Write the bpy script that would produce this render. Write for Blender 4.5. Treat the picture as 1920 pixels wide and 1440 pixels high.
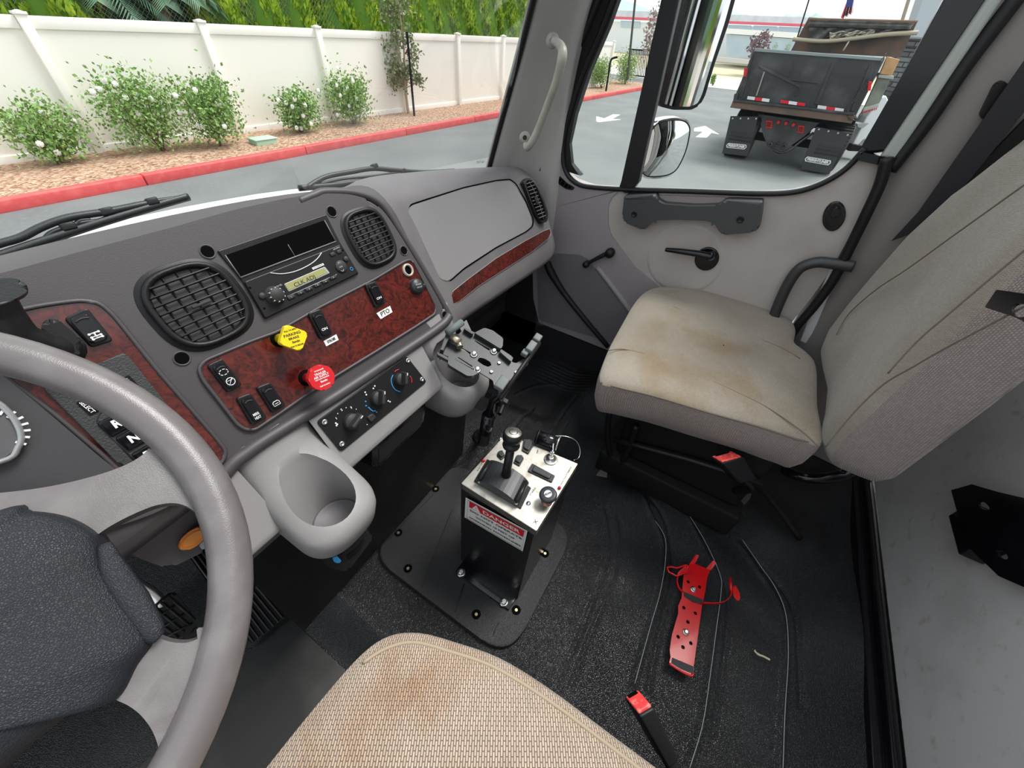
import bpy, bmesh, math, random
import numpy as np
from mathutils import Vector, Matrix
random.seed(7)
for o in list(bpy.data.objects): bpy.data.objects.remove(o)
sc = bpy.context.scene
COL = sc.collection
# ---------------------------------------------------------------- camera
F = 720.0
def _n(v):
    v = np.array(v, float); return v/np.linalg.norm(v)
_X = _n((585, -625, F)); _D = _n((-60, 773, F)); _D = _n(_D-_X*_D.dot(_X)); _F = np.cross(_D, _X)
if _F[0] > 0: _F = -_F
R = np.array([_X, _F, -_D])
EYE = np.array([0, 0, 1.2])
cd = bpy.data.cameras.new('camera'); cam = bpy.data.objects.new('camera', cd); COL.objects.link(cam)
cd.sensor_width = 36; cd.lens = F/1920*36; cd.clip_start = .02; cd.clip_end = 2000
M4 = Matrix.Identity(4)
for i in range(3):
    M4[i][0] = R[i][0]; M4[i][1] = -R[i][1]; M4[i][2] = -R[i][2]; M4[i][3] = EYE[i]
cam.matrix_world = M4
sc.camera = cam
# ---------------------------------------------------------------- light
SKY = 1.0; SUN = 3.0
w = bpy.data.worlds.new('world'); sc.world = w; w.use_nodes = True
nt = w.node_tree; bg = nt.nodes['Background']
tc = nt.nodes.new('ShaderNodeTexCoord'); sp = nt.nodes.new('ShaderNodeSeparateXYZ'); rp = nt.nodes.new('ShaderNodeValToRGB')
nt.links.new(tc.outputs['Generated'], sp.inputs[0]); nt.links.new(sp.outputs['Z'], rp.inputs[0]); nt.links.new(rp.outputs[0], bg.inputs[0])
e = rp.color_ramp.elements
e[0].position = 0.0; e[0].color = (.86, .90, .93, 1); e[1].position = .5; e[1].color = (.90, .95, 1.0, 1)
_k = rp.color_ramp.elements.new(.12); _k.color = (.95, .98, 1.0, 1)
bg.inputs[1].default_value = SKY
sl = bpy.data.lights.new('sun', 'SUN'); so = bpy.data.objects.new('sun', sl); COL.objects.link(so)
sl.energy = SUN; sl.angle = math.radians(24); sl.color = (1, .97, .92)
so.rotation_euler = Vector((.44, -.24, .86)).to_track_quat('Z', 'Y').to_euler()
sc.view_settings.view_transform = 'Standard'; sc.view_settings.look = 'None'
sc.view_settings.gamma = 1; sc.view_settings.use_curve_mapping = False
sc.view_settings.exposure = 0.5
sc.cycles.max_bounces = 8; sc.cycles.transparent_max_bounces = 16
# ---------------------------------------------------------------- helpers
def ray(x, y): return R @ _n((x-960, y-720, F))
class PL:
    """a plane in the place, with axes u (right) v (up) n (towards the room)"""
    def __init__(s, p0, N, up=(0, 0, 1)):
        s.p = np.array(p0, float); s.n = _n(N)
        if s.n.dot(EYE-s.p) < 0: s.n = -s.n
        up = np.array(up, float); s.v = _n(up-s.n*up.dot(s.n)); s.u = np.cross(s.v, s.n)
    def P(s, x, y, off=0):
        r = ray(x, y); p = s.p+s.n*off; t = s.n@(p-EYE)/(s.n@r); return EYE+t*r
    def off(s, d):
        q = PL(s.p+s.n*d, s.n, s.v); return q
    def loc(s, p): d = np.array(p)-s.p; return np.array([d@s.u, d@s.v, d@s.n])
    def W(s, a, b, c=0): return s.p+s.u*a+s.v*b+s.n*c
def mk(name, verts, faces, mat, parent=None, smooth=False, mats=None, fm=None):
    me = bpy.data.meshes.new(name)
    me.from_pydata([tuple(map(float, v)) for v in verts], [], faces)
    for m in (mats or [mat]): me.materials.append(m)
    if fm: me.polygons.foreach_set('material_index', fm)
    if smooth: me.polygons.foreach_set('use_smooth', [True]*len(me.polygons))
    me.update()
    o = bpy.data.objects.new(name, me); COL.objects.link(o)
    if parent is not None:
        o.parent = parent
        o.matrix_parent_inverse = Matrix.Translation(parent['_l']).inverted() if '_l' in parent else Matrix.Identity(4)
    return o
ROOTS = []
def thing(name, label, cat, loc=(0, 0, 0), group=None, kind=None):
    o = bpy.data.objects.new(name, None); COL.objects.link(o); o.location = Vector([float(c) for c in loc]); o.empty_display_size = .05
    o['_l'] = [float(c) for c in loc]; ROOTS.append(o)
    if label: o['label'] = label
    if cat: o['category'] = cat
    if group: o['group'] = group
    if kind: o['kind'] = kind
    return o
def tag(o, label=None, cat=None, group=None, kind=None):
    if label: o['label'] = label
    if cat: o['category'] = cat
    if group: o['group'] = group
    if kind: o['kind'] = kind
    return o
class MB:
    def __init__(s): s.V = []; s.F = []; s.S = []; s.I = []; s.mi = 0
    def add(s, V, Fc, smooth=False):
        b = len(s.V); s.V += [tuple(map(float, v)) for v in V]
        s.F += [tuple(b+i for i in f) for f in Fc]; s.S += [smooth]*len(Fc); s.I += [s.mi]*len(Fc); return s
    def bm(s, bm, smooth=False):
        bm.verts.index_update(); s.add([v.co[:] for v in bm.verts], [tuple(v.index for v in f.verts) for f in bm.faces], smooth); bm.free(); return s
    def box(s, c, u, v, n, du, dv, dn, bev=0, seg=2, taper=1, smooth=True):
        """box centred at c, half-less sizes du,dv,dn along unit axes"""
        bm = bmesh.new(); c = np.array(c, float); u = _n(u); v = _n(v); n = _n(n); vs = []
        for k in (-1, 1):
            t = taper if k > 0 else 1
            for a, b in ((-1, -1), (1, -1), (1, 1), (-1, 1)):
                vs.append(bm.verts.new(c+u*a*du/2*t+v*b*dv/2*t+n*k*dn/2))
        for f in ((3, 2, 1, 0), (4, 5, 6, 7), (0, 1, 5, 4), (1, 2, 6, 5), (2, 3, 7, 6), (3, 0, 4, 7)): bm.faces.new([vs[i] for i in f])
        bmesh.ops.recalc_face_normals(bm, faces=bm.faces)
        if bev: bmesh.ops.bevel(bm, geom=bm.edges[:], offset=bev, segments=seg, profile=.6, affect='EDGES')
        return s.bm(bm, bool(bev) and smooth)
    def abox(s, x0, x1, y0, y1, z0, z1, bev=0):
        return s.box(((x0+x1)/2, (y0+y1)/2, (z0+z1)/2), (1, 0, 0), (0, 1, 0), (0, 0, 1), x1-x0, y1-y0, z1-z0, bev)
    def tube(s, pts, r, n=10, smooth_path=True, closed=False, flat=None, cap=True, res=5):
        P = [np.array(p, float) for p in pts]
        rs = list(r) if hasattr(r, '__len__') else [r]*len(P)
        if smooth_path and len(P) > 2: P, rs = catmull(P, rs, closed, res)
        m = len(P); V = []; prev = None
        for i in range(m):
            a = P[(i-1) % m] if closed or i > 0 else P[i]; b = P[(i+1) % m] if closed or i < m-1 else P[i]
            t = _n(b-a)
            if prev is None:
                h = np.array(flat[2] if flat else (0, 0, 1.)); 
                if abs(h@t) > .95: h = np.array((1., 0, 0))
            else: h = prev
            q = h-t*(h@t); q = _n(q); prev = q; k = np.cross(t, q)
            for j in range(n):
                an = 2*math.pi*j/n
                if flat: V.append(P[i]+k*math.cos(an)*rs[i]*flat[0]+q*math.sin(an)*rs[i]*flat[1])
                else: V.append(P[i]+k*math.cos(an)*rs[i]+q*math.sin(an)*rs[i])
        Fc = []
        for i in range(m if closed else m-1):
            i2 = (i+1) % m
            for j in range(n): Fc.append((i*n+j, i*n+(j+1) % n, i2*n+(j+1) % n, i2*n+j))
        if cap and not closed: Fc += [tuple(range(n-1, -1, -1)), tuple((m-1)*n+j for j in range(n))]
        return s.add(V, Fc, True)
    def cyl(s, a, b, r0, r1=None, n=20, bev=0):
        a = np.array(a, float); b = np.array(b, float); r1 = r0 if r1 is None else r1
        t = b-a; L = np.linalg.norm(t); t = t/L
        if bev: prof = [(0, 0), (r0-bev, 0), (r0, bev), (r1, L-bev), (r1-bev, L), (0, L)]
        else: prof = [(0, 0), (r0, 0), (r0, 0), (r1, L), (r1, L), (0, L)]
        return s.lathe(a, t, prof, n, smooth=False if not bev else True)
    def lathe(s, o, ax, prof, n=24, smooth=True):
        o = np.array(o, float); ax = _n(ax); h = np.array((0, 0, 1.)) if abs(ax[2]) < .9 else np.array((1., 0, 0))
        q = _n(h-ax*(h@ax)); k = np.cross(ax, q); V = []; Fc = []
        for (r, z) in prof:
            for j in range(n):
                a = 2*math.pi*j/n; V.append(o+ax*z+(k*math.cos(a)+q*math.sin(a))*max(r, 1e-5))
        for i in range(len(prof)-1):
            for j in range(n): Fc.append((i*n+j, i*n+(j+1) % n, (i+1)*n+(j+1) % n, (i+1)*n+j))
        return s.add(V, Fc, smooth)
    def slab(s, pts, pl, depth, bev=0, seg=2, smooth=True):
        """outline given as 3D points on plane, front face raised along n, body going back by depth"""
        bm = bmesh.new(); n = pl.n; P = [np.array(p, float) for p in pts]
        # order check -> counter clockwise seen from n
        L = [pl.loc(p) for p in P]; ar = sum(L[i][0]*L[(i+1) % len(L)][1]-L[(i+1) % len(L)][0]*L[i][1] for i in range(len(L)))
        if ar < 0: P = P[::-1]
        top = [bm.verts.new(p) for p in P]; bot = [bm.verts.new(p-n*depth) for p in P]
        f = bm.faces.new(top); bm.faces.new(bot[::-1]); m = len(P)
        for i in range(m): bm.faces.new((bot[i], bot[(i+1) % m], top[(i+1) % m], top[i]))
        if bev:
            bmesh.ops.bevel(bm, geom=list(f.edges), offset=bev, segments=seg, profile=.5, affect='EDGES')
        bmesh.ops.recalc_face_normals(bm, faces=bm.faces)
        big = [g for g in bm.faces if len(g.verts) > 4]
        if big: bmesh.ops.triangulate(bm, faces=big)
        return s.bm(bm, False)
    def hslab(s, outer, holes, pl, depth, bev=.0):
        """plate with holes: outer and holes are 3D outlines"""
        bm = bmesh.new(); n = pl.n; loops = []
        for P in [outer]+list(holes):
            vs = [bm.verts.new(p) for p in P]; es = [bm.edges.new((vs[i], vs[(i+1) % len(vs)])) for i in range(len(vs))]; loops.append(es)
        r = bmesh.ops.triangle_fill(bm, use_beauty=True, use_dissolve=False, edges=bm.edges[:], normal=Vector(n))
        fs = [g for g in bm.faces]
        ex = bmesh.ops.extrude_face_region(bm, geom=fs)
        vv = [g for g in ex['geom'] if isinstance(g, bmesh.types.BMVert)]
        bmesh.ops.translate(bm, verts=vv, vec=Vector(-n*depth))
        bmesh.ops.recalc_face_normals(bm, faces=bm.faces)
        return s.bm(bm, False)
    def obj(s, name, mat, parent=None, mats=None, auto=True):
        o = mk(name, s.V, s.F, mat, parent, mats=mats, fm=s.I if mats else None)
        o.data.polygons.foreach_set('use_smooth', s.S)
        return o
def catmull(P, rs=None, closed=False, res=5):
    rs = rs or [0]*len(P); out = []; orr = []; m = len(P)
    rng = range(m if closed else m-1)
    g = (lambda i: P[i % m]) if closed else (lambda i: P[min(max(i, 0), m-1)])
    gr = (lambda i: rs[i % m]) if closed else (lambda i: rs[min(max(i, 0), m-1)])
    for i in rng:
        p0, p1, p2, p3 = map(np.array, (g(i-1), g(i), g(i+1), g(i+2)))
        for k in range(res):
            t = k/res
            out.append(.5*((2*p1)+(-p0+p2)*t+(2*p0-5*p1+4*p2-p3)*t*t+(-p0+3*p1-3*p2+p3)*t**3))
            orr.append(gr(i)*(1-t)+gr(i+1)*t)
    if not closed: out.append(np.array(P[-1])); orr.append(rs[-1])
    return out, orr
def rounded(P, r, seg=4):
    """round the corners of a closed 3D polygon; r is one radius or a list"""
    out = []; m = len(P); P = [np.array(p, float) for p in P]
    for i in range(m):
        ri = r[i] if hasattr(r, '__len__') else r
        a, b, c = P[i-1], P[i], P[(i+1) % m]; d1 = a-b; d2 = c-b; l1 = np.linalg.norm(d1); l2 = np.linalg.norm(d2)
        k = min(ri, l1*.49, l2*.49)
        if k < 1e-4: out.append(b); continue
        s_ = b+d1/l1*k; e_ = b+d2/l2*k
        for j in range(seg+1):
            t = j/seg; out.append((1-t)**2*s_+2*t*(1-t)*b+t*t*e_)
    return out
def px(pl, pts, off=0): return [pl.P(x, y, off) for x, y in pts]
def rect(pl, c, w, h, ang=0, off=0):
    """rectangle outline on plane around 3D point c"""
    a, b, _ = pl.loc(c); ca, sa = math.cos(ang), math.sin(ang)
    return [pl.W(a+x*ca-y*sa, b+x*sa+y*ca, off) for x, y in ((-w/2, -h/2), (w/2, -h/2), (w/2, h/2), (-w/2, h/2))]
def circ(pl, c, r, n=24, off=0, ry=None):
    a, b, _ = pl.loc(c); ry = ry or r
    return [pl.W(a+r*math.cos(2*math.pi*i/n), b+ry*math.sin(2*math.pi*i/n), off) for i in range(n)]
def text(name, s, pos, u, v, size, mat, parent=None, w=None, align='CENTER', bold=0, depth=0):
    """flat lettering; u reading direction, v up, size = cap height"""
    cu = bpy.data.curves.new(name, 'FONT'); cu.body = s; cu.size = size/.7; cu.align_x = align; cu.align_y = 'CENTER'; cu.offset = bold; cu.extrude = depth; cu.resolution_u = 3
    to = bpy.data.objects.new(name, cu); COL.objects.link(to)
    dg = bpy.context.evaluated_depsgraph_get(); dg.update(); me = bpy.data.meshes.new_from_object(to.evaluated_get(dg)); bpy.data.objects.remove(to)
    u = _n(u); v = np.array(v, float); v = _n(v-u*(v@u)); V = np.array([q.co[:] for q in me.vertices])
    if w: V[:, 0] *= w/(V[:, 0].max()-V[:, 0].min())
    n = np.cross(u, v); pos = np.array(pos, float)
    Wd = pos+V[:, :1]*u+V[:, 1:2]*v+V[:, 2:]*n
    return mk(name, Wd, [tuple(p.vertices) for p in me.polygons], mat, parent)
def textmb(mb, s, pos, u, v, size, w=None, align='CENTER', bold=0, depth=0):
    o = text('tmp', s, pos, u, v, size, None, None, w, align, bold, depth); me = o.data
    mb.add([q.co[:] for q in me.vertices], [tuple(p.vertices) for p in me.polygons]); bpy.data.objects.remove(o); return mb
def loft(name, rows, mat, parent=None, closed=False, capends=False, sub=0, smooth=True):
    n = len(rows[0]); V = [p for r in rows for p in r]; Fc = []
    for i in range(len(rows)-1):
        for j in range(n if closed else n-1): Fc.append((i*n+j, i*n+(j+1) % n, (i+1)*n+(j+1) % n, (i+1)*n+j))
    if capends: Fc += [tuple(range(n-1, -1, -1)), tuple((len(rows)-1)*n+j for j in range(n))]
    o = mk(name, V, Fc, mat, parent, smooth=smooth)
    bm = bmesh.new(); bm.from_mesh(o.data); bmesh.ops.recalc_face_normals(bm, faces=bm.faces); bm.to_mesh(o.data); bm.free()
    if sub:
        m = o.modifiers.new('sub', 'SUBSURF'); m.levels = m.render_levels = sub
    return o
# ---------------------------------------------------------------- materials
def mat(name, col, rough=.5, metal=0, bump=None, vary=None, spec=.5, coat=0, emit=None, sheen=0):
    """bump: list of (scale, strength, distance); vary: (scale, colour2, low, high)"""
    m = bpy.data.materials.new(name); m.use_nodes = True; t = m.node_tree; p = t.nodes['Principled BSDF']
    c = tuple(col)+(1,); p.inputs['Base Color'].default_value = c; p.inputs['Roughness'].default_value = rough
    p.inputs['Metallic'].default_value = metal; p.inputs['Specular IOR Level'].default_value = spec
    p.inputs['Coat Weight'].default_value = coat; p.inputs['Coat Roughness'].default_value = .08
    if sheen: p.inputs['Sheen Weight'].default_value = sheen
    if emit: p.inputs['Emission Color'].default_value = tuple(emit)+(1,); p.inputs['Emission Strength'].default_value = 1
    g = t.nodes.new('ShaderNodeNewGeometry')
    last = None
    for (s, st, d) in (bump or []):
        nz = t.nodes.new('ShaderNodeTexNoise'); nz.inputs['Scale'].default_value = s; nz.inputs['Detail'].default_value = 3
        t.links.new(g.outputs['Position'], nz.inputs['Vector'])
        b = t.nodes.new('ShaderNodeBump'); b.inputs['Strength'].default_value = st; b.inputs['Distance'].default_value = d
        t.links.new(nz.outputs[0], b.inputs['Height'])
        if last: t.links.new(last.outputs[0], b.inputs['Normal'])
        last = b
    if last: t.links.new(last.outputs[0], p.inputs['Normal'])
    prevc = None
    for vv in (vary if isinstance(vary, list) else [vary] if vary else []):
        nz = t.nodes.new('ShaderNodeTexNoise'); nz.inputs['Scale'].default_value = vv[0]; nz.inputs['Detail'].default_value = 5
        t.links.new(g.outputs['Position'], nz.inputs['Vector'])
        mr = t.nodes.new('ShaderNodeMapRange'); mr.inputs[1].default_value = vv[2]; mr.inputs[2].default_value = vv[3]
        t.links.new(nz.outputs[0], mr.inputs[0])
        mx = t.nodes.new('ShaderNodeMix'); mx.data_type = 'RGBA'; mx.inputs[6].default_value = c; mx.inputs[7].default_value = tuple(vv[1])+(1,)
        if prevc: t.links.new(prevc.outputs[2], mx.inputs[6])
        t.links.new(mr.outputs[0], mx.inputs[0]); prevc = mx
    if prevc: t.links.new(prevc.outputs[2], p.inputs['Base Color'])
    return m
def leather(m, scale, strength, dist):
    """adds a wrinkled cell grain to a material"""
    t = m.node_tree; p = t.nodes['Principled BSDF']; g = [n for n in t.nodes if n.type == 'NEW_GEOMETRY'][0]
    v = t.nodes.new('ShaderNodeTexVoronoi'); v.feature = 'DISTANCE_TO_EDGE'; v.inputs['Scale'].default_value = scale; v.inputs['Randomness'].default_value = 1
    nz = t.nodes.new('ShaderNodeTexNoise'); nz.inputs['Scale'].default_value = scale*.6; t.links.new(g.outputs['Position'], nz.inputs['Vector'])
    ad = t.nodes.new('ShaderNodeVectorMath'); ad.operation = 'MULTIPLY_ADD'; ad.inputs[1].default_value = (1.2/scale,)*3
    t.links.new(nz.outputs['Color'], ad.inputs[0]); t.links.new(g.outputs['Position'], ad.inputs[2]); t.links.new(ad.outputs[0], v.inputs['Vector'])
    mr = t.nodes.new('ShaderNodeMapRange'); mr.inputs[2].default_value = .25; t.links.new(v.outputs['Distance'], mr.inputs[0])
    b = t.nodes.new('ShaderNodeBump'); b.inputs['Strength'].default_value = strength; b.inputs['Distance'].default_value = dist
    t.links.new(mr.outputs[0], b.inputs['Height'])
    if p.inputs['Normal'].is_linked: t.links.new(p.inputs['Normal'].links[0].from_socket, b.inputs['Normal'])
    t.links.new(b.outputs[0], p.inputs['Normal']); return m
def weave(name, c1, c2, sx, sy, ang=0, stain=None, axes='XY', st=.6):
    """woven cloth: ribs crossed by short stitches"""
    m = mat(name, c1, .95, sheen=.25, spec=.15); t = m.node_tree; p = t.nodes['Principled BSDF']; g = [n for n in t.nodes if n.type == 'NEW_GEOMETRY'][0]
    sx_ = t.nodes.new('ShaderNodeSeparateXYZ'); cb = t.nodes.new('ShaderNodeCombineXYZ'); t.links.new(g.outputs['Position'], sx_.inputs[0])
    if axes == 'SZ':
        ad = t.nodes.new('ShaderNodeMath'); t.links.new(sx_.outputs['X'], ad.inputs[0]); t.links.new(sx_.outputs['Y'], ad.inputs[1]); t.links.new(ad.outputs[0], cb.inputs[0])
    else: t.links.new(sx_.outputs[axes[0]], cb.inputs[0])
    t.links.new(sx_.outputs[axes[1] if axes != 'SZ' else 'Z'], cb.inputs[1])
    mp = t.nodes.new('ShaderNodeMapping'); mp.inputs['Rotation'].default_value = (0, 0, ang); t.links.new(cb.outputs[0], mp.inputs[0])
    bt = t.nodes.new('ShaderNodeTexBrick'); bt.inputs['Scale'].default_value = 1; bt.inputs['Mortar Size'].default_value = sx*.16; bt.inputs['Mortar Smooth'].default_value = 1
    bt.inputs['Brick Width'].default_value = sx*1.9; bt.inputs['Row Height'].default_value = sy; bt.inputs['Color1'].default_value = tuple(c1)+(1,)
    bt.inputs['Color2'].default_value = tuple(np.array(c1)*1.22)+(1,); bt.inputs['Mortar'].default_value = tuple(c2)+(1,)
    t.links.new(mp.outputs[0], bt.inputs['Vector'])
    src = bt.outputs['Color']
    for (s, cc, lo, hi) in (stain or []):
        nz = t.nodes.new('ShaderNodeTexNoise'); nz.inputs['Scale'].default_value = s; nz.inputs['Detail'].default_value = 4; t.links.new(g.outputs['Position'], nz.inputs['Vector'])
        mr = t.nodes.new('ShaderNodeMapRange'); mr.inputs[1].default_value = lo; mr.inputs[2].default_value = hi; mr.inputs[4].default_value = .85; t.links.new(nz.outputs[0], mr.inputs[0])
        mx = t.nodes.new('ShaderNodeMix'); mx.data_type = 'RGBA'; mx.blend_type = 'MULTIPLY'; mx.inputs[7].default_value = tuple(cc)+(1,)
        t.links.new(src, mx.inputs[6]); t.links.new(mr.outputs[0], mx.inputs[0]); src = mx.outputs[2]
    t.links.new(src, p.inputs['Base Color'])
    b = t.nodes.new('ShaderNodeBump'); b.inputs['Strength'].default_value = st; b.inputs['Distance'].default_value = .0015; b.invert = True
    t.links.new(bt.outputs['Fac'], b.inputs['Height']); t.links.new(b.outputs[0], p.inputs['Normal']); return m
def glassmat(name, tint=(.97, .98, .98), refl=.06):
    m = bpy.data.materials.new(name); m.use_nodes = True; t = m.node_tree; t.nodes.clear()
    o = t.nodes.new('ShaderNodeOutputMaterial'); mx = t.nodes.new('ShaderNodeMixShader'); tr = t.nodes.new('ShaderNodeBsdfTransparent'); gl = t.nodes.new('ShaderNodeBsdfGlossy')
    tr.inputs[0].default_value = tuple(tint)+(1,); gl.inputs['Roughness'].default_value = .02
    fr = t.nodes.new('ShaderNodeFresnel'); fr.inputs[0].default_value = 1.35
    ml = t.nodes.new('ShaderNodeMath'); ml.operation = 'MULTIPLY'; ml.inputs[1].default_value = .22; t.links.new(fr.outputs[0], ml.inputs[0])
    t.links.new(ml.outputs[0], mx.inputs[0]); t.links.new(tr.outputs[0], mx.inputs[1]); t.links.new(gl.outputs[0], mx.inputs[2]); t.links.new(mx.outputs[0], o.inputs[0]); return m
GR = [(900, .25, .0006)]
M = dict(
    dash=mat('dark_plastic', (.055, .049, .053), .5, bump=[(700, .3, .0006)]),
    dashmid=mat('grey_plastic', (.135, .125, .130), .5, bump=[(600, .35, .0008)], vary=(9, (.16, .15, .15), .4, .7)),
    dashlight=mat('light_grey_plastic', (.235, .225, .225), .5, bump=[(500, .35, .0008)]),
    lowdash=mat('lower_plastic', (.10, .092, .10), .55, bump=[(500, .3, .0008)]),
    door=mat('door_plastic', (.40, .365, .345), .5, bump=[(450, .4, .0008)], vary=(7, (.34, .31, .285), .45, .75)),
    doorgrey=mat('door_grey', (.28, .255, .265), .5, bump=[(450, .4, .0008)]),
    pillar=mat('pillar_grey', (.38, .375, .355), .5, bump=[(500, .3, .0008)]),
    bpillar=mat('rear_pillar_grey', (.19, .175, .165), .65, bump=[(400, .4, .0008)]),
    rear=mat('rear_wall', (.58, .57, .56), .75, bump=[(300, .3, .001)], vary=[(6, (.48, .47, .46), .5, .75), (25, (.38, .37, .32), .60, .75)]),
    black=mat('black_plastic', (.011, .011, .012), .4, bump=GR, spec=.28), blackm=mat('black_matte', (.010, .010, .010), .7, spec=.2),
    gloss=mat('black_gloss', (.006, .006, .008), .14, coat=.1, spec=.35), hole=mat('recess_shade', (.003, .003, .003), .9, spec=.03),  # hole: near-black, the shade inside openings is put into the colour
    rubber=mat('rubber', (.018, .018, .018), .6), metal=mat('zinc', (.62, .62, .6), .3, 1, bump=[(200, .2, .0005)]),
    steel=mat('brushed_steel', (.47, .45, .41), .42, 1, bump=[(60, .15, .001)], vary=(45, (.33, .30, .25), .5, .72)), chrome=mat('chrome', (.85, .85, .85), .06, 1),
    mirror=mat('mirror_glass', (.9, .92, .92), .01, 1), charcoal=mat('charcoal_metal', (.022, .025, .027), .42, .2, bump=[(500, .4, .0005)]),
    white=mat('white_print', (.8, .8, .8), .5), print_=mat('grey_print', (.5, .52, .52), .5), label=mat('paper_label', (.75, .75, .73), .5), ink=mat('black_ink', (.01, .01, .01), .6),
    red=mat('red_gloss', (.60, .006, .010), .30, spec=.35, coat=.1, bump=[(30, .1, .001)]), knobred=mat('red_plastic', (.55, .015, .02), .35), knobyel=mat('yellow_plastic', (.78, .58, .01), .35),
    blue=mat('blue_print', (.03, .28, .60), .5), pred=mat('red_print', (.55, .02, .02), .5), bred=mat('buckle_red', (.75, .05, .05), .4, vary=(120, (.75, .25, .22), .5, .7)),
    orange=mat('orange_plastic', (.75, .22, .02), .4), lcd=mat('lcd', (.30, .30, .12), .3), glass=glassmat('clear_glass'),
    strap=mat('belt_webbing', (.012, .012, .014), .7, bump=[(300, .6, .001)]), sign_red=mat('sign_red', (.62, .01, .02), .4))
def wood():
    m = mat('burl_wood', (.075, .009, .006), .22, coat=.5); t = m.node_tree; p = t.nodes['Principled BSDF']; g = [n for n in t.nodes if n.type == 'NEW_GEOMETRY'][0]
    nz = t.nodes.new('ShaderNodeTexNoise'); nz.inputs['Scale'].default_value = 42; nz.inputs['Detail'].default_value = 7; nz.inputs['Roughness'].default_value = .65; nz.inputs['Distortion'].default_value = 2.6
    t.links.new(g.outputs['Position'], nz.inputs['Vector']); rp = t.nodes.new('ShaderNodeValToRGB'); e = rp.color_ramp.elements
    e[0].position = .34; e[0].color = (.018, .003, .003, 1); e[1].position = .74; e[1].color = (.15, .020, .010, 1)
    k = rp.color_ramp.elements.new(.52); k.color = (.080, .010, .007, 1)
    t.links.new(nz.outputs[0], rp.inputs[0]); t.links.new(rp.outputs[0], p.inputs['Base Color']); return m
M['wood'] = wood()
M['mat'] = leather(mat('floor_mat', (.0065, .0068, .0078), .34, vary=(5, (.014, .0145, .016), .45, .7), spec=.5, bump=[(10, .10, .02)]), 300, .6, .0013)
M['foot'] = mat('foot_mat', (.014, .014, .0145), .5, vary=(4, (.05, .048, .045), .5, .75))
M['wheel'] = leather(mat('wheel_grey', (.125, .112, .113), .32, vary=(30, (.15, .14, .14), .45, .65)), 620, .12, .0005)
M['hub'] = leather(mat('hub_dark', (.014, .016, .020), .46, spec=.28), 640, .4, .0008)
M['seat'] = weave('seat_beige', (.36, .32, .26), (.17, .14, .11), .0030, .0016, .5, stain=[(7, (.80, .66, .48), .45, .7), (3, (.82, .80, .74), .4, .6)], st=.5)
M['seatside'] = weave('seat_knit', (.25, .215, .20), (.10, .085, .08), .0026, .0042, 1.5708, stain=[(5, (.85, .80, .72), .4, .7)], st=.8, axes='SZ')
M['dseat'] = weave('driver_seat_beige', (.40, .32, .245), (.20, .15, .12), .0052, .0034, -.55, stain=[(9, (.80, .62, .48), .48, .68), (3, (.88, .82, .74), .4, .6)], st=1)
# ================================================================ OUTSIDE
def ground_z(x, y, z): 
    r = ray(x, y); t = (z-1.2)/r[2]; return EYE+t*r
def chipmat():
    m = mat('bark_chips', (.40, .27, .18), .9); t = m.node_tree; p = t.nodes['Principled BSDF']; g = [n for n in t.nodes if n.type == 'NEW_GEOMETRY'][0]
    mp = t.nodes.new('ShaderNodeMapping'); mp.inputs['Scale'].default_value = (1, 1.7, 1); t.links.new(g.outputs['Position'], mp.inputs[0])
    v = t.nodes.new('ShaderNodeTexVoronoi'); v.inputs['Scale'].default_value = 26; t.links.new(mp.outputs[0], v.inputs['Vector'])
    sx = t.nodes.new('ShaderNodeSeparateColor'); t.links.new(v.outputs['Color'], sx.inputs[0])
    rp = t.nodes.new('ShaderNodeValToRGB'); e = rp.color_ramp.elements; e[0].color = (.17, .08, .045, 1); e[1].color = (.58, .44, .32, 1)
    k = e.new(.35) if hasattr(e, 'new') else rp.color_ramp.elements.new(.35); k.color = (.36, .20, .12, 1)
    t.links.new(sx.outputs[0], rp.inputs[0]); t.links.new(rp.outputs[0], p.inputs['Base Color'])
    b = t.nodes.new('ShaderNodeBump'); b.inputs['Distance'].default_value = .03; t.links.new(sx.outputs[1], b.inputs['Height']); t.links.new(b.outputs[0], p.inputs['Normal']); return m
M['chips'] = chipmat()
M['asphalt'] = mat('asphalt', (.135, .150, .150), .85, bump=[(90, .3, .01)], vary=[(.6, (.19, .205, .20), .35, .7), (14, (.175, .19, .185), .5, .75)])
M['curb'] = mat('red_curb_paint', (.66, .085, .085), .6, vary=(8, (.72, .13, .12), .45, .7))
M['vinyl'] = mat('white_vinyl', (.90, .87, .80), .4); M['vinyl2'] = mat('white_vinyl_panel', (.87, .84, .76), .45)
M['leafA'] = mat('rose_leaf', (.14, .28, .055), .6, vary=(14, (.32, .48, .15), .4, .68)); M['petal'] = mat('white_petal', (.9, .9, .86), .7)
M['stem'] = mat('brown_stem', (.20, .13, .09), .8); M['leafC'] = mat('hedge_leaf', (.15, .30, .015), .7, vary=(5, (.48, .64, .05), .38, .62))
M['leafD'] = mat('palm_leaf', (.05, .13, .07), .6, vary=(3, (.13, .25, .13), .4, .7)); M['leafM'] = mat('myrtle_leaf', (.17, .23, .10), .7, vary=(12, (.34, .22, .18), .5, .7))
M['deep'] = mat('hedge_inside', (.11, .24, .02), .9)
M['concrete'] = mat('concrete', (.62, .60, .56), .8, vary=(.3, (.50, .49, .45), .4, .7)); M['dirt'] = mat('dry_grass', (.50, .45, .30), .95, vary=(.4, (.40, .40, .26), .4, .7))
g = mk('ground', [(-80, -80, -1), (90, -80, -1), (90, 80, -1), (-80, 80, -1)], [(0, 1, 2, 3)], M['asphalt']); g.name = 'asphalt_lot'; tag(g, 'grey asphalt lot around the truck', None, kind='structure')
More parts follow.
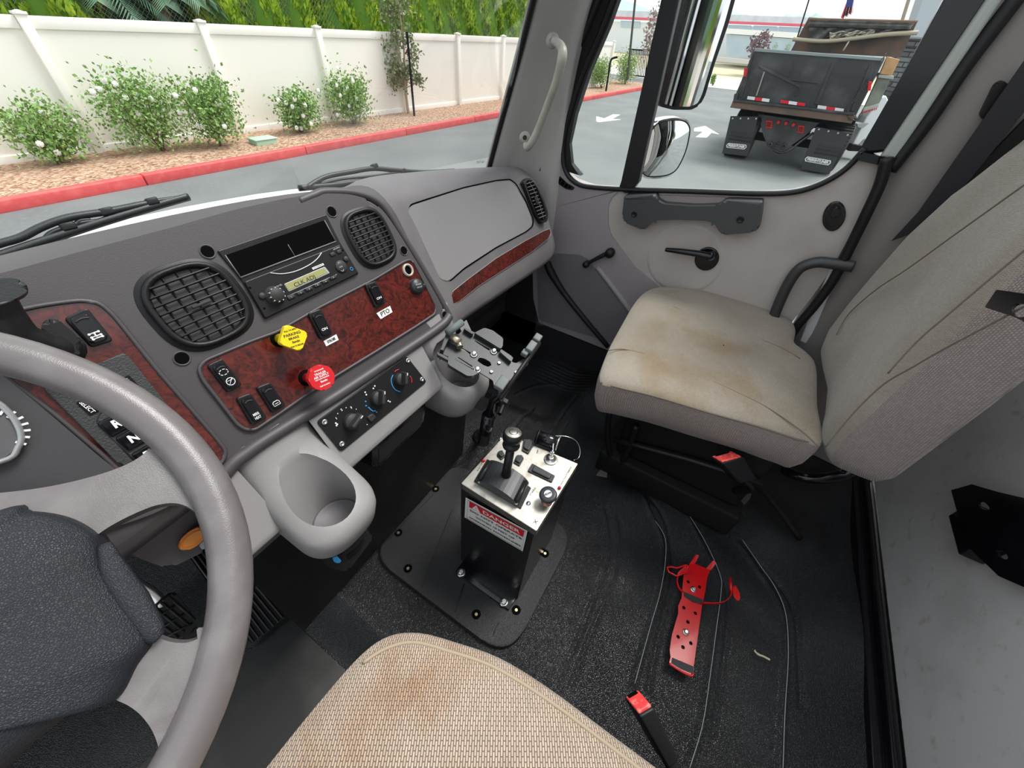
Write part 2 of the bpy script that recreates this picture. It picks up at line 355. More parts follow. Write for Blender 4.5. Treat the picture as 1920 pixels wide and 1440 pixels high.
# kerb line
CA = np.array((-6., 8.60, 0)); CB = np.array((27.3, 7.80, 0)); cdir = _n(CB-CA); cn = np.array((-cdir[1], cdir[0], 0))
mb = MB(); segs = [CA+cdir*s for s in np.arange(0, 35, 2.9)]
for a, b in zip(segs[:-1], segs[1:]):
    c = (a+b)/2+cn*.075+np.array((0, 0, -.93)); L = np.linalg.norm(b-a)-.012
    mb.box(c, cdir, cn, (0, 0, 1), L, .15, .16, .02)
tag(mb.obj('kerb', M['curb']), 'red painted kerb along the bark bed', None, kind='structure')
# bark bed
nx, ny = 150, 14; V = []; Fc = []
for i in range(nx+1):
    for j in range(ny+1):
        p = CA+cdir*(i/nx*35)+cn*(.14+j/ny*3.2); V.append((p[0], p[1], -.865+.012*random.random()+(.03 if j > 1 else 0)))
for i in range(nx):
    for j in range(ny): a = i*(ny+1)+j; Fc.append((a, a+ny+1, a+ny+2, a+1))
tag(mk('bark_bed', V, Fc, M['chips'], smooth=True), 'bed of brown bark chips between kerb and white fence', None, kind='structure')
# fence
FA = np.array((1.576, 10.228, 0)); FB = np.array((15.153, 9.656, 0)); fd = _n(FB-FA); fn = np.array((fd[1], -fd[0], 0)); FP = PL(FA, fn)
fence = thing('vinyl_fence', 'long white vinyl fence with flat panels behind the bark bed', 'fence', (2.85, 10.17, -.85))
posts = [FA+fd*(2.85-FA[0]+2.455*k)/fd[0] for k in range(-2, 10)]
for k, p in enumerate(posts):
    m = MB(); m.box(p+np.array((0, 0, .03))-fn*0+fn*.02, fd, fn, (0, 0, 1), .13, .13, 1.79, .006); m.box(p+fn*.02+np.array((0, 0, .94)), fd, fn, (0, 0, 1), .16, .16, .035, .008)
    m.box(p+fn*.02+np.array((0, 0, .965)), fd, fn, (0, 0, 1), .12, .12, .02, .006, taper=.3); m.obj('post', M['vinyl'], fence)
    if k < len(posts)-1:
        c = (p+posts[k+1])/2; m = MB(); m.box(c+np.array((0, 0, .84)), fd, fn, (0, 0, 1), 2.32, .05, .15, .008); m.obj('top_rail', M['vinyl'], fence); m = MB(); m.box(c+np.array((0, 0, -.80)), fd, fn, (0, 0, 1), 2.32, .05, .15, .008); m.obj('bottom_rail', M['vinyl'], fence)
        m = MB()
        m.box(c-fn*.01+np.array((0, 0, .02)), fd, fn, (0, 0, 1), 2.33, .02, 1.55)
        m.obj('panel', M['vinyl2'], fence)
def leaves(name, C, size, material, parent, up=.2, asp=.6, rng=None, flat=0):
    """cloud of small pointed leaves at points C (n,3)"""
    rng = rng or np.random.default_rng(3); n = len(C); d = rng.normal(size=(n, 3)); d[:, 2] += up; d /= np.linalg.norm(d, axis=1)[:, None]
    e_ = rng.normal(size=(n, 3)); e_ -= d*(e_*d).sum(1)[:, None]; e_ /= np.linalg.norm(e_, axis=1)[:, None]
    s = size*(.6+.8*rng.random((n, 1))); C = np.array(C)
    V = np.stack([C, C+d*s*.5+e_*s*asp*.5, C+d*s, C+d*s*.5-e_*s*asp*.5], 1).reshape(-1, 3)
    Fc = [(4*i, 4*i+1, 4*i+2, 4*i+3) for i in range(n)]
    return mk(name, V, Fc, material, parent)
def shrub(bb, base, label, seed, name='rose_bush', cat='bush', group='white rose bushes along the fence', z0=-.85, nleaf=1500, flowers=16, m='leafA', lift=0, grp=True):
    """bb: outline box of the shrub as seen, base: foot"""
    rng = np.random.default_rng(seed); b = ground_z(*base, z0); V_ = PL((b[0], b[1], 0), (-b[0], -b[1], 0))
    lo = V_.P(bb[0], bb[3]); hi = V_.P(bb[2], bb[1]); tl = V_.P(bb[0], bb[1]); w_ = abs(V_.loc(hi)[0]-V_.loc(lo)[0]); ztop = (hi[2]+tl[2])/2; ctr = (lo+hi)/2; ctr = np.array((ctr[0], ctr[1], 0))
    t = thing(name, label, cat, b, group if grp else None); st = MB(); nb = 9; CC = []
    for k in range(nb):
        a = 2*math.pi*k/nb+rng.random(); r_ = w_*.36*(.4+.6*rng.random()); h = (ztop-z0)*(.62+.40*rng.random()); tip = ctr+np.array((r_*math.cos(a), r_*.55*math.sin(a), 0)); tip[2] = z0+h
        mid = b*.5+tip*.5+np.array((0, 0, .05)); st.tube([b+rng.normal(size=3)*.02*[1, 1, 0], mid, tip], [.012, .009, .003], 5, res=3)
        n_ = int(nleaf*1.7)//nb; s = .25+.75*rng.random((n_, 1))**.8; L = b*(1-s)**2+2*mid*s*(1-s)+tip*s*s; CC.append(L+rng.normal(size=(n_, 3))*w_*.085*(.5+.7*np.sin(s*2.6)))
        n2 = nleaf//nb//2; q = ctr+rng.normal(size=(n2, 3))*[w_*.2, w_*.14, .001]; q[:, 2] = z0+.12+(ztop-z0)*.75*rng.random(n2); CC.append(q)
    st.obj('branches', M['stem'], t); CC = np.concatenate(CC); CC = CC[CC[:, 2] > z0+.05]; leaves('foliage', CC, .060 if w_ < 2.4 else .12, M[m], t, rng=rng)
    if flowers:
        fl = MB()
        for i in rng.choice(len(CC), flowers, replace=False):
            c = CC[i]+_n(EYE-CC[i])*.12
            for q in range(5): a = 2*math.pi*q/5; fl.box(c+np.array((.022*math.cos(a), 0, .022*math.sin(a))), (math.cos(a), .3, math.sin(a)), (0, 1, 0), (-math.sin(a), 0, math.cos(a)), .045, .012, .04, .005, 1)
        fl.obj('flowers', M['petal'], t)
    return t
shrub((8, 195, 170, 312), (118, 309), 'low sparse rose bush nearest the left edge', 11, nleaf=1100, flowers=8)
shrub((172, 138, 345, 290), (306, 285), 'widest rose bush with long arching shoots left of its twin', 12, nleaf=1500, flowers=10)
shrub((338, 148, 462, 285), (415, 276), 'dense rose bush touching the wide bush, left of the green lid', 13, nleaf=1600, flowers=12)
shrub((512, 168, 608, 252), (565, 250), 'small rounded rose bush right of the green valve box', 14, nleaf=1500, flowers=18)
shrub((602, 140, 710, 232), (665, 234), 'rose bush beside the young tree', 15, nleaf=1700, flowers=22)
shrub((1078, 104, 1166, 168), (1128, 166), 'green shrub at the fence end behind the bent pipe, seen through door window', 16, name='shrub', group='shrubs seen through the door window', flowers=10, nleaf=1800)
shrub((1132, 97, 1216, 160), (1172, 158), 'green shrub at the foot of the lamp pole', 17, name='shrub', group='shrubs seen through the door window', flowers=6, nleaf=1800)
shrub((1326, 140, 1346, 162), (1336, 161), 'small yellow-green shrub beyond the white arrow right of the mirrors', 18, name='shrub', cat='bush', z0=-1, flowers=0, nleaf=900, grp=False)
# young tree
b = ground_z(766, 214, -.85); V_ = PL((b[0], b[1], 0), (-b[0], -b[1], 0)); rng = np.random.default_rng(5)
t = thing('young_tree', 'slim young crape myrtle with reddish leaves staked before the fence', 'tree', b)
top = V_.P(742, -30); fork = V_.P(760, 165)
st = MB(); st.tube([b, fork, V_.P(757, 90), top], [.045, .035, .025, .012], 7)
CC = []
for (x, y, s, n_) in ((700, 120, 8, 120), (720, 95, 16, 200), (735, 125, 18, 320), (750, 145, 18, 330), (770, 130, 14, 260), (783, 150, 9, 170), (745, 75, 14, 200), (765, 70, 10, 130), (740, 35, 20, 240), (755, 10, 18, 260), (725, 15, 16, 200), (775, 100, 10, 130), (730, 150, 14, 180)):
    c = V_.P(x, y); r_ = np.linalg.norm(c-V_.P(x+s, y)); CC.append(c+rng.normal(size=(int(n_*.75), 3))*r_*.62); st.tube([fork+(c-fork)*.02, (fork+c)/2+np.array((0, 0, -.03)), c], [.014, .01, .004], 5, res=3)
st.obj('trunk', mat('pale_bark', (.42, .33, .24), .8), t); leaves('foliage', np.concatenate(CC), .085, M['leafM'], t, rng=rng)
fl = MB()
for (x, y) in ((690, 117), (694, 122), (764, 97)): c = V_.P(x, y); fl.lathe(c, (0, 0, 1), [(0, -.04), (.04, -.02), (.045, .01), (.02, .05), (0, .06)], 8)
fl.obj('flower_cluster', mat('magenta_flower', (.30, .05, .12), .7), t)
mb = MB(); q = ground_z(777, 219, -.85); mb.cyl(q, PL((q[0], q[1], 0), (-q[0], -q[1], 0)).P(763, 60), .03, n=10); tag(mb.obj('tree_stake', M['blackm']), 'thin black stake beside the young tree', 'stake')
# green valve box
b = ground_z(495, 270, -.85); mb = MB(); mb.box(b+np.array((0, 0, .05)), fd, fn, (0, 0, 1), .44, .30, .10, .01, taper=.95); o = thing('valve_box', 'pale green irrigation valve box set in the bark', 'valve box', b)
mb.obj('body', mat('pale_green', (.35, .52, .38), .6), o); mb = MB(); mb.box(b+np.array((0, 0, .105)), fd, fn, (0, 0, 1), .46, .32, .02, .01); mb.obj('lid', mat('pale_green_lid', (.42, .60, .45), .6), o)
# hedge of columnar evergreens behind fence
def hedge_proto(seed):
    rng = np.random.default_rng(seed); n_ = 9000; h = rng.random(n_)**.9; a = rng.random(n_)*2*math.pi; r_ = (.74-.26*h)*(.85+.22*np.sin(a*5+h*9))*(.8+.25*rng.random(n_))
    C = np.stack([r_*np.cos(a), r_*np.sin(a), h*3.1], 1)
    t = thing('columnar_evergreen', 'x', 'tree', (0, 0, 0), 'columnar evergreens behind the fence')
    d = np.stack([np.cos(a)*.35, np.sin(a)*.35, np.ones(n_)], 1)+rng.normal(size=(n_, 3))*.22; d /= np.linalg.norm(d, axis=1)[:, None]
    e_ = np.stack([-np.sin(a), np.cos(a), a*0], 1)+rng.normal(size=(n_, 3))*.5; e_ -= d*(e_*d).sum(1)[:, None]; e_ /= np.linalg.norm(e_, axis=1)[:, None]; s = .13*(.6+.8*rng.random((n_, 1)))
    V = np.stack([C, C+d*s*.55+e_*s*.22, C+d*s, C+d*s*.55-e_*s*.22], 1).reshape(-1, 3)
    mk('foliage', V, [(4*i, 4*i+1, 4*i+2, 4*i+3) for i in range(n_)], M['leafC'], t)
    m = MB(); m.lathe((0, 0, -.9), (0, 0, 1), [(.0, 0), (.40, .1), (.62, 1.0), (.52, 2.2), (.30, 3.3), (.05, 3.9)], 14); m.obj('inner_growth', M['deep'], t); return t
def dup(root, loc, rotz, label, scale=1):
    r = root.copy(); COL.objects.link(r); r.location = Vector([float(c) for c in loc]); r.rotation_euler = (0, 0, rotz); r.scale = (scale,)*3
    if label: r['label'] = label
    ROOTS.append(r)
    for ch in list(root.children):
        c = ch.copy(); COL.objects.link(c); c.parent = r
        for g_ in ch.children:
            d = g_.copy(); COL.objects.link(d); d.parent = c
    return r
pr = [hedge_proto(1), hedge_proto(2)]
spots = [(2.6, 'leftmost columnar evergreen above the fence'), (3.5, 'columnar evergreen just left of the dark palm leaves'), (6.35, 'evergreen beside the chain link gap, first right of the palm'), (7.15, 'evergreen left of the third fence post from the left'), (7.9, 'evergreen right above the third fence post from the left'),
    (9.1, 'evergreen above the rose bush that stands beside the young tree'), (9.9, 'evergreen whose left side shows just left of the young tree'), (10.7, 'evergreen directly behind the young tree'), (11.5, 'first evergreen to the right of the young tree'), (12.3, 'second evergreen to the right of the young tree'), (13.1, 'third evergreen to the right of the young tree'), (13.9, 'fourth evergreen to the right of the young tree'),
    (14.7, 'evergreen next to last before the front pillar'), (15.5, 'last full evergreen before the front pillar'), (16.4, 'evergreen half hidden by the front pillar'), (17.3, 'last evergreen in the row, only a sliver showing against the front pillar seal'), (24.5, 'evergreen tip at the far fence end, seen through the front door window')]
for i, (x, lab) in enumerate(spots):
    p = FA+fd*(x-FA[0])+np.array((fd[1], -fd[0], 0))*-1.15
    loc = (p[0], p[1], .0+.15*math.sin(i*2.1))
    if i < 2: pr[i].location = Vector(loc); pr[i]['_l'] = list(loc); pr[i]['label'] = lab
    else: dup(pr[i % 2], loc, i*1.3, lab, .90+.12*random.random())
# palms in the gap at left, chain link behind
def palm(c, label, n=16, L=1.5, seed=0):
    rng = np.random.default_rng(seed); t = thing('fan_palm', label, 'palm', c, 'dark palms behind the fence')
    m = MB()
    for k in range(n):
        a = 2*math.pi*k/n+rng.random()*.4; el = .1+.7*rng.random(); d = np.array((math.cos(a)*math.cos(el), math.sin(a)*math.cos(el), math.sin(el)))
        P = [np.array(c)+d*L*s+np.array((0, 0, -.75*L*s*s)) for s in (.1, .35, .6, .85, 1)]
        for s0 in range(4):
            a0, a1 = P[s0], P[s0+1]; tt = _n(a1-a0); sd = _n(np.cross(tt, (0, 0, 1)))
            for q in range(7):
                o_ = a0+(a1-a0)*q/7; 
                for sg in (-1, 1): e_ = o_+tt*.16+sd*sg*.22+np.array((0, 0, -.05)); w_ = tt*.016; m.add([o_-w_, o_+w_, e_], [(0, 1, 2)])
        m.tube(P, [.014, .012, .01, .008, .003], 5, res=3)
    m.obj('fronds', M['leafD'], t); m = MB(); m.cyl((c[0], c[1], -1), c, .16, .12, 12); m.obj('trunk', M['stem'], t)
for i, x in enumerate((1.9, 4.3, 5.3)):
    p = FA+fd*(x-FA[0])+np.array((-fd[1], fd[0], 0))*1.3; palm((p[0], p[1], 1.35+.1*i), ('dark palm at the top left corner of the view', 'dark arching palm leaves over the second fence bay', 'palm half behind chain link above the second fence post')[i], 26, 1.15, i)
ch = MB(); L0 = FA+fd*0+np.array((-fd[1], fd[0], 0))*.7; Lp = np.array((fd[0], fd[1], 0))
for k in range(78):
    for sg in (-1, 1):
        a = L0+Lp*(k*.09)+np.array((0, 0, .55)); bq = a+Lp*sg*1.5+np.array((0, 0, 1.5)); ch.tube([a, bq], .004, 3, False, cap=False)
cl = ch.obj('chain_link_fence', mat('dull_galvanised', (.25, .28, .26), .5, .6)); tag(cl, 'chain link fence showing in gaps of the hedge above white fence', 'fence')
for ob in [cl]: pass
hgd = MB()
for k in range(26):
    p_ = FA+fd*(k*.85-1.5)+np.array((-fd[1], fd[0], 0))*2.6; hgd.lathe((p_[0], p_[1], -1), (0, 0, 1), [(.0, 0), (.8, .2), (.9, 2.2+.3*math.sin(k*2.3)), (.6, 3.3+.4*math.sin(k*1.7)), (.1, 3.9)], 9)
tag(hgd.obj('dark_shrubbery', M['leafD']), 'dark green growth filling the gaps behind the hedge', 'shrubbery', kind='stuff')
# painted arrows on the asphalt
AW = mat('road_paint', (.82, .82, .80), .7, vary=(9, (.6, .6, .58), .55, .8))
def arrow(name, pts, label):
    P = [ground_z(x, y, -.996) for x, y in pts]; pl = PL(P[0], (0, 0, 1), (0, 1, 0)); m = MB(); m.slab(P, pl, .003); o = m.obj(name, AW); tag(o, label, 'road marking')
arrow('painted_arrow', [(1118, 227), (1118, 218), (1133, 222), (1150, 214), (1163, 215), (1148, 223), (1165, 224), (1122, 229)], 'white painted arrow on the asphalt left of the mirrors')
arrow('painted_arrow', [(1302, 240), (1322, 236), (1349, 252), (1334, 249), (1325, 258), (1304, 257), (1318, 247), (1301, 246)], 'white painted arrow on the asphalt right of the lower mirror')
# far ground
def flat(name, pts, z, m, label, k='structure', cat=None, th=.01):
    P = [ground_z(x, y, z) for x, y in pts]; o = mk(name, P, [tuple(range(len(P)))], m); tag(o, label, cat, kind=k); return o
tag(mk('concrete_apron', [(34, -40, -.985), (46, -40, -.985), (46, 60, -.985), (34, 5.9, -.985)], [(0, 1, 2, 3)], M['concrete']), 'pale concrete driveway beyond the asphalt', None, kind='structure')
tag(mk('dry_verge', [(46, -60, -.98), (90, -60, .6), (90, 90, .6), (46, 90, -.98)], [(0, 1, 2, 3)], M['dirt']), 'dry grass bank across the road', None, kind='structure')
# barrier, building
BX = PL((62, 0, 0), (-1, 0, 0)); BX2 = PL((56, 0, 0), (-1, 0, 0))
def quad(mb, pl, x0, x1, y0l, y0r, y1l, y1r, dep=.3, off=0): mb.slab([pl.P(x0, y0l, off), pl.P(x1, y0r, off), pl.P(x1, y1r, off), pl.P(x0, y1l, off)], pl, dep)
bld = thing('warehouse', 'long white industrial building with a red roof stripe far behind the trucks', 'building', (66, 5, -1))
mb = MB(); quad(mb, BX, 1096, 1760, 38, 62, 118, 140, 12); mb.obj('wall', mat('warehouse_wall', (.72, .76, .78), .7), bld)
mb = MB(); quad(mb, BX, 1096, 1760, 17, 42, 30, 56, .5, -1.5); mb.obj('roof_screen', mat('roof_screen', (.50, .56, .56), .8, vary=(1.2, (.58, .63, .62), .4, .6)), bld)
mb = MB(); quad(mb, BX, 1096, 1760, 28.5, 55, 33.5, 60, .5, .3); mb.obj('roof_stripe', mat('red_trim', (.70, .12, .16), .6), bld)
dm = mat('roll_up_door', (.45, .55, .62), .6)
for (a, b_) in ((1164, 1200), (1366, 1408), (1413, 1456), (1461, 1506), (1512, 1560)):
    s_ = (a-1096)*.038; s2_ = (b_-1096)*.038; mb = MB(); quad(mb, BX, a, b_, 36+s_, 36+s2_, 48+s_, 48+s2_, .2, .1); mb.obj('roll_up_door', dm, bld)
low = thing('low_building', 'low blue-grey building with a white roof edge in front of the warehouse', 'building', (57, 5, -1))
mb = MB(); quad(mb, BX2, 1362, 1640, 64, 83, 105, 125, 4); mb.obj('wall', mat('blue_grey_wall', (.42, .52, .60), .7, vary=(.8, (.50, .58, .64), .4, .7)), low)
mb = MB(); quad(mb, BX2, 1360, 1640, 53, 70, 63, 82, 4.2, .2); mb.obj('roof_edge', mat('white_edge', (.85, .85, .84), .6), low)
mb = MB(); P3 = PL((48, 0, 0), (-1, 0, 0)); quad(mb, P3, 1335, 1600, 106, 128, 114, 137, .4); tag(mb.obj('road_barrier', M['concrete']), 'low pale concrete barrier beyond the driveway', 'barrier')
# pole, pipe, iron fence
mb = MB(); LP = PL((26, 9, 0), (-26, -9, 0)); mb.cyl(LP.P(1176, 150), LP.P(1197, -60), .06, .05, 12); tag(mb.obj('lamp_pole', mat('bronze_pole', (.06, .065, .06), .5)), 'tall dark lamp pole by the shrubs through the front door window', 'pole')
mb = MB(); LP = PL((22, 9, 0), (-22, -9, 0)); mb.tube([LP.P(1136, 171), LP.P(1141, 140), LP.P(1144, 118), LP.P(1148, 110), LP.P(1158, 107)], .045, 8); tag(mb.obj('bent_pipe', M['blackm']), 'short black bent standpipe in front of the shrub', 'pipe')
IFn = thing('iron_fence', 'thin black iron fence right of the lamp pole', 'fence', (36, 8, -1)); IP = PL((36, 9, 0), (-1, 0, 0)); mb = MB(); mb2 = MB()
for i in range(18):
    x = 1176+i*3; mb.cyl(IP.P(x+6, 92), IP.P(x, 145), .03, n=4)
mb.obj('pickets', M['blackm'], IFn); mb2.tube([IP.P(1178, 92), IP.P(1236, 97)], .04, 4, False); mb2.tube([IP.P(1172, 140), IP.P(1230, 146)], .04, 4, False); mb2.obj('rails', M['blackm'], IFn)
mb = MB(); LP = PL((30, 0, 0), (-1, 0, 0)); mb.cyl(LP.P(1486, 100), LP.P(1526, -30), .035, .03, 8); tag(mb.obj('flag_pole', M['blackm']), 'thin dark pole left of the raised tarp', 'pole')
mb = MB(); mb.cyl(LP.P(1685, 60), LP.P(1710, -20), .07, n=10); tag(mb.obj('light_pole', mat('tan_pole', (.35, .30, .22), .6)), 'brown pole in front of the grey column', 'pole')
# flag
fp = thing('flag', 'red, white and blue striped flag hanging above the tarp', 'flag', (32, .5, 2.8)); FPn = PL((32, 0, 0), (-1, 0, 0))
mats = [mat('flag_red', (.6, .03, .05), .7), mat('flag_white', (.85, .85, .85), .7), mat('flag_blue', (.03, .05, .22), .7)]
for k in range(6):
    m = MB(); x0 = 1575+k*3.6; 
    V = [FPn.P(1594+k*1.2, -14+k*1.0), FPn.P(1595+k*1.2+1, -14+k), FPn.P(x0+6.5, 36-k*2), FPn.P(x0+1.5, 33-k*2)]; m.slab(V, FPn, .02); m.obj('stripe', mats[k % 2], fp)
m = MB(); m.slab(px(FPn, [(1590, -16), (1604, -16), (1598, 12), (1586, 14)], .03), FPn, .02); m.obj('canton', mats[2], fp)
# far trees and hills
def blob(label, x, y0, y1, wpx, X, m, seed, nm='tree', n_=700, grp=None):
    rng = np.random.default_rng(seed); pl = PL((X, 0, 0), (-1, 0, 0)); c = pl.P(x, (y0+y1)/2); r_ = abs(pl.P(x+wpx/2, y1)[1]-pl.P(x-wpx/2, y1)[1])/2; h = np.linalg.norm(pl.P(x, y0)-pl.P(x, y1))/2
    b = pl.P(x, y1); t = thing(nm, label, 'tree', b, grp); q = rng.normal(size=(n_, 3)); q /= np.linalg.norm(q, axis=1)[:, None]; q *= (.4+.6*rng.random((n_, 1))); leaves('foliage', c+q*[r_, r_, h], r_*.28, m, t, rng=rng)
    mm = MB(); mm.cyl(b, c, r_*.08, r_*.05, 6)
    for k in range(5): mm.tube([c-np.array((0, 0, h*.6)), c+rng.normal(size=3)*[r_*.5, r_*.5, h*.4]], r_*.03, 4, False)
    mm.obj('trunk', M['stem'], t)
blob('dark reddish tree in front of the blue-grey building', 1425, 56, 112, 44, 50, mat('purple_leaf', (.20, .13, .15), .8), 3, 'red_tree', 420)
blob('small green tree right of the reddish tree', 1452, 78, 108, 12, 49, mat('far_green', (.22, .34, .20), .8), 4, 'small_tree', 300, 'small green trees by the low building')
blob('small green tree nearest the raised tarp', 1476, 74, 110, 14, 49, mat('far_green', (.22, .34, .20), .8), 5, 'small_tree', 300, 'small green trees by the low building')
blob('sparse bare pinkish tree behind the iron fence', 1225, 5, 120, 40, 34, mat('dry_leaf', (.34, .27, .24), .8), 6, 'bare_tree', 420)
blob('bright green bush at the iron fence beside the mirror', 1226, 82, 112, 16, 33, mat('bright_green', (.30, .45, .08), .8), 8, 'green_tree', 300)
hm = mat('hazy_trees', (.50, .60, .60), 1.0, vary=(.05, (.42, .53, .50), .4, .6)); HP = PL((240, 0, 0), (-1, 0, 0)); rng = np.random.default_rng(2); rows = [[], [], []]
for i in range(160):
    x = 900+i*7.0; hy = 50+(x-1300)*.079; yt = hy-30-8*math.sin(i*.23)-7*rng.random(); a = HP.P(x, yt); rows[0].append(a); rows[1].append(a+np.array((20, 0, -3))*0+np.array((-8, 0, -7.))); rows[2].append(np.array((a[0]-30, a[1], -1)))
tag(loft('tree_line', rows, hm), 'hazy tree covered hills on the horizon', None, kind='structure')
# ---- dump truck
D = (1340, 0, 4.3625)
def zz(pts): return [(1340+x/4.3625, y/4.3625) for x, y in pts]
TR = PL((12.6, 0, 0), (-1, 0, 0)); dt = thing('dump_truck', 'black dump truck seen from behind, bed raised cover folded, parked on the lot', 'truck', (13, 0, -1))
bk = mat('black_paint', (.028, .030, .032), .35, vary=(2.2, (.085, .09, .095), .48, .75)); bkf = mat('flap_rubber', (.032, .034, .037), .6); rust = mat('rusty_steel', (.16, .10, .07), .8, vary=(3, (.08, .07, .065), .4, .65)); tarp = mat('old_tarp', (.10, .105, .10), .7, vary=(4, (.22, .22, .20), .45, .7), bump=[(6, .8, .05)])
def dz(name, pts, m, off=0, dep=.04, pl=TR, par=dt, bev=.006):
    q = MB(); q.slab(px(pl, zz(pts), off), pl, dep, bev, 1); return q.obj(name, m, par)
dz('bed_side_wall', [(325, 400), (1392, 482), (1135, 985), (130, 870)], bk, -.06, 3.6)
dz('tailgate', [(330, 400), (1385, 482), (1130, 985), (135, 870)], bk, 0, .08)
dz('tailgate_rail', [(325, 393), (1392, 472), (1378, 500), (318, 420)], mat('worn_grey_edge', (.22, .26, .26), .5), .05, .12)
for pts in ([(655, 490), (668, 490), (608, 652), (596, 650)], [(965, 500), (985, 502), (850, 860), (815, 850)], [(1265, 530), (1280, 532), (1130, 910), (1110, 905)], [(300, 450), (318, 452), (225, 800), (205, 798)], [(600, 645), (840, 675), (838, 686), (598, 655)]): dz('stiffener', pts, bk, .035, .04)
dz('latch_bar', [(370, 530), (500, 590), (700, 700), (690, 718), (480, 612), (358, 548)], bk, .06, .02); dz('latch_rod', [(400, 585), (412, 588), (345, 785), (335, 783)], mat('worn_rod', (.3, .29, .25), .6), .05, .02)
q = MB(); q.tube(px(TR, zz([(690, 700), (700, 740), (680, 775), (660, 780), (662, 750), (690, 705)]), .05), .012, 6); q.obj('latch_hook', bk, dt)
dz('bed_lip', [(150, 830), (1150, 945), (1120, 1010), (125, 880)], rust, .10, .3); dz('lip_channel', [(160, 815), (1145, 925), (1140, 945), (150, 832)], bk, .14, .1)
for (x0, y0, x1, y1, cs) in ((270, 798, 450, 822, 'WRW'), (542, 828, 742, 856, 'RWR'), (845, 872, 1058, 902, 'WRW')):
    for k, c in enumerate(cs):
        a = k/3; b_ = (k+1)/3; dz('reflective_tape', [(x0+(x1-x0)*a, y0+(y1-y0)*a-12), (x0+(x1-x0)*b_, y0+(y1-y0)*b_-12), (x0+(x1-x0)*b_-6, y0+(y1-y0)*b_+14), (x0+(x1-x0)*a-6, y0+(y1-y0)*a+14)], M['label'] if c == 'W' else M['sign_red'], .03+.02, .01, bev=0)
dz('tail_light_panel', [(350, 930), (860, 1005), (740, 1110), (560, 1240), (500, 1240), (430, 1190), (395, 1100)], bk, -.3, .05)
for (x, y, a, b_) in ((445, 1018, 62, 72), (705, 1058, 62, 72)):
    o = dz('tail_light', [(x-a/2+8, y-b_/2), (x+a/2, y-b_/2+6), (x+a/2-10, y+b_/2), (x-a/2, y+b_/2-8)], M['sign_red'], -.27, .03); dz('light_inner', [(x-14, y-18), (x+20, y-14), (x+10, y+22), (x-20, y+18)], mat('dark_red', (.14, .01, .01), .3), -.25, .02)
for (x, y) in ((522, 1000), (583, 1008), (644, 1020)): q = MB(); c = TR.P(*zz([(x, y)])[0], -.27); q.cyl(c, c+TR.n*.04, .045, .035, 12); q.obj('marker_light', M['sign_red'], dt)
q = MB(); c = TR.P(*zz([(505, 1190)])[0], -.2)
for (x, y, r_) in ((455, 1180, .055), (565, 1195, .06), (512, 1175, .04)): c = TR.P(*zz([(x, y)])[0], -.24); q.lathe(c, (-1, 0, 0), [(0, 0), (r_, 0), (r_, .06), (r_*.6, .08), (r_*.55, .02), (0, .02)], 14)
q.tube(px(TR, zz([(480, 1225), (540, 1250), (620, 1225), (700, 1160), (810, 1085)]), -.3), .03, 6); q.obj('tow_hitch', bk, dt)
def flap(pts, cx, cy, tw):
    dz('mud_flap', pts, bkf, -.1, .02)
    for k in range(4): a = .08+.84*k/3; x = pts[0][0]+(pts[1][0]-pts[0][0])*a; y = pts[0][1]+(pts[1][1]-pts[0][1])*a+18; q = MB(); c = TR.P(*zz([(x, y)])[0], -.1); q.cyl(c, c+TR.n*.02, .018, n=8); q.obj('flap_bolt', M['metal'], dt)
    u = _n(TR.P(*zz([(cx+40, cy+(14 if cx > 500 else 8))])[0])-TR.P(*zz([(cx-40, cy)])[0])); v = (0, 0, 1); c = TR.P(*zz([(cx, cy)])[0], -.095)
    q = MB(); L = [c+u*a+np.array(v)*b_ for a, b_ in ((-tw/2+.03, -.052), (tw/2-.03, -.052), (tw/2, 0), (tw/2-.03, .052), (-tw/2+.03, .052), (-tw/2, 0))]; q.slab(L, TR, .004); q.obj('badge_plate', M['label'], dt)
    q = MB(); L = [c+TR.n*.002+u*a*.92+np.array(v)*b_*.72 for a, b_ in ((-tw/2+.03, -.052), (tw/2-.03, -.052), (tw/2, 0), (tw/2-.03, .052), (-tw/2+.03, .052), (-tw/2, 0))]; q.slab(L, TR, .003); q.obj('badge_border', bkf, dt)
    text('badge_lettering', 'FREIGHTLINER', c+TR.n*.004, u, v, .05, M['label'], dt, w=tw*.82, bold=.004)
ch_bk = 0
flap([(130, 950), (358, 952), (268, 1280), (60, 1255)], 177, 1196, .48); flap([(830, 1035), (1110, 1090), (938, 1425), (700, 1385)], 843, 1316, .55)
for (y0, y1) in ((1.22, .62), (-.72, -1.32)):
    q = MB(); c0 = np.array((13.2, y0, -.5)); q.lathe(c0, (0, -1, 0), [(.2, 0), (.3, .02), (.47, .0), (.5, .04), (.5, abs(y0-y1)/2-.03), (.46, abs(y0-y1)/2), (.5, abs(y0-y1)/2+.03), (.5, abs(y0-y1)-.04), (.46, abs(y0-y1)), (.25, abs(y0-y1)-.03)], 28)
    for k in range(40): a = 2*math.pi*k/40; q.box(c0+np.array((.5*math.cos(a), -abs(y0-y1)/2, .5*math.sin(a))), (0, 1, 0), (-math.sin(a), 0, math.cos(a)), (math.cos(a), 0, math.sin(a)), abs(y0-y1)*.9, .035, .03)
    q.obj('tyre', M['rubber'], dt)
q = MB(); q.abox(13.05, 20, -1.25, 1.2, -.16, .12); q.abox(13.3, 20, -.5, .3, -.5, -.1); q.abox(13.15, 13.28, -1.2, 1.0, -.58, -.42); q.obj('axle_and_frame', M['blackm'], dt)
T2 = PL((16.0, 0, 0), (-1, 0, 0))
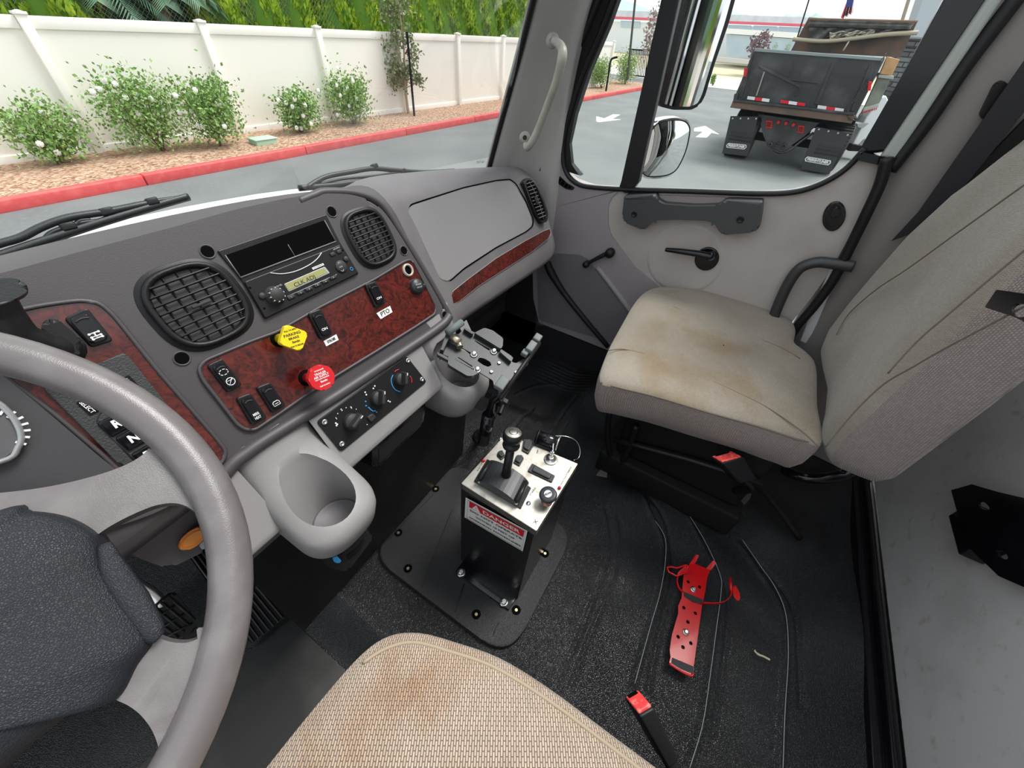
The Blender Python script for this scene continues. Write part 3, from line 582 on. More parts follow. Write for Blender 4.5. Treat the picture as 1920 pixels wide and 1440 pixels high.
dz('bed_front_wall', [(768, 145), (1665, 165), (1520, 470), (620, 420)], rust, 0, .1, T2); dz('rolled_tarp', [(775, 160), (1640, 185), (1600, 240), (755, 215)], tarp, .25, .3, T2, bev=.05)
rows = []
for i in range(9):
    r_ = []
    for j in range(25):
        x = 770+(1570-770)*j/24; y = 225+(i/8)*(95+10*math.sin(j*.8)) + (x-770)*.02*(1-i/8)-(x-770)*.055*(i/8); r_.append(T2.P(*zz([(x, y)])[0], .15+.10*math.sin(j*1.3+i*.7)+.05*math.sin(j*3.1-i)))
    rows.append(r_)
loft('tarp_fold', rows, tarp, dt)
q = MB(); q.tube(px(T2, zz([(640, 320), (880, 338), (1100, 320), (1400, 282), (1662, 268)]), .3), .045, 7); q.obj('tarp_pole', mat('bamboo_pole', (.42, .37, .26), .6), dt)
rows = []
for i in range(7):
    rows.append([T2.P(*zz([(940+370*j/20, 262+8*math.sin(j*.9)-j*.6+(i/6)*(52-j*1.0+7*math.sin(j*1.7)))])[0], .22+.06*math.sin(j*2.1+i*1.3)+.04*math.sin(i*2.2)) for j in range(21)])
loft('pale_tarp_fold', rows, mat('pale_canvas', (.62, .58, .46), .8, vary=(5, (.30, .28, .22), .5, .65), bump=[(9, 1, .05)]), dt)
q = MB(); q.tube(px(T2, zz([(1100, 335), (1050, 415)]), .3), .02, 5); q.obj('tarp_cord', mat('frayed_rope', (.6, .56, .45), .8), dt)
dz('tarp_top_edge', [(770, 140), (900, 150), (1250, 160), (1665, 165), (1662, 180), (772, 156)], mat('rust_edge', (.33, .20, .12), .8), .3, .1, T2)
T3 = PL((12.75, 0, 0), (-1, -.25, 0)); dz('timber_board', [(1412, 462), (1515, 486), (1450, 618), (1352, 606)], mat('pine_board', (.58, .34, .15), .6, vary=(5, (.42, .22, .09), .4, .7)), -.1, .05, T3)
dz('side_rail', [(1345, 612), (1468, 620), (1462, 650), (1335, 636)], mat('pale_rail', (.35, .38, .35), .6), -.05, .08, T3); dz('side_panel', [(1335, 636), (1440, 645), (1345, 850), (1225, 880)], mat('green_grey_panel', (.24, .26, .21), .6, vary=(3, (.14, .14, .12), .4, .6)), -.1, .05, T3)
dz('side_sill', [(1225, 878), (1345, 848), (1340, 880), (1205, 925)], mat('pale_sill', (.45, .45, .40), .6), -.05, .05, T3)
for k in range(8): dz('sill_tape', [(1215+k*15, 912-k*4), (1223+k*15, 910-k*4), (1218+k*15, 928-k*4), (1210+k*15, 930-k*4)], M['sign_red'], -.03, .01, T3, bev=0)
T4 = PL((15, 0, 0), (-1, -.3, 0)); dz('cab_fender', [(1370, 800), (1405, 785), (1425, 830), (1350, 960), (1290, 1060), (1170, 1190), (1130, 1180), (1240, 960)], mat('white_paint', (.80, .82, .82), .3), 0, .5, T4, bev=.02)
dz('cab_step', [(1120, 1185), (1215, 1195), (1200, 1240), (1095, 1235)], M['blackm'], .1, .3, T4); dz('fender_liner', [(1165, 1010), (1265, 1010), (1210, 1050), (1170, 1040)], mat('dull_alu', (.4, .42, .40), .5), .1, .3, T4)
def chain(pts, rr=.02):
    P, _ = catmull(px(TR, zz(pts), .12), None, False, 12); q = MB(); acc = 0; k = 0; last = P[0]
    for i in range(1, len(P)):
        if np.linalg.norm(P[i]-last) > .055:
            c = (P[i]+last)/2; d = _n(P[i]-last); s_ = _n(np.cross(d, (1, 0, 0) if k % 2 else (0, .3, 1))); q.tube([c+d*.035*math.cos(a)+s_*.018*math.sin(a) for a in np.linspace(0, 2*math.pi, 9)[:-1]], .007, 5, False, True); last = P[i]; k += 1
    return q.obj('chain', mat('dark_chain', (.08, .08, .08), .5, .7), dt)
chain([(330, 380), (285, 520), (262, 640), (255, 770), (180, 832), (150, 830)]); chain([(1400, 440), (1330, 560), (1230, 700), (1130, 830), (1090, 900), (1100, 970), (1180, 975), (1210, 890)])
for (x, y) in ((255, 592), (1270, 705)): dz('side_marker', [(x-12, y-40), (x+18, y-36), (x+6, y+38), (x-22, y+34)], M['sign_red'], .1, .05)
for pts in ([(160, 770), (195, 755), (180, 830), (150, 830)],): dz('corner_bracket', pts, bk, .1, .05)
# stone clad column at right
SP = PL((19, 0, 0), (-1, -.2, 0)); stc = mat('stack_stone', (.10, .105, .11), .8); tt = stc.node_tree; pp = tt.nodes['Principled BSDF']; gg = [n for n in tt.nodes if n.type == 'NEW_GEOMETRY'][0]
mp = tt.nodes.new('ShaderNodeMapping'); mp.inputs['Rotation'].default_value = (1.5708, 0, 1.5708); tt.links.new(gg.outputs['Position'], mp.inputs[0]); bt = tt.nodes.new('ShaderNodeTexBrick'); bt.inputs['Scale'].default_value = 1; bt.inputs['Brick Width'].default_value = .5; bt.inputs['Row Height'].default_value = .12; bt.inputs['Mortar Size'].default_value = .015
bt.inputs['Color1'].default_value = (.09, .095, .10, 1); bt.inputs['Color2'].default_value = (.22, .23, .24, 1); bt.inputs['Mortar'].default_value = (.03, .03, .03, 1); sxx = tt.nodes.new('ShaderNodeSeparateXYZ'); cmb = tt.nodes.new('ShaderNodeCombineXYZ')
tt.links.new(gg.outputs['Position'], sxx.inputs[0]); tt.links.new(sxx.outputs['Y'], cmb.inputs[0]); tt.links.new(sxx.outputs['Z'], cmb.inputs[1]); tt.links.new(cmb.outputs[0], bt.inputs['Vector']); tt.links.new(bt.outputs['Color'], pp.inputs['Base Color'])
cl_ = thing('entrance_column', 'pale grey building column on a dark stone clad base right of the dump truck', 'column', (19, -2, -1))
def zr(pts): return [(1540+x/3, y/3) for x, y in pts]
q = MB(); q.slab(px(SP, zr([(480, 215), (655, 215), (560, 700), (330, 700), (380, 560)])), SP, .8); q.obj('stone_base', stc, cl_)
q = MB(); q.slab(px(SP, zr([(470, 205), (670, 212), (665, 222), (468, 216)]), .1), SP, 1.0); q.obj('stone_cap', mat('grey_cap', (.3, .3, .3), .7), cl_)
q = MB(); q.slab(px(SP, zr([(500, 205), (630, 205), (770, -60), (590, -60)])), SP, .6); q.obj('shaft', mat('column_grey', (.50, .55, .58), .7), cl_); q = MB(); q.slab(px(SP, zr([(630, 205), (720, 205), (900, -60), (770, -60)]), -.25), SP, .6); q.obj('wing', mat('column_white', (.75, .78, .78), .7), cl_)
q = MB(); q.tube(px(SP, zr([(475, 265), (560, 272), (590, 285), (590, 300)]), .1), .03, 6); q.obj('conduit', M['rubber'], cl_); q = MB(); q.slab(px(SP, zr([(500, 360), (545, 355), (520, 400), (478, 412)]), .1), SP, .05); q.obj('notice', M['label'], cl_)
# ================================================================ CAB SHELL
DX = 1.50                                   # passenger door inner face
DP = PL((DX, 0, 0), (-1, 0, 0))
RW = PL((0, -.80, 0), (0, 1, 0))
FL = PL((0, 0, 0), (0, 0, 1), (0, 1, 0))
def polydist(X, Y, P):
    d = np.full(X.shape, 1e9)
    for (a, b) in zip(P[:-1], P[1:]):
        vx, vy = b[0]-a[0], b[1]-a[1]; t = np.clip(((X-a[0])*vx+(Y-a[1])*vy)/(vx*vx+vy*vy), 0, 1); d = np.minimum(d, np.hypot(X-a[0]-t*vx, Y-a[1]-t*vy))
    return d
def fl(pts, z=0): 
    P, _ = catmull([FL.off(z).P(x, y) for x, y in pts], None, False, 6); return P
GA = [(1136, 958), (1148, 997), (1142, 1040), (1120, 1103), (1087, 1193), (1045, 1277)]
GB = [(1157, 965), (1168, 997), (1160, 1047), (1140, 1110), (1113, 1177), (1070, 1290)]
GC = [(1205, 935), (1217, 960), (1245, 1003), (1248, 1047), (1238, 1110), (1220, 1173), (1190, 1282)]
GD = [(1222, 940), (1250, 975), (1267, 1027), (1262, 1090), (1237, 1193), (1218, 1293)]
GE = [(1293, 967), (1323, 1017), (1350, 1077), (1352, 1110), (1343, 1180), (1330, 1277), (1317, 1360), (1293, 1440)]
GF = [(1392, 1012), (1427, 1063), (1453, 1100), (1473, 1150), (1478, 1227), (1472, 1330), (1468, 1440)]
GG = [(1410, 1020), (1440, 1060), (1480, 1107), (1498, 1160), (1503, 1227), (1507, 1323)]
GH = [(1366, 1090), (1372, 1130), (1367, 1180), (1356, 1280), (1340, 1380)]
L1 = [(1003, 747), (985, 770), (967, 793), (955, 812)]; L2 = [(1083, 733), (1060, 765), (1033, 810)]; L3 = [(1098, 735), (1075, 770), (1050, 815)]; L4 = [(968, 722), (1010, 706), (1062, 705)]
xs = np.linspace(-.95, 1.5, 420); ys = np.linspace(-.80, 1.30, 360); X, Y = np.meshgrid(xs, ys, indexing='ij')
def sm(a, lo, hi): t = np.clip((a-lo)/(hi-lo), 0, 1); return t*t*(3-2*t)
Z = -.10*(1-sm(X, -.01, .12))*sm(Y, -.9, -.3)
Z += -.05*sm(X, .98, 1.10)*sm(Y, .28, .45)+.10*sm(Y, 1.0, 1.3)
Z += .018*np.sin(X*9+.5)*np.sin(Y*7+1.0)*sm(X, .55, .75)*(1-sm(Y, .3, .6))
Z += (.007*np.sin(X*23+1.3+2*np.sin(Y*9))+.006*np.sin(Y*19+X*11+.6))*sm(X, .62, .8)*(1-sm(Y, .25, .45))*sm(Y, -.76, -.62)
Z += .02*np.exp(-((X-.86)**2+(Y-.02)**2)/.012)-.015*np.exp(-((X-.72)**2+(Y+.05)**2)/.01)+.02*np.exp(-((X-.60)**2+(Y+.10)**2)/.008)
for G_, amp, wd in ((GA, -.006, .004), (GB, -.006, .004), (GC, .006, .006), (GD, -.006, .005), (GE, .006, .006), (GF, .006, .006), (GG, -.007, .005), (GH, -.006, .005), (L1, -.007, .005), (L2, -.005, .004), (L3, -.005, .004), (L4, .005, .006)):
    Z += amp*np.exp(-(polydist(X, Y, fl(G_))/wd)**2)
for k in range(7): Z += .004*np.exp(-((X-1.30-.025*k)/.006)**2)*sm(Y, .30, .36)*(1-sm(Y, .55, .62))
nx, ny = X.shape; V = np.stack([X, Y, Z-.012], -1).reshape(-1, 3); idx = np.arange(nx*ny).reshape(nx, ny)
Fq = np.stack([idx[:-1, :-1], idx[1:, :-1], idx[1:, 1:], idx[:-1, 1:]], -1).reshape(-1, 4).tolist()
floor = mk('floor', V, Fq, M['mat'], smooth=True); tag(floor, 'black grained rubber floor mat of the cab', None, kind='structure')
sc_m = mat('scuff', (.30, .31, .31), .7)
for G_ in (GC, GE, GF): m = MB(); m.tube(fl(G_, -.004), [.0012]*200 if 0 else .0011, 5, False); m.obj('worn_ridge_line', sc_m, floor)
m = MB(); m.slab([np.array(p) for p in ((-.95, -.5, -.108), (.0, -.5, -.108), (.0, .70, -.108), (-.95, .70, -.108))], PL((0, 0, -.108), (0, 0, 1), (0, 1, 0)), .002); m.obj('foot_mat', M['foot'], floor)
# engine cover plate with its screws
cp = thing('tunnel_cover', 'black textured rounded cover plate screwed to the floor under the control box', 'floor plate', (.44, .32, 0)); PC = PL((0, 0, .006), (0, 0, 1), (0, 1, 0))
m = MB(); m.slab(rounded([(.235, .075, .006), (.65, .075, .006), (.65, .575, .006), (.235, .575, .006)], .085, 7), PC, .02, .005); m.obj('plate', leather(mat('plate_rubber', (.013, .0135, .015), .45, bump=[(600, .7, .0012)]), 420, .4, .001), cp)
for a in [((780, 905), (700, 985)), ((812, 928), (716, 1022)), ((848, 955), (790, 1100)), ((870, 1095), (853, 1148)), ((935, 1168), (925, 1190))]:
    m = MB(); m.tube([PC.P(*a[0], .0005), PC.P(*a[1], .0005)], .0016, 5, False); m.obj('embossed_rib', M['rubber'], cp)
for (x, y) in ((817, 917), (747, 999), (765, 1066), (1022, 1038), (968, 1144), (893, 1152)):
    c = PC.P(x, y); s = MB(); s.lathe(c-np.array((0, 0, .0055)), (0, 0, 1), [(0, .0065), (.0035, .0065), (.0045, .0062), (.0046, .0058)], 12); m = MB(); m.lathe(c, (0, 0, 1), [(.012, 0), (.0125, .0012), (.009, .0010), (.0085, .0005), (0, .0005)], 18); h = m.obj('screw_recess', M['hole'], cp); m = MB(); m.cyl(c+np.array((0, 0, .0004)), c+np.array((0, 0, .0022)), .005, .0042, 8); m.obj('screw', mat('old_brass', (.35, .30, .18), .4, .8), h)
# rear wall, right side pillar
m = MB(); m.slab([(-.95, -.80, .02), (DX+.04, -.80, .02), (DX+.04, -.80, 1.72), (-.95, -.80, 1.72)], RW, .03); tag(m.obj('wall_rear', M['rear']), 'grey scuffed rear wall of the cab', None, kind='structure')
m = MB(); m.tube([(-.95, -.785, .01), (DX, -.785, .01)], .012, 8, False); m.abox(-.95, DX, -.81, -.74, -.03, .006, .003); m.abox(-.95, DX, -.775, -.765, .0, .03, .003)
tag(m.obj('trim_rear', M['gloss']), 'glossy black sill strip along the foot of the rear wall', None, kind='structure')
# B pillar panel (x = door plane, behind the door)
bp = thing('trim_pillar_rear', None, None, (DX, -.5, .5), kind='structure')
_q = [DP.P(x, y) for x, y in ((1490, 640), (1520, 600), (1600, 480), (1672, 333), (1757, 217), (1832, 100), (1910, 0), (2000, -115), (2122, -290))]; BPZ = [0]+[q[2] for q in _q]; BPY = [_q[0][1]-.10]+[q[1] for q in _q]
rows = []
for z in np.linspace(0, 1.72, 18):
    yf_p = np.interp(z, BPZ, BPY); rows.append([(DX+.06, yf_p+.03, z), (DX+.03, yf_p+.012, z), (DX+.0, yf_p, z), (DX-.012, yf_p-.03, z), (DX-.02, yf_p-.15, z), (DX-.02, -.62, z), (DX-.05, -.80, z)])
loft('pillar_panel', rows, M['bpillar'], bp)
m = MB(); m.tube([DP.P(1663, 296, .035), DP.P(1650, 345, .035), DP.P(1625, 400, .035), DP.P(1598, 455, .03), DP.P(1565, 520, .03), DP.P(1530, 570, .03), DP.P(1495, 612, .03), DP.P(1465, 660, .02)], .014, 12)
m.tube([DP.P(1668, 320, .012), DP.P(1740, 227, .012), DP.P(1807, 127, .012), DP.P(1890, 17, .012), DP.P(1970, -90, .012), DP.P(2118, -290, .012)], .016, 12); m.obj('door_seal', M['black'], bp)
m = MB(); m.slab(rounded(px(DP, [(1893, 160), (1880, 150), (1866, 158), (1838, 214), (1842, 224), (1855, 222), (1905, 170)], .03), .004), DP, .03, .006); m.obj('belt_height_slot', M['black'], bp)
bw = thing('seat_belt', 'dark lap and shoulder belt webbing hanging behind the passenger backrest', 'seat belt', DP.P(1800, 300, .06))
m = MB(); m.slab(px(DP, [(1925, 108), (1723, 397), (1672, 452), (1760, 420), (1790, 372), (1945, 180)], .05), DP, .004); m.obj('webbing', M['strap'], bw)
m = MB(); m.slab(px(DP, [(1945, 200), (1775, 375), (1740, 430), (1830, 380), (1960, 260)], .045), DP, .01); m.obj('retractor_cover', M['blackm'], bw)
# ---- passenger door
door = thing('door_1', None, None, (DX, .2, .4), kind='structure')
W_open = [(1160, -60), (1120, 70), (1085, 150), (1066, 220), (1060, 270), (1066, 312), (1085, 335), (1120, 346), (1170, 350), (1300, 354), (1420, 358), (1480, 356), (1520, 346), (1560, 328), (1590, 306), (1618, 280), (1660, 222), (1730, 110), (1810, -15), (1850, -75)]
outer = [(1100, -60), (1075, 60), (1045, 170), (1030, 250), (1030, 300), (1026, 345), (1003, 470), (1000, 540), (1004, 600), (1010, 612), (1045, 648), (1140, 658), (1250, 700), (1350, 740), (1440, 760)]
lam = px(DP, [(1000, 470), (1008, 603), (1140, 655)])
# door lower panel: big slab with window notch cut from the top
lowpts = [(1030, 296), (1052, 293), (1056, 318), (1072, 340), (1110, 352), (1165, 356), (1300, 360), (1420, 364), (1482, 362), (1524, 352), (1564, 333), (1594, 311), (1610, 294), (1640, 300), (1655, 306), (1640, 345), (1617, 395), (1590, 448), (1556, 510), (1520, 560), (1480, 610), (1450, 660), (1420, 760), (1310, 745), (1140, 657), (1012, 606), (1002, 560), (1000, 480), (1014, 400)]
dlow = MB(); dlow.hslab(rounded(px(DP, lowpts), .012, 3), [], DP, .05); dlow.obj('door_panel', M['door'], door)
gp = [(1026, 300), (1034, 291), (1055, 293), (1058, 318), (1074, 341), (1110, 353), (1162, 356), (1147, 370), (1140, 385), (1140, 420), (1145, 440), (1190, 500), (1239, 540), (1270, 600), (1320, 700), (1300, 745), (1140, 656), (1010, 606), (1000, 560), (998, 480), (1012, 400)]
m = MB(); m.slab(rounded(px(DP, gp, .006), .01, 3), DP, .01, .004); m.obj('front_grey_panel', M['doorgrey'], door)
# pocket recess & inner trims on the grey area
m = MB(); m.slab(rounded(px(DP, [(1006, 500), (1040, 475), (1095, 478), (1120, 510), (1190, 590), (1260, 680), (1170, 650), (1010, 600)], .009), .02, 4), DP, .006, .004); m.obj('map_pocket', mat('pocket_grey', (.16, .145, .16), .5, bump=[(450, .3, .0008)]), door)
m = MB(); m.tube(px(DP, [(1026, 492), (1034, 512), (1058, 550), (1095, 597), (1140, 650)], .018), [.016, .018, .013, .012, .011], 12); m.obj('pocket_strap', M['black'], door)
m = MB(); m.tube(px(DP, [(1120, 500), (1165, 560), (1205, 615)], .006), .012, 8); m.obj('moulded_rib', M['doorgrey'], door)
# round dish in the door skin
c = DP.P(1285, 480, .001); rows = []
def dring(r_, off): return [DP.W(DP.loc(c)[0]+r_*math.cos(a), DP.loc(c)[1]-.015+r_*.95*math.sin(a), off) for a in np.linspace(0, 2*math.pi, 49)[:-1]]
for r_, o_ in ((.135, .0005), (.128, .003), (.120, .0025), (.105, -.006+.007), (.05, .0008), (.002, .0008)): rows.append(dring(r_, o_))
loft('door_dish', rows, M['door'], door, closed=True)
m = MB(); m.slab(rounded(px(DP, [(1225, 366), (1362, 370), (1352, 388), (1240, 386)], .0065), .006), DP, .01, .002); m.obj('handle_recess_shade', mat('shaded_door_plastic', (.24, .22, .21), .6), door)  # thin slab in darkened door colour, recess shade painted behind the handle
hp = [(1169, 368), (1227, 366), (1232, 376), (1245, 383), (1300, 387), (1345, 386), (1360, 376), (1430, 378), (1428, 402), (1424, 428), (1412, 436), (1356, 441), (1348, 434), (1338, 418), (1320, 414), (1270, 412), (1228, 413), (1212, 428), (1205, 431), (1172, 418), (1166, 405)]
m = MB(); m.slab(rounded(px(DP, hp, .045), .006, 3), DP, .045, .010, 4); gh = m.obj('grab_handle', mat('handle_grey', (.045, .048, .050), .45, bump=GR), door)
for (x, y) in ((1189, 402), (1388, 412)): m = MB(); c = DP.P(x, y, .0455); m.lathe(c, (-1, 0, 0), [(0, .0005), (.006, .0005), (.0075, .002), (.009, .0022), (.0105, .001), (.011, 0)], 20); m.obj('screw_boss', M['black'], gh)
def oval(x, y, rx, ry, tilt, n=28): return [(x+rx*math.cos(a)*math.cos(tilt)-ry*math.sin(a)*math.sin(tilt), y+rx*math.cos(a)*math.sin(tilt)+ry*math.sin(a)*math.cos(tilt)) for a in np.linspace(0, 2*math.pi, n+1)[:-1]]
lt = MB(); lt.slab(px(DP, oval(1325, 486, 24, 21, -.6), .008), DP, .01, .004); L_ = lt.obj('latch_handle', M['gloss'], door); m = MB(); m.tube(px(DP, [(1248, 468), (1275, 471), (1310, 476), (1332, 480), (1335, 472)], .03), [.0085, .012, .014, .016, .010], 12, flat=(1, .8, (0, 0, 1))); m.cyl(DP.P(1333, 482, .005), DP.P(1333, 482, .034), .014, .012, 16); m.obj('lever', M['gloss'], L_)
ck = MB(); ck.lathe(DP.P(1146, 472, .005), (-1, 0, 0), [(.017, 0), (.019, .01), (.017, .028), (.008, .033), (0, .034)], 24); ck.tube([DP.P(1150, 470, .02), DP.P(1126, 481, .024), DP.P(1103, 493, .028)], [.013, .012, .010], 12, flat=(1, .7, (0, 0, 1))); Wc = ck.obj('window_crank', M['black'], door); m = MB(); m.lathe(DP.P(1102, 493, .025), (-1, 0, 0), [(.012, 0), (.0135, .012), (.013, .026), (.008, .031), (0, .032)], 20); m.obj('crank_knob', M['black'], Wc)
m = MB(); m.slab(px(DP, oval(1564, 406, 21, 29, .35), .006), DP, .01, .004, 3); L_ = m.obj('lock_bezel', M['gloss'], door); m = MB(); m.slab(px(DP, oval(1564, 405, 13, 20, .35), .010), DP, .003, .001, 3); m.obj('bezel_well', M['black'], L_); m = MB(); m.slab(px(DP, oval(1566, 399, 7, 12, .5), .018), DP, .01, .003, 3); m.obj('lock_button', M['gloss'], L_)
for pts, nm in (([(1043, 333), (1049, 330), (1062, 343), (1077, 352), (1074, 357), (1060, 354), (1046, 344)], 'pillar_vent'), ([(1163, 355), (1168, 351), (1214, 354), (1218, 359), (1212, 363), (1170, 362)], 'sill_vent')):
    m = MB(); m.slab(rounded(px(DP, pts, .010), .006), DP, .006, .002); v_ = m.obj(nm, M['black'], door); cc = np.mean(px(DP, pts), 0)
    a, b_ = np.array(pts[0]), np.array(pts[3]); m = MB(); pp_ = [tuple(np.mean(pts, 0)+(np.array(q)-np.mean(pts, 0))*.72) for q in pts]; m.slab(rounded(px(DP, pp_, .0105), .004), DP, .001); m.obj('vent_slot', M['hole'], v_)
    for k in (.3, .5, .7):
        q0 = a+(b_-a)*k if nm == 'pillar_vent' else np.array((1163+55*k, 353+4*k)); q1 = q0+np.array((-4, 8)) if nm == 'pillar_vent' else q0+np.array((-1, 9)); m = MB(); m.tube([DP.P(*q0, .0115), DP.P(*q1, .0115)], .0012, 5, False); m.obj('vent_rib', M['rubber'], v_)
# window frame rubber
ins = rounded(px(DP, [(x, y) for x, y in W_open], .0), .02, 3)
fr = MB(); wp = px(DP, [(1246, -280), (1170, -60), (1128, 55), (1092, 140), (1068, 215), (1056, 270), (1060, 318), (1082, 344), (1120, 352), (1200, 356), (1300, 359), (1420, 363), (1482, 361), (1524, 351), (1562, 333), (1592, 311), (1622, 278)], .004)
fr.tube(wp, .010, 10, flat=(.8, 1.2, (1, 0, 0))); fr.obj('window_rubber', M['black'], door)
m = MB(); m.slab(px(DP, [(1214, -280), (1257, -280), (1140, 50), (1104, 135), (1078, 215), (1066, 270), (1070, 308), (1088, 330), (1062, 322), (1045, 290), (1040, 262), (1052, 200), (1080, 110), (1118, 20)], .002), DP, .03, .004); m.obj('front_frame', M['black'], door)
m = MB(); m.slab(px(DP, [(1300, -280), (1335, -280), (1197, 342), (1186, 356), (1160, 352), (1166, 335)], .006), DP, .03, .005); m.obj('division_bar', M['black'], door)
m = MB(); m.slab(px(DP, [(1922, -280), (2059, -280), (1663, 286), (1612, 290), (1618, 282)], .004), DP, .03, .008); m.obj('rear_frame', M['gloss'], door)
m = MB(); m.slab(px(DP, [(2039, -280), (2067, -280), (1678, 304), (1652, 294)], .022), DP, .02, .008, 3); m.obj('frame_trim', mat('satin_trim', (.33, .36, .33), .35), door)
m = MB(); m.slab(rounded(px(DP, [(1614, 285), (1668, 296), (1658, 312), (1605, 300)], .022), .004), DP, .03, .006); m.obj('corner_clip', M['gloss'], door)
m = MB(); m.slab(px(DP, [(1500, 640), (1516, 648), (1572, 512), (1556, 505)], .010), DP, .02, .004); m.obj('door_edge', mat('white_edge_paint', (.6, .6, .6), .4), door)
wg = MB(); wg.slab(px(DP, [(1257, -280), (1186, -60), (1135, 60), (1100, 140), (1072, 220), (1064, 280), (1075, 330), (1110, 346), (1300, 356), (1450, 360), (1530, 346), (1600, 300), (1700, 150), (1830, -60), (1950, -280)], -.012), DP, .004); o = wg.obj('window_2', M['glass']); tag(o, 'clear glass of the passenger door', None, kind='structure')
text('etched_mark', 'SAFETY', DP.P(1087, 322, -.010), -DP.u*-1, DP.v, .008, M['print_'], o, w=.03)
m = MB(); m.tube([DP.P(1205, -280, .01), DP.P(1400, -300, .01), DP.P(1700, -300, .01), DP.P(2110, -285, .01)], .022, 12); m.obj('top_frame', M['black'], door)
# A pillar
ap = thing('trim_pillar_front', None, None, (1.35, .85, .85), kind='structure')
def yz(x, y, Yv): r_ = ray(x, y); return EYE+r_*(Yv/r_[1])
def xz(x, y, Xv): r_ = ray(x, y); return EYE+r_*(Xv/r_[0])
rows = []
for k in range(-5, 18):
    s = k/12; yl = 325-s*400; xl = 918+s*104*(1+.05*math.sin(s*3)); t_ = (325-yl)/325
    A = yz(xl, yl, .90-.28*s); B = yz(xl+30+18*s, yl, .86-.28*s); C_ = yz(xl+75+8*s, yl-5, .80-.26*s); D_ = xz(1046+86*s-12*math.sin(s*3.14), yl, DX-.10*s*0-.02); E_ = xz(1062+86*s-12*math.sin(s*3.14), yl, DX+.03)
    rows.append([A+np.array((.01, .03, 0)), A, A+(B-A)*.15+np.array((0, -.012, 0)), B, C_, D_*.65+C_*.35+np.array((-.01, -.01, 0)), D_, E_])
loft('pillar_trim', rows, M['pillar'], ap)
m = MB(); m.tube([r_[1]+np.array((-.003, .006, 0)) for r_ in rows], .009, 8); m.obj('windshield_seal', M['black'], ap)
m = MB(); m.tube([xz(1208, -280, DX), xz(1140, -60, DX), xz(1112, 20, DX), xz(1074, 110, DX), xz(1048, 190, DX), xz(1034, 260, DX), xz(1026, 320, DX), xz(1018, 380, DX)], .016, 10); m.tube([xz(1190, -280, DX-.02), xz(1122, -60, DX-.02), xz(1094, 20, DX-.02), xz(1060, 110, DX-.02), xz(1036, 190, DX-.02), xz(1024, 260, DX-.02), xz(1014, 320, DX-.02)], .008, 8); m.obj('door_seal', M['black'], ap)
hp_ = [yz(1036, 74, .63), yz(1052, 88, .60), yz(1054, 108, .585), yz(1044, 150, .60), yz(1026, 200, .635), yz(1008, 245, .67), yz(996, 268, .69), yz(988, 277, .71), yz(984, 262, .73)]
ah = thing('grab_handle', 'pale worn grab handle screwed to the front pillar beside the windshield', 'handle', hp_[4]); m = MB(); m.tube(hp_, [.009, .012, .013, .012, .012, .012, .012, .011, .008], 14); m.obj('grip', mat('worn_handle', (.36, .34, .29), .45, vary=(20, (.28, .28, .26), .4, .7)), ah)
for (x, y, Yv) in ((1036, 76, .645), (984, 258, .735)):
    c = yz(x, y, Yv-.01); q = MB(); q.lathe(c, _n(EYE-c), [(.018, -.02), (.018, 0), (.014, .004), (0, .005)], 20); e_ = q.obj('mount', mat('mount_grey', (.28, .27, .25), .5), ah); q = MB(); q.lathe(c+_n(EYE-c)*.005, _n(EYE-c), [(0, .001), (.004, .001), (.0055, .0015), (.007, 0)], 14); q.obj('screw', M['black'], e_)
# windshield glass
rows = []
for i in range(13):
    x = -1.0+2.42*i/12; yb = 1.03-.14*((x-.2)/1.2)**2*1.0; rows.append([(x-(x-.2)*.05*j, yb-.07*j*1.0, .84+.145*j) for j in range(7)])
o = loft('window_1', rows, M['glass']); tag(o, 'windshield glass', None, kind='structure')
text('etched_mark', 'DOT AS1', yz(901, 304, .90), (1, -.25, -.1), (0, -.4, 1), .008, M['rubber'], o, w=.035)
# ================================================================ DASHBOARD
dash = thing('dashboard', 'dark grey dashboard with burl wood panels in front of the steering wheel', 'dashboard', (.4, .75, .6))
DD = PL((0, .57, .8), (0, -.878, .478)); DG = PL((0, .70, .8), (0, -.878, .478))
def yf(z, y0): return y0+(z-.8)*.544
st = []
for X_, y0, zn, zb in [(-1.0, .578, .960, .645), (-.5, .578, .960, .645), (-.1, .578, .960, .645), (.02, .578, .960, .645), (.06, .578, .960, .655), (.15, .578, .961, .66), (.3, .578, .958, .66), (.45, .578, .950, .66), (.54, .579, .941, .66), (.60, .59, .928, .62), (.64, .64, .918, .56), (.69, .690, .910, .555), (.75, .70, .905, .55), (.9, .70, .888, .545), (1.05, .70, .870, .54), (1.2, .70, .850, .535), (1.32, .705, .832, .53), (1.40, .73, .815, .53), (1.45, .77, .80, .54), (1.475, .83, .78, .56)]:
    k = 0 if X_ < .6 else min(1, (X_-.6)/.1); yn = yf(zn, y0)+.035+.03*k
    r_ = [(X_, 1.02-.12*max(0, (X_-.2)/1.2)**2, zn-.085), (X_, .92-.02*k, zn-.050), (X_, yn+.06, zn-.006), (X_, yn, zn), (X_, yn-.022, zn-.006), (X_, yf(zn-.03, y0)+.004, zn-.03), (X_, yf(zn-.06, y0), zn-.06), (X_, yf(.78, y0), .78), (X_, yf(.68, y0), .68), (X_, yf(zb+.05, y0), zb+.05), (X_, yf(zb+.01, y0)+.01, zb+.012), (X_, yf(zb, y0)+.05, zb), (X_, yf(zb, y0)+.2, zb+.02), (X_, 1.05, zb+.05)]
    st.append(r_)
o = loft('dash_body', st, M['dash'], dash, mats=None) if 0 else loft('dash_body', st[:11], M['dash'], dash, sub=1)
o = loft('passenger_body', st[10:], M['dashmid'], dash, sub=1)
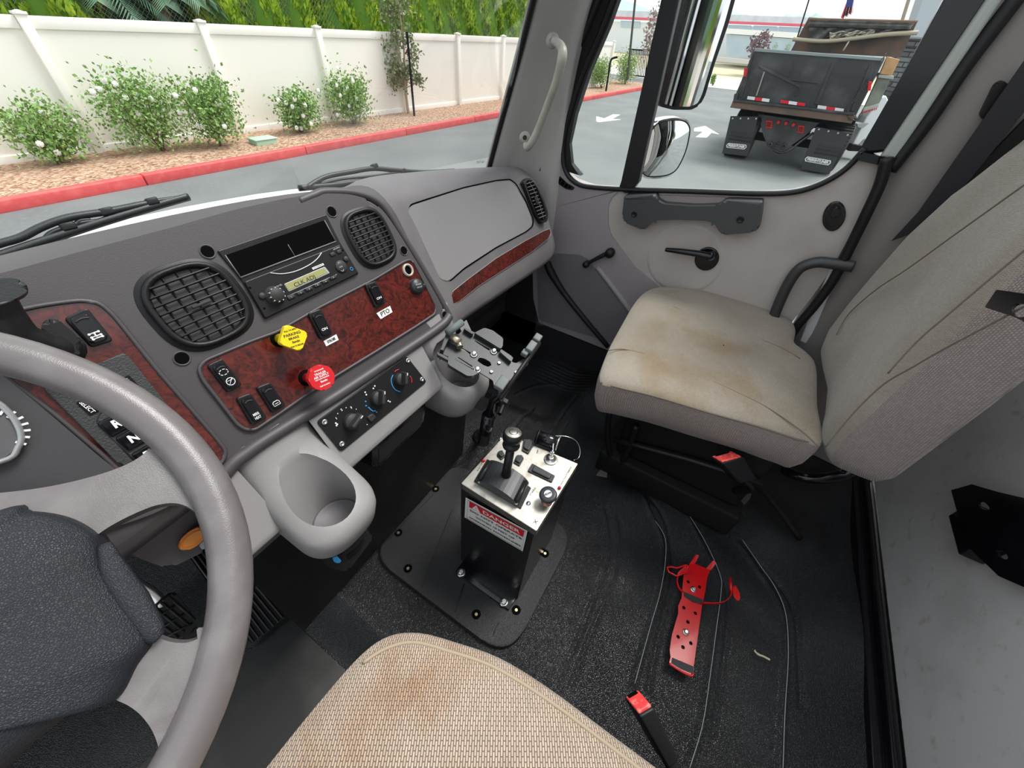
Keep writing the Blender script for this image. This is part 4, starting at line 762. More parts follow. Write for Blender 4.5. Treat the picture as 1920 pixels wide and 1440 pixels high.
# end bezel pod
BZ = [(-120, 540), (0, 513), (150, 472), (320, 427), (440, 393), (540, 371), (610, 362), (660, 364), (698, 376), (722, 398), (750, 440), (790, 505), (822, 560), (838, 592), (830, 604), (800, 628), (720, 680), (640, 733), (560, 782), (490, 826), (466, 842), (440, 862), (420, 885), (300, 960), (150, 1010), (-120, 1050)]
m = MB(); m.slab(rounded(px(DD, BZ, .0), .02, 3), DD, .03, .012, 4); m.obj('center_bezel', M['dash'], dash)
m = MB(); m.tube(px(DD, [(560, 378), (590, 366), (610, 360), (662, 362), (700, 374), (725, 396), (752, 438), (792, 503), (824, 558), (842, 592)], -.006), .0075, 10); m.obj('bezel_edge', M['dash'], dash)
m = MB(); m.tube(px(DD, [(842, 592), (832, 606), (800, 630), (720, 683), (640, 736), (560, 786), (490, 830), (462, 850), (438, 868), (412, 896), (370, 925)], .0), .011, 10); m.obj('bezel_lower_edge', M['dash'], dash)
# wood panel
WP = [(372, 690), (384, 676), (470, 640), (520, 622), (600, 576), (700, 525), (758, 490), (768, 487), (776, 492), (818, 575), (816, 588), (780, 612), (700, 662), (600, 723), (520, 778), (478, 806), (462, 806), (446, 797), (410, 750), (380, 712)]
WPL = rounded(px(DD, WP, .003), .01, 3)
m = MB(); m.slab(WPL, DD, .006, .001); m.obj('wood_panel', M['wood'], dash)
m = MB(); m.tube(WPL, .0028, 6, False, closed=True); m.obj('panel_rim', M['dash'], dash)
LW = [(-60, 610), (20, 585), (80, 572), (150, 563), (185, 567), (212, 590), (300, 700), (400, 815), (424, 845), (420, 862), (395, 890), (330, 920), (240, 900), (200, 860), (100, 775), (0, 700), (-60, 660)]
LWL = rounded(px(DD, LW, .003), .012, 3); m = MB(); m.slab(LWL, DD, .006, .001); m.obj('wood_panel', M['wood'], dash)
m = MB(); m.tube(LWL, .003, 6, False, closed=True); m.obj('panel_rim', M['dash'], dash)
# instrument cluster hood corner, left
m = MB(); m.slab(rounded(px(DD, [(-200, 600), (-10, 690), (100, 782), (200, 868), (252, 905), (150, 960), (-200, 1000)], .012), .02, 3), DD, .03, .008, 3); cf = m.obj('cluster_face', mat('cluster_dark', (.048, .048, .052), .5, bump=GR), dash)
m = MB(); m.slab(rounded(px(DD, [(-200, 700), (-30, 745), (15, 772), (38, 810), (34, 838), (0, 866), (-200, 900)], .020), .03, 6), DD, .012, .006, 3); m.obj('gauge_lens', mat('smoke_lens', (.10, .10, .105), .15), cf)
m = MB(); m.tube(px(DD, [(-200, 700), (-30, 745), (15, 772), (38, 810), (34, 838), (0, 866), (-200, 900)], .021), .003, 6); m.obj('gauge_rim', mat('rim_silver', (.35, .36, .37), .3, .5), cf)
gl = MB(); c_ = DD.P(-30, 815, .0215)
for k in range(9): a = math.radians(-60+k*15); u_ = DD.u*math.cos(a)+DD.v*math.sin(a); gl.box(c_+u_*.026, u_, DD.n, np.cross(u_, DD.n), .008, .0008, .0022)
gl.obj('gauge_ticks', M['white'], cf)
def hole(x, y, r_=.0085, pl=DD, par=dash, off=0.0):
    c = pl.P(x, y, off); m = MB(); m.lathe(c, pl.n, [(r_*1.25, -.001), (r_*1.2, .0015), (r_, .0012), (r_*.98, .0006), (0, .0006)], 20); h = m.obj('screw_hole', M['dash'], par)
    m = MB(); m.lathe(c, pl.n, [(r_*.95, .0008), (0, .0008)], 18); m.obj('hole_shade', M['hole'], h)  # flat black disc stands in for the shade down the hole
for p in ((389, 472), (622, 397), (341, 672), (462, 848), (757, 470), (834, 591)): hole(*p)
# air vents
def vent(c, rx, ry, pl, rot=0, nl=8, nv=5, sq=3.2, par=dash, label=None):
    a0, b0, _ = pl.loc(c)
    def sq_(kx, ky, off, n=44):
        out = []
        for i in range(n):
            t = 2*math.pi*i/n; x = math.copysign(abs(math.cos(t))**(2/sq), math.cos(t))*rx*kx; y = math.copysign(abs(math.sin(t))**(2/sq), math.sin(t))*ry*ky
            out.append(pl.W(a0+x*math.cos(rot)-y*math.sin(rot), b0+x*math.sin(rot)+y*math.cos(rot), off))
        return out
    rows = [sq_(1.12, 1.10, -.001), sq_(1.10, 1.08, .0015), sq_(1.03, 1.02, .0), sq_(1.0, 1.0, .0055), sq_(.96, .965, .009), sq_(.90, .91, .0085), sq_(.84, .86, .005), sq_(.83, .85, -.006)]
    v = loft('air_vent', rows, M['black'], par, closed=True); v['label'] = label or 'black louvred air vent'
    m = MB(); m.slab(sq_(.84, .86, -.0045), pl, .0008); m.obj('vent_back', M['hole'], v)  # dark sheet behind the louvres paints the shade of a deep vent
    for k in range(nl):
        y = ry*.80*(-1+2*(k+.5)/nl); hw = rx*.86*(1-abs(y/ry/.92)**sq)**(1/sq)
        p = [pl.W(a0+x*math.cos(rot)-y*math.sin(rot), b0+x*math.sin(rot)+y*math.cos(rot), .0065) for x in (-hw, hw)]
        m = MB(); m.box((p[0]+p[1])/2, _n(p[1]-p[0]), _n(pl.n+pl.v*.25), np.cross(_n(p[1]-p[0]), _n(pl.n+pl.v*.25)), np.linalg.norm(p[1]-p[0]), .0045, .0024, .0008, 2); m.obj('louvre', M['black'], v)
    for k in range(nv):
        x = rx*.80*(-1+2*(k+.5)/nv); hh = ry*.86*(1-abs(x/rx/.92)**sq)**(1/sq)
        p = [pl.W(a0+x*math.cos(rot)-y*math.sin(rot), b0+x*math.sin(rot)+y*math.cos(rot), .0) for y in (-hh, hh)]
        m = MB(); m.box((p[0]+p[1])/2, _n(p[1]-p[0]), _n(pl.n+pl.u*.5), np.cross(_n(p[1]-p[0]), _n(pl.n+pl.u*.5)), np.linalg.norm(p[1]-p[0]), .006, .0020); m.obj('vertical_vane', M['rubber'], v)
    m = MB(); m.box(pl.W(a0, b0, .012), pl.u*math.cos(rot)+pl.v*math.sin(rot), pl.v, pl.n, rx*.45, .004, .004, .001); m.obj('vent_tab', M['rubber'], v)
    return v
vent(DD.P(374, 572), .056, .056, DD, 0, 8, 5, 2.8, label='large square air vent left of the radio')
vent(DD.P(694, 446), .048, .052, DD, 0, 9, 5, 2.9, label='square air vent right of the radio')
# glove box
GVL = [(764, 398), (772, 385), (800, 376), (870, 354), (930, 341), (955, 339), (966, 347), (985, 380), (998, 412), (997, 424), (985, 434), (930, 463), (870, 502), (845, 524), (834, 528), (824, 520), (790, 460), (768, 412)]
m = MB(); m.slab(rounded(px(DG, GVL, .006), .008, 3), DG, .012, .003, 3); m.obj('glove_box_door', M['dashlight'], dash)
m = MB(); m.tube(rounded(px(DG, [(x+(x-880)*.018, y+(y-430)*.03) for x, y in GVL], .001), .01), .002, 6, False, closed=True); m.obj('glove_box_gap', M['hole'], dash)
WS = [(845, 560), (850, 546), (880, 522), (930, 485), (985, 452), (1018, 434), (1030, 429), (1033, 437), (1028, 447), (1000, 470), (950, 502), (900, 534), (862, 564), (850, 571)]
m = MB(); m.slab(rounded(px(DG, WS, .004), .006, 3), DG, .01, .002); m.obj('wood_strip', M['wood'], dash)
m = MB(); m.tube(px(DG, WS, .002), .002, 6, False, closed=True); m.obj('strip_rim', M['dashlight'], dash)
sv = [(981, 340), (987, 333), (996, 335), (1008, 350), (1020, 375), (1028, 400), (1026, 416), (1016, 418), (1006, 405), (994, 375)]
m = MB(); m.slab(rounded(px(DG, sv, .010), .006, 3), DG, .014, .002); v = m.obj('air_vent', M['black'], dash); v['label'] = 'narrow curved air vent at the far end of the dashboard'
m = MB(); m.slab(rounded(px(DG, [(x+(1005-x)*.2, y+(376-y)*.10) for x, y in sv], .0106), .004, 3), DG, .001); m.obj('vent_back', M['hole'], v)
for k in range(11):
    s = (k+.5)/11; a = np.array((985+ (1012-985)*s, 342+(412-342)*s)); b_ = a+np.array((14-2*s, -4-2*abs(s-.5))); m = MB(); m.tube([DG.P(*a, .012), DG.P(*b_, .012)], .0016, 6, False); m.obj('louvre', M['dashmid'], v)
m = MB(); m.tube(px(DG, [(992, 340), (1008, 372), (1020, 412)], .0115), .0012, 6); m.obj('vertical_vane', M['dashmid'], v)
m = MB(); m.box(DG.P(1005, 376, .014), DG.u, DG.v, DG.n, .012, .03, .006, .001); m.obj('vent_tab', M['black'], v)
# under-dash passenger side ribbed kick panel and firewall
rows = []
for k in range(26):
    z = .60-.56*k/25; rows.append([(x, .80+.02*math.sin(k*1.1)*(1 if k % 3 else .4)*.5+.10*(k/25)+.05*(x-1)**2, z) for x in np.linspace(.62, 1.52, 12)])
m_ = mat('kick_plastic', (.055, .052, .055), .55, bump=GR); o = loft('kick_panel', rows, m_, dash)
for k in range(5):
    m = MB(); m.tube([(x, .795-.002*k+.05*(x-1)**2+.018*k, .54-.055*k-.03*(x-.9)) for x in np.linspace(.66, 1.35, 6)], .004, 6); m.obj('kick_rib', m_, dash)
m = MB(); m.slab([(-.95, 1.28, -.15), (1.55, 1.28, -.15), (1.55, 1.28, .68), (-.95, 1.28, .68)], PL((0, 1.28, 0), (0, -1, 0)), .03); tag(m.obj('wall_front', mat('firewall', (.018, .018, .02), .9)), 'dark firewall under the dashboard', None, kind='structure')
m = MB(); m.abox(DX-.004, DX+.06, -.75, .30, -.4, .12); m.abox(DX-.004, DX+.06, .30, 1.3, -.4, .10); m.abox(DX-.004, DX+.06, .705, 1.3, -.4, .62); tag(m.obj('wall_right', mat('kick_black', (.01, .01, .012), .6)), 'dark kick side of the footwell', None, kind='structure')
# ---- lower console
DC = DD.off(-.022)
LC = [(440, 872), (480, 845), (560, 795), (640, 745), (720, 692), (800, 640), (848, 602), (872, 640), (856, 680), (838, 715), (800, 760), (720, 800), (660, 855), (600, 900), (520, 990), (470, 1000), (440, 950)]
o = None
CUPS = (.146, .552)
rows = []   # swept surface: face down then rolling under
y_ = lambda z: yf(z, .570)
def crow(X_, zb, zt=.72): return [(X_, y_(zt), zt), (X_, y_(.64), .64), (X_, y_(.60), .60), (X_, y_(.585), .585), (X_, y_(.577), .577), (X_, y_(.574)+.004, .571), (X_, y_(.565)+.02, .562), (X_, y_(.54)+.055, .54), (X_, y_(.54)+.10, zb), (X_, y_(.54)+.17, zb-.02)]
for seg_ in ([(.02, .44), (.04, .44), (.084, .44)], [(.208, .44), (.26, .45), (.34, .46), (.42, .48), (.490, .49)], [(.614, .50, .66), (.632, .51, .66), (.645, .52, .66)]):
    loft('lower_console', [crow(*q_) for q_ in seg_], M['dashlight'], dash)
def zoomer(ox, oy, s): return lambda pts: [(ox+x/s, oy+y/s) for x, y in pts]
Z5 = zoomer(320, 360, 3); Z7 = zoomer(400, 380, 6); Z4 = zoomer(0, 480, 3); ZA = zoomer(580, 640, 5.538); ZB = zoomer(840, 760, 6); ZH = zoomer(800, 580, 5.538)
ZK = zoomer(180, 940, 3.4286); ZR = zoomer(1220, 1020, 5.335); ZS = zoomer(1100, 760, 3.4286); Z0 = zoomer(0, 560, 4.5)
# ---- cup holder pods (real bowls cut out of a solid lump)
def cutter(o, rings):
    m = MB(); V = [p for r in rings for p in r]; n = len(rings[0]); Fc = []
    for i in range(len(rings)-1):
        for j in range(n): Fc.append((i*n+j, i*n+(j+1) % n, (i+1)*n+(j+1) % n, (i+1)*n+j))
    Fc += [tuple(range(n-1, -1, -1)), tuple((len(rings)-1)*n+j for j in range(n))]
    c = mk('cut', V, Fc, None); bm = bmesh.new(); bm.from_mesh(c.data); bmesh.ops.recalc_face_normals(bm, faces=bm.faces); bm.to_mesh(c.data); bm.free()
    md = o.modifiers.new('b', 'BOOLEAN'); md.operation = 'DIFFERENCE'; md.object = c; md.solver = 'EXACT'
    dg = bpy.context.evaluated_depsgraph_get(); dg.update(); me = bpy.data.meshes.new_from_object(o.evaluated_get(dg)); o.modifiers.clear(); o.data = me; bpy.data.objects.remove(c)
    me.polygons.foreach_set('use_smooth', [True]*len(me.polygons)); me.update()
    try: me.set_sharp_from_angle(angle=math.radians(40))
    except Exception: pass
def pod(cx, cy, zb, name, mirror=1):
    rings = []
    for (z_, fy, w_) in ((zb-.075, .435, .040), (zb-.072, .412, .052), (zb-.058, .384, .064), (zb-.03, .366, .071), (zb-.0, .358, .073), (zb+.018, .358, .073), (zb+.030, .366, .072), (zb+.045, .392, .0715), (zb+.065, .425, .071), (zb+.09, .462, .071), (zb+.115, yf(zb+.115, .5695), .071), (.705, yf(.705, .5695), .071)):
        fy += cy-.43 if z_ < zb+.1 else 0; r_ = [(cx+w_, .62, z_), (cx+w_, .54, z_)]
        for a in np.linspace(0, math.pi, 25): r_.append((cx+w_*math.copysign(abs(math.cos(a))**.75, math.cos(a)), min(fy+.07, .54)-(min(fy+.07, .54)-fy)*math.sin(a)**.8, z_))
        r_ += [(cx-w_, .54, z_), (cx-w_, .62, z_)]; rings.append(r_)
    for (dz_, dy, rx, ry) in () and ((-.085, .03, .035, .03), (-.08, .022, .052, .05), (-.06, .01, .068, .066), (-.03, .0, .078, .076), (.0, .0, .082, .080), (.03, .005, .082, .080), (.045, .015, .080, .078), (.060, .035, .078, .074), (.080, .055, .080, .070), (.11, .078, .08, .066), (.135, .095, .07, .06)):
        r_ = []
        for a in np.linspace(0, 2*math.pi, 37)[:-1]:
            x = math.copysign(abs(math.cos(a))**.85, math.cos(a))*rx; y = math.copysign(abs(math.sin(a))**.9, math.sin(a))*ry; r_.append((cx+x*.92, cy+dy+y*.92, zb+dz_*.88))
        rings.append(r_)
    o = loft(name, rings, M['dashlight'], dash, closed=True, capends=True)
    cr = []
    for z_, r_, yo in ((zb-.022, .043, 0), (zb+.0, .045, 0), (zb+.04, .047, .004), (zb+.08, .050, .012), (zb+.10, .049, .02), (zb+.118, .040, .035), (zb+.128, .022, .055)): cr.append([(cx+r_*math.cos(a), cy-.012+yo+r_*math.sin(a), z_) for a in np.linspace(0, 2*math.pi, 33)[:-1]])
    cutter(o, cr)
    m = MB(); m.lathe((cx, cy-.012, zb-.022), (0, 0, 1), [(0, .001), (.036, .001), (.038, .004), (.041, .004), (.043, .0012)], 28); m.obj('cup_well_floor', M['lowdash'], o); return o
pod(.146, .430, .545, 'cup_holder'); pod(.552, .455, .53, 'cup_holder')
DK = PL((0, .462, .53), (0, -.97, .25))
m = MB(); m.slab(rounded(px(DK, ZA([(650, 1105), (700, 1040), (1130, 685), (1165, 675), (1205, 700), (1180, 860), (950, 1085), (720, 1310), (680, 1318), (650, 1295)]), .012), .006, 3), DK, .04, .004); sl_ = m.obj('ash_tray', M['gloss'], dash); m = MB(); m.slab(rounded(px(DK, ZA([(725, 1110), (1150, 745), (1185, 720), (1168, 850), (725, 1285)]), .014), .006, 3), DK, .004, .002); m.obj('tray_face', M['black'], sl_)
rows = []
for z in np.linspace(.60, .02, 10): rows.append([(x, .50+.10*(.6-z)+.02*math.sin((x+.1)*12)*0, z) for x in np.linspace(.0, .68, 12)])
loft('console_skirt', rows, M['mat'], dash)
# ---- climate panel
AC = DC.off(.022); cpn = dash
acp = thing('climate_panel', 'black heater control panel with three rotary knobs below the wood panel', 'climate control', AC.P(700, 757)); ap_ = MB(); ap_.slab(rounded(px(AC, ZA([(75, 835), (1010, 150), (1222, 420), (330, 1152)]), .003), .007, 3), AC, .006, .001); ap_.obj('panel_plate', M['black'], acp)
def knob(pl, x, y, r_, h, ang, par, m_='black'):
    c = pl.P(x, y, .003); k = MB(); k.lathe(c, pl.n, [(r_, 0), (r_, h*.35), (r_*.9, h*.45), (0, h*.45)], 26); k2 = k.obj('rotary_knob', M[m_], par)
    d = pl.u*math.cos(ang)+pl.v*math.sin(ang); e_ = np.cross(pl.n, d); g = MB(); g.box(c+pl.n*h*.62+d*r_*.1, d, e_, pl.n, r_*2.25, r_*.62, h*.75, r_*.2, 3, taper=.8); g.obj('grip_bar', M[m_], k2)
    q = MB(); q.box(c+pl.n*h*1.0+d*r_*.75, d, e_, pl.n, r_*.4, .0015, .0006); q.obj('pointer_line', M['white'], k2); return k2
knob(AC, *ZA([(432, 832)])[0], .0155, .026, .30, acp, 'rubber'); knob(AC, *ZA([(700, 590)])[0], .0145, .028, .95, acp, 'rubber'); knob(AC, *ZA([(935, 395)])[0], .0135, .028, .95, acp, 'rubber')
m = MB(); m.slab(rounded(px(AC, ZA([(600, 790), (660, 745), (705, 785), (650, 845)]), .008), .004, 3), AC, .006, .002); m.obj('push_button', M['rubber'], acp)
for p in ((158, 838), (1022, 200), (1168, 395), (338, 1065)):
    c = AC.P(*ZA([p])[0], .0035); m = MB(); m.lathe(c, AC.n, [(.0052, 0), (.0048, .002), (.0025, .0022), (.002, .0008), (0, .0008)], 14); m.obj('panel_screw', M['metal'], acp)
def arcm(name, pl, pts, r_, m_, par, off=.0036): q = MB(); q.tube(px(pl, pts, off), r_, 5); return q.obj(name, M[m_], par)
arcm('blue_arc', AC, ZA([(868, 350), (850, 400), (862, 460), (895, 505), (945, 525)]), .0010, 'blue', acp); arcm('red_arc', AC, ZA([(1045, 360), (1062, 395), (1062, 430)]), .0010, 'pred', acp)
arcm('red_arc', AC, ZA([(885, 318), (905, 300), (930, 292)]), .0008, 'pred', acp); arcm('blue_arc', AC, ZA([(612, 685), (640, 712), (668, 728)]), .0012, 'blue', acp)
def dots(name, pl, pts, r_, m_, par): 
    q = MB()
    for p in pts: c = pl.P(*p, .0034); q.lathe(c, pl.n, [(r_, 0), (r_*.8, .0005), (0, .0005)], 8)
    return q.obj(name, M[m_], par)
dots('dial_dots', AC, ZA([(295, 750), (382, 690), (487, 705), (600, 865)]), .0010, 'white', acp); dots('icon_dots', AC, ZA([(585, 625), (590, 670), (700, 735), (683, 722)]), .0016, 'blue', acp); dots('icon_dots', AC, ZA([(580, 530), (592, 555), (680, 465), (665, 490), (820, 620), (838, 628), (275, 850), (290, 862), (283, 875)]), .0017, 'white', acp)
for ch_, p in (('1', (280, 800)), ('2', (335, 712)), ('3', (435, 688))): text('dial_number', ch_, AC.P(*ZA([p])[0], .0037), AC.u, AC.v, .0042, M['white'], acp, bold=.00015)
# ---- radio
rad = thing('radio', 'black truck radio with amber display below an empty storage slot', 'radio', DD.P(540, 520))
m = MB(); m.slab(rounded(px(DD, Z7([(45, 540), (1270, 128), (1420, 440), (1640, 795), (582, 1312), (330, 880)]), .0035), .002, 2), DD, .01, .0015); m.obj('mounting_frame', M['black'], rad)
m = MB(); m.slab(rounded(px(DD, Z7([(140, 590), (1245, 198), (1372, 432), (312, 836)]), .004), .002, 2), DD, .002, .0004); sl_ = m.obj('storage_slot', M['hole'], rad)
arcm('slot_edge', DD, Z7([(140, 590), (312, 838), (600, 735), (1372, 434), (1250, 200)]), .0006, 'rubber', sl_, .0042) if 0 else None
m = MB(); m.tube(px(DD, Z7([(132, 590), (308, 842)]), .0045), .0009, 5, False); m.tube(px(DD, Z7([(308, 842), (1378, 436)]), .0045), .0012, 5, False); m.tube(px(DD, Z7([(1378, 436), (1250, 198)]), .0045), .0009, 5, False); m.tube(px(DD, Z7([(838, 470), (918, 602)]), .0045), .0006, 5, False); m.obj('slot_rim', mat('edge_grey', (.16, .16, .17), .4), sl_)
m = MB(); m.slab(rounded(px(DD, Z7([(350, 890), (1430, 470), (1635, 790), (590, 1300)]), .007), .003, 3), DD, .004, .0012); fp_ = m.obj('face_plate', M['black'], rad)
m = MB(); m.slab(rounded(px(DD, Z7([(795, 915), (1255, 718), (1312, 790), (850, 1002)]), .0078), .002, 3), DD, .001, .0004); m.obj('display_rim', mat('rim_grey', (.35, .36, .36), .3), rad)
m = MB(); m.slab(px(DD, Z7([(806, 920), (1240, 734), (1288, 785), (850, 985)]), .0084), DD, .0006); lc = m.obj('display', M['lcd'], rad)
uu = _n(DD.P(*Z7([(1240, 780)])[0])-DD.P(*Z7([(850, 950)])[0])); vv = np.cross(DD.n, uu)
text('display_text', 'CLK ADJ', DD.P(*Z7([(1030, 880)])[0], .0087), uu, vv, .0065, M['ink'], lc, w=.040)
def btn(name, p, q_, w_, h_, m_, par=rad, off=.009): 
    c = DD.P(*Z7([p])[0], off); k = MB(); k.box(c-DD.n*.001, uu, vv, DD.n, w_, h_, .003, min(w_, h_)*.3, 3); return k.obj(name, M[m_], par)
for i, p in enumerate([(880, 1062), (985, 1012), (1080, 970), (1175, 925), (1265, 885), (1352, 840)]):
    b_ = btn('preset_button', p, 0, .0125, .0055, 'rubber'); text('button_number', str(i+1), DD.P(*Z7([p])[0], .0108), uu, vv, .0026, M['print_'], b_)
arcm('preset_line', DD, Z7([(830, 1055), (1390, 806)]), .0004, 'print_', rad, .0075)
arcm('face_arc', DD, Z7([(640, 790), (780, 800), (930, 770), (1080, 700), (1170, 630), (1217, 563)]), .0009, 'print_', rad, .0075)
knob_c = DD.P(*Z7([(690, 1045)])[0], .007); m = MB(); m.lathe(knob_c, DD.n, [(.0150, 0), (.0145, .003), (.0125, .004), (.0115, .011), (.010, .0125), (0, .0125)], 28); vk = m.obj('volume_knob', M['rubber'], rad); m = MB()
for k in range(10): a = 2*math.pi*k/10; m.cyl(knob_c+(uu*math.cos(a)+vv*math.sin(a))*.0112+DD.n*.004, knob_c+(uu*math.cos(a)+vv*math.sin(a))*.0106+DD.n*.012, .0012, n=6)
m.obj('knob_ridges', M['print_'], vk)
text('knob_lettering', 'VOLUME PUSH SEL', DD.P(*Z7([(690, 955)])[0], .0075), uu, vv, .0022, M['print_'], rad, w=.026)
for p, r_ in (((550, 1050), .0052), ((1435, 718), .0110), ((1490, 635), .0050)): m = MB(); m.lathe(DD.P(*Z7([p])[0], .007), DD.n, [(r_, 0), (r_, .002), (r_*.85, .003), (0, .003)], 20); m.obj('round_button', M['rubber'], rad)
for p in ((1345, 578), (1420, 548)): btn('top_button', p, 0, .0095, .0065, 'rubber')
m = MB(); 
for p, a in (((1415, 680), 1), ((1455, 765), -1)):
    c = DD.P(*Z7([p])[0], .0102); m.tube([c-uu*.003-vv*.0012*a, c+vv*.0014*a, c+uu*.003-vv*.0012*a], .0004, 4, False)
m.obj('arrow_marks', M['print_'], rad)
text('button_lettering', 'AM/FM', DD.P(*Z7([(1385, 515)])[0], .0075), uu, vv, .0022, M['print_'], rad, w=.014); text('button_lettering', 'MODE', DD.P(*Z7([(1437, 722)])[0], .0105), uu, vv, .002, M['print_'], rad, w=.007)
m = MB(); m.box(DD.P(*Z7([(1178, 717)])[0], .0075), uu, vv, DD.n, .023, .0035, .0006); m.obj('logo_strip', M['label'], rad); text('logo_lettering', 'WEATHERBAND', DD.P(*Z7([(1178, 717)])[0], .0080), uu, vv, .0019, M['ink'], rad, w=.02)
m = MB(); c = DD.P(*Z7([(1555, 745)])[0], .0075); m.tube([c+(uu*math.cos(a)+vv*math.sin(a))*.0028 for a in np.linspace(0, 2*math.pi, 13)[:-1]], .0006, 5, False, True); m.obj('blue_ring', M['blue'], rad)
for p in ((412, 958), (575, 1190), (1455, 535)): m = MB(); m.lathe(DD.P(*Z7([p])[0], .0071), DD.n, [(.0018, 0), (.0015, .0004), (0, .0004)], 8); m.obj('face_screw', M['hole'], rad)
# ---- rocker switches
def rocker(name, pts, label, marks=None, off=.003):
    P = px(DD, pts, off+.006); c = np.mean(P, 0); b = MB(); b.slab(rounded(P, .004, 3), DD, .012, .0015); s = b.obj('rocker_switch', M['black'], dash); s['label'] = label
    up = _n((P[0]+P[1])/2-(P[2]+P[3])/2); rt = np.cross(up, DD.n); W_ = np.linalg.norm(P[1]-P[0]); H_ = np.linalg.norm((P[0]+P[1])/2-(P[2]+P[3])/2)
    Q = rounded([c+rt*a*W_*.36+up*b_*H_*.40+DD.n*.0035 for a, b_ in ((-1, 1), (1, 1), (1, -1), (-1, -1))], .004, 4); k = MB(); k.slab(Q, DD, .006, .0018, 3); k.obj('rocker', M['gloss'], s)
    h = MB(); h.tube([c+rt*a*W_*.26+up*H_*(.30-.04*a*a)+DD.n*.0045 for a in (-1, -.5, 0, .5, 1)], .0011, 6); h.obj('finger_ridge', M['rubber'], s)
    if marks: marks(s, c+DD.n*.0038, rt, up, W_, H_)
    return s
def mk_text(*lines):
    def f(s, c, rt, up, W_, H_):
        for i, l in enumerate(lines): text('switch_lettering', l, c-up*H_*(.20+.13*i), rt, up, .0042, M['white'], s, w=W_*.45, bold=.0001)
    return f
def ring_mark(s, c, rt, up, W_, H_):
    q = MB(); q.tube([c-up*H_*.22+(rt*math.cos(a)+up*math.sin(a))*.0055 for a in np.linspace(0, 2*math.pi, 17)[:-1]], .0006, 4, False, True); q.tube([c-up*H_*.22+rt*.004+up*.004, c-up*H_*.22-rt*.004-up*.004], .0005, 4, False); q.tube([c-up*H_*.22-rt*.004+up*.002, c-up*H_*.22+rt*.004+up*.002], .0004, 4, False)
    for k in range(7): a = 2*math.pi*k/7; q.tube([c+up*H_*.12+(rt*math.cos(a)*1.4+up*math.sin(a))*.0042, c+up*H_*.12+(rt*math.cos(a+.6)*1.4+up*math.sin(a+.6))*.0042], .0006, 4, False)
    q.obj('switch_symbol', M['white'], s)
def cab_mark(s, c, rt, up, W_, H_):
    q = MB(); q.tube([c-up*H_*.25+rt*a+up*b_ for a, b_ in ((-.005, -.003), (.005, -.003), (.005, .002), (.003, .004), (-.003, .004), (-.005, .002))], .0006, 4, False, True); q.tube([c-up*H_*.25+rt*a for a in (-.003, .003)], .0005, 4, False); q.obj('switch_symbol', M['white'], s)
def axle_mark(s, c, rt, up, W_, H_):
    q = MB(); o_ = c-up*H_*.22; rt = rt*.5; up = up*.5
    q.tube([o_+up*.007, o_-up*.006], .0009, 5, False); q.tube([o_-rt*.008+up*.006, o_+rt*.008+up*.006], .0009, 5, False); q.tube([o_-rt*.008-up*.002, o_+rt*.008-up*.002], .0008, 5, False); q.tube([o_-rt*.008-up*.007, o_+rt*.008-up*.007], .0008, 5, False)
    for a in (-1, 1):
        for b_ in (.006, -.002, -.007): q.cyl(o_+rt*a*.009+up*b_-DD.n*.0005, o_+rt*a*.009+up*b_+DD.n*.0008, .0013, n=10)
    q.obj('switch_symbol', M['white'], s)
rocker('s', Z5([(205, 975), (290, 935), (405, 1085), (325, 1130)]), 'leftmost rocker switch with an exhaust cleaning symbol', ring_mark)
rocker('s', Z5([(370, 1160), (450, 1130), (545, 1270), (460, 1315)]), 'lowest rocker switch, lettered for mirror heat', mk_text('MIRR', 'HEAT'))
rocker('s', Z5([(483, 1100), (560, 1070), (650, 1200), (575, 1245)]), 'rocker switch with a lamp symbol beside mirror heat', cab_mark)
rocker('s', Z5([(773, 682), (845, 655), (915, 800), (850, 830)]), 'rocker switch above the strobe label', mk_text('ON'))
rocker('s', Z5([(1093, 520), (1155, 500), (1215, 620), (1155, 650)]), 'rocker switch above the hand lettered power take off label', mk_text('ON'))
rocker('s', Z4([(358, 350), (490, 290), (640, 475), (515, 515)]), 'large rocker switch with an axle lock symbol left of the big vent', axle_mark)
def sticker(pts, s, lab, bold):
    P = px(DD, Z5(pts), .0042); m = MB(); m.slab(P, DD, .0006); o = m.obj('paper_label', M['label'], dash); o['label'] = lab; c = np.mean(P, 0); u_ = _n(P[1]-P[0]); text('label_lettering', s, c+DD.n*.0005, u_, np.cross(DD.n, u_), .0085 if bold else .0045, M['ink'], o, w=np.linalg.norm(P[1]-P[0])*.62, bold=.0002)
sticker([(860, 838), (932, 800), (945, 832), (876, 868)], 'STROBE', 'white paper label reading STROBE', 0); sticker([(1158, 682), (1234, 640), (1248, 675), (1182, 715)], 'PTO', 'white paper label hand lettered PTO', 1)
# air brake knobs
def bknob(base, pts, m_, label, lines, mt, rr):
    b = DD.P(*Z5([base])[0], .003); hN = MB(); hN.lathe(b, DD.n, [(.014, 0), (.0135, .001), (0, .001)], 22); hN2 = hN.obj('brake_valve_knob', M['hole'], dash); hN2['label'] = label
    ND = DD.off(.050); P = px(ND, Z5(pts)); c = np.mean(P, 0); s = MB(); s.tube([b, b*.5+(c-ND.n*.006)*.5, c-ND.n*.008], [.008, .0085, .013], 16, False); s.obj('stem', M[m_], hN2)
    k = MB(); k.slab(rounded(P, rr, 4), ND, .010, .0025, 3); kk = k.obj('knob_face', M[m_], hN2)
    for (t_, x, y, h_, w_) in lines: text('knob_lettering', t_, c+ND.n*.0004+u2*x+v2*y, u2, v2, h_, M[mt], kk, w=w_, bold=.0001)
u2 = _n(DD.P(*Z5([(735, 795)])[0])-DD.P(*Z5([(655, 820)])[0])); v2 = np.cross(DD.n, u2)
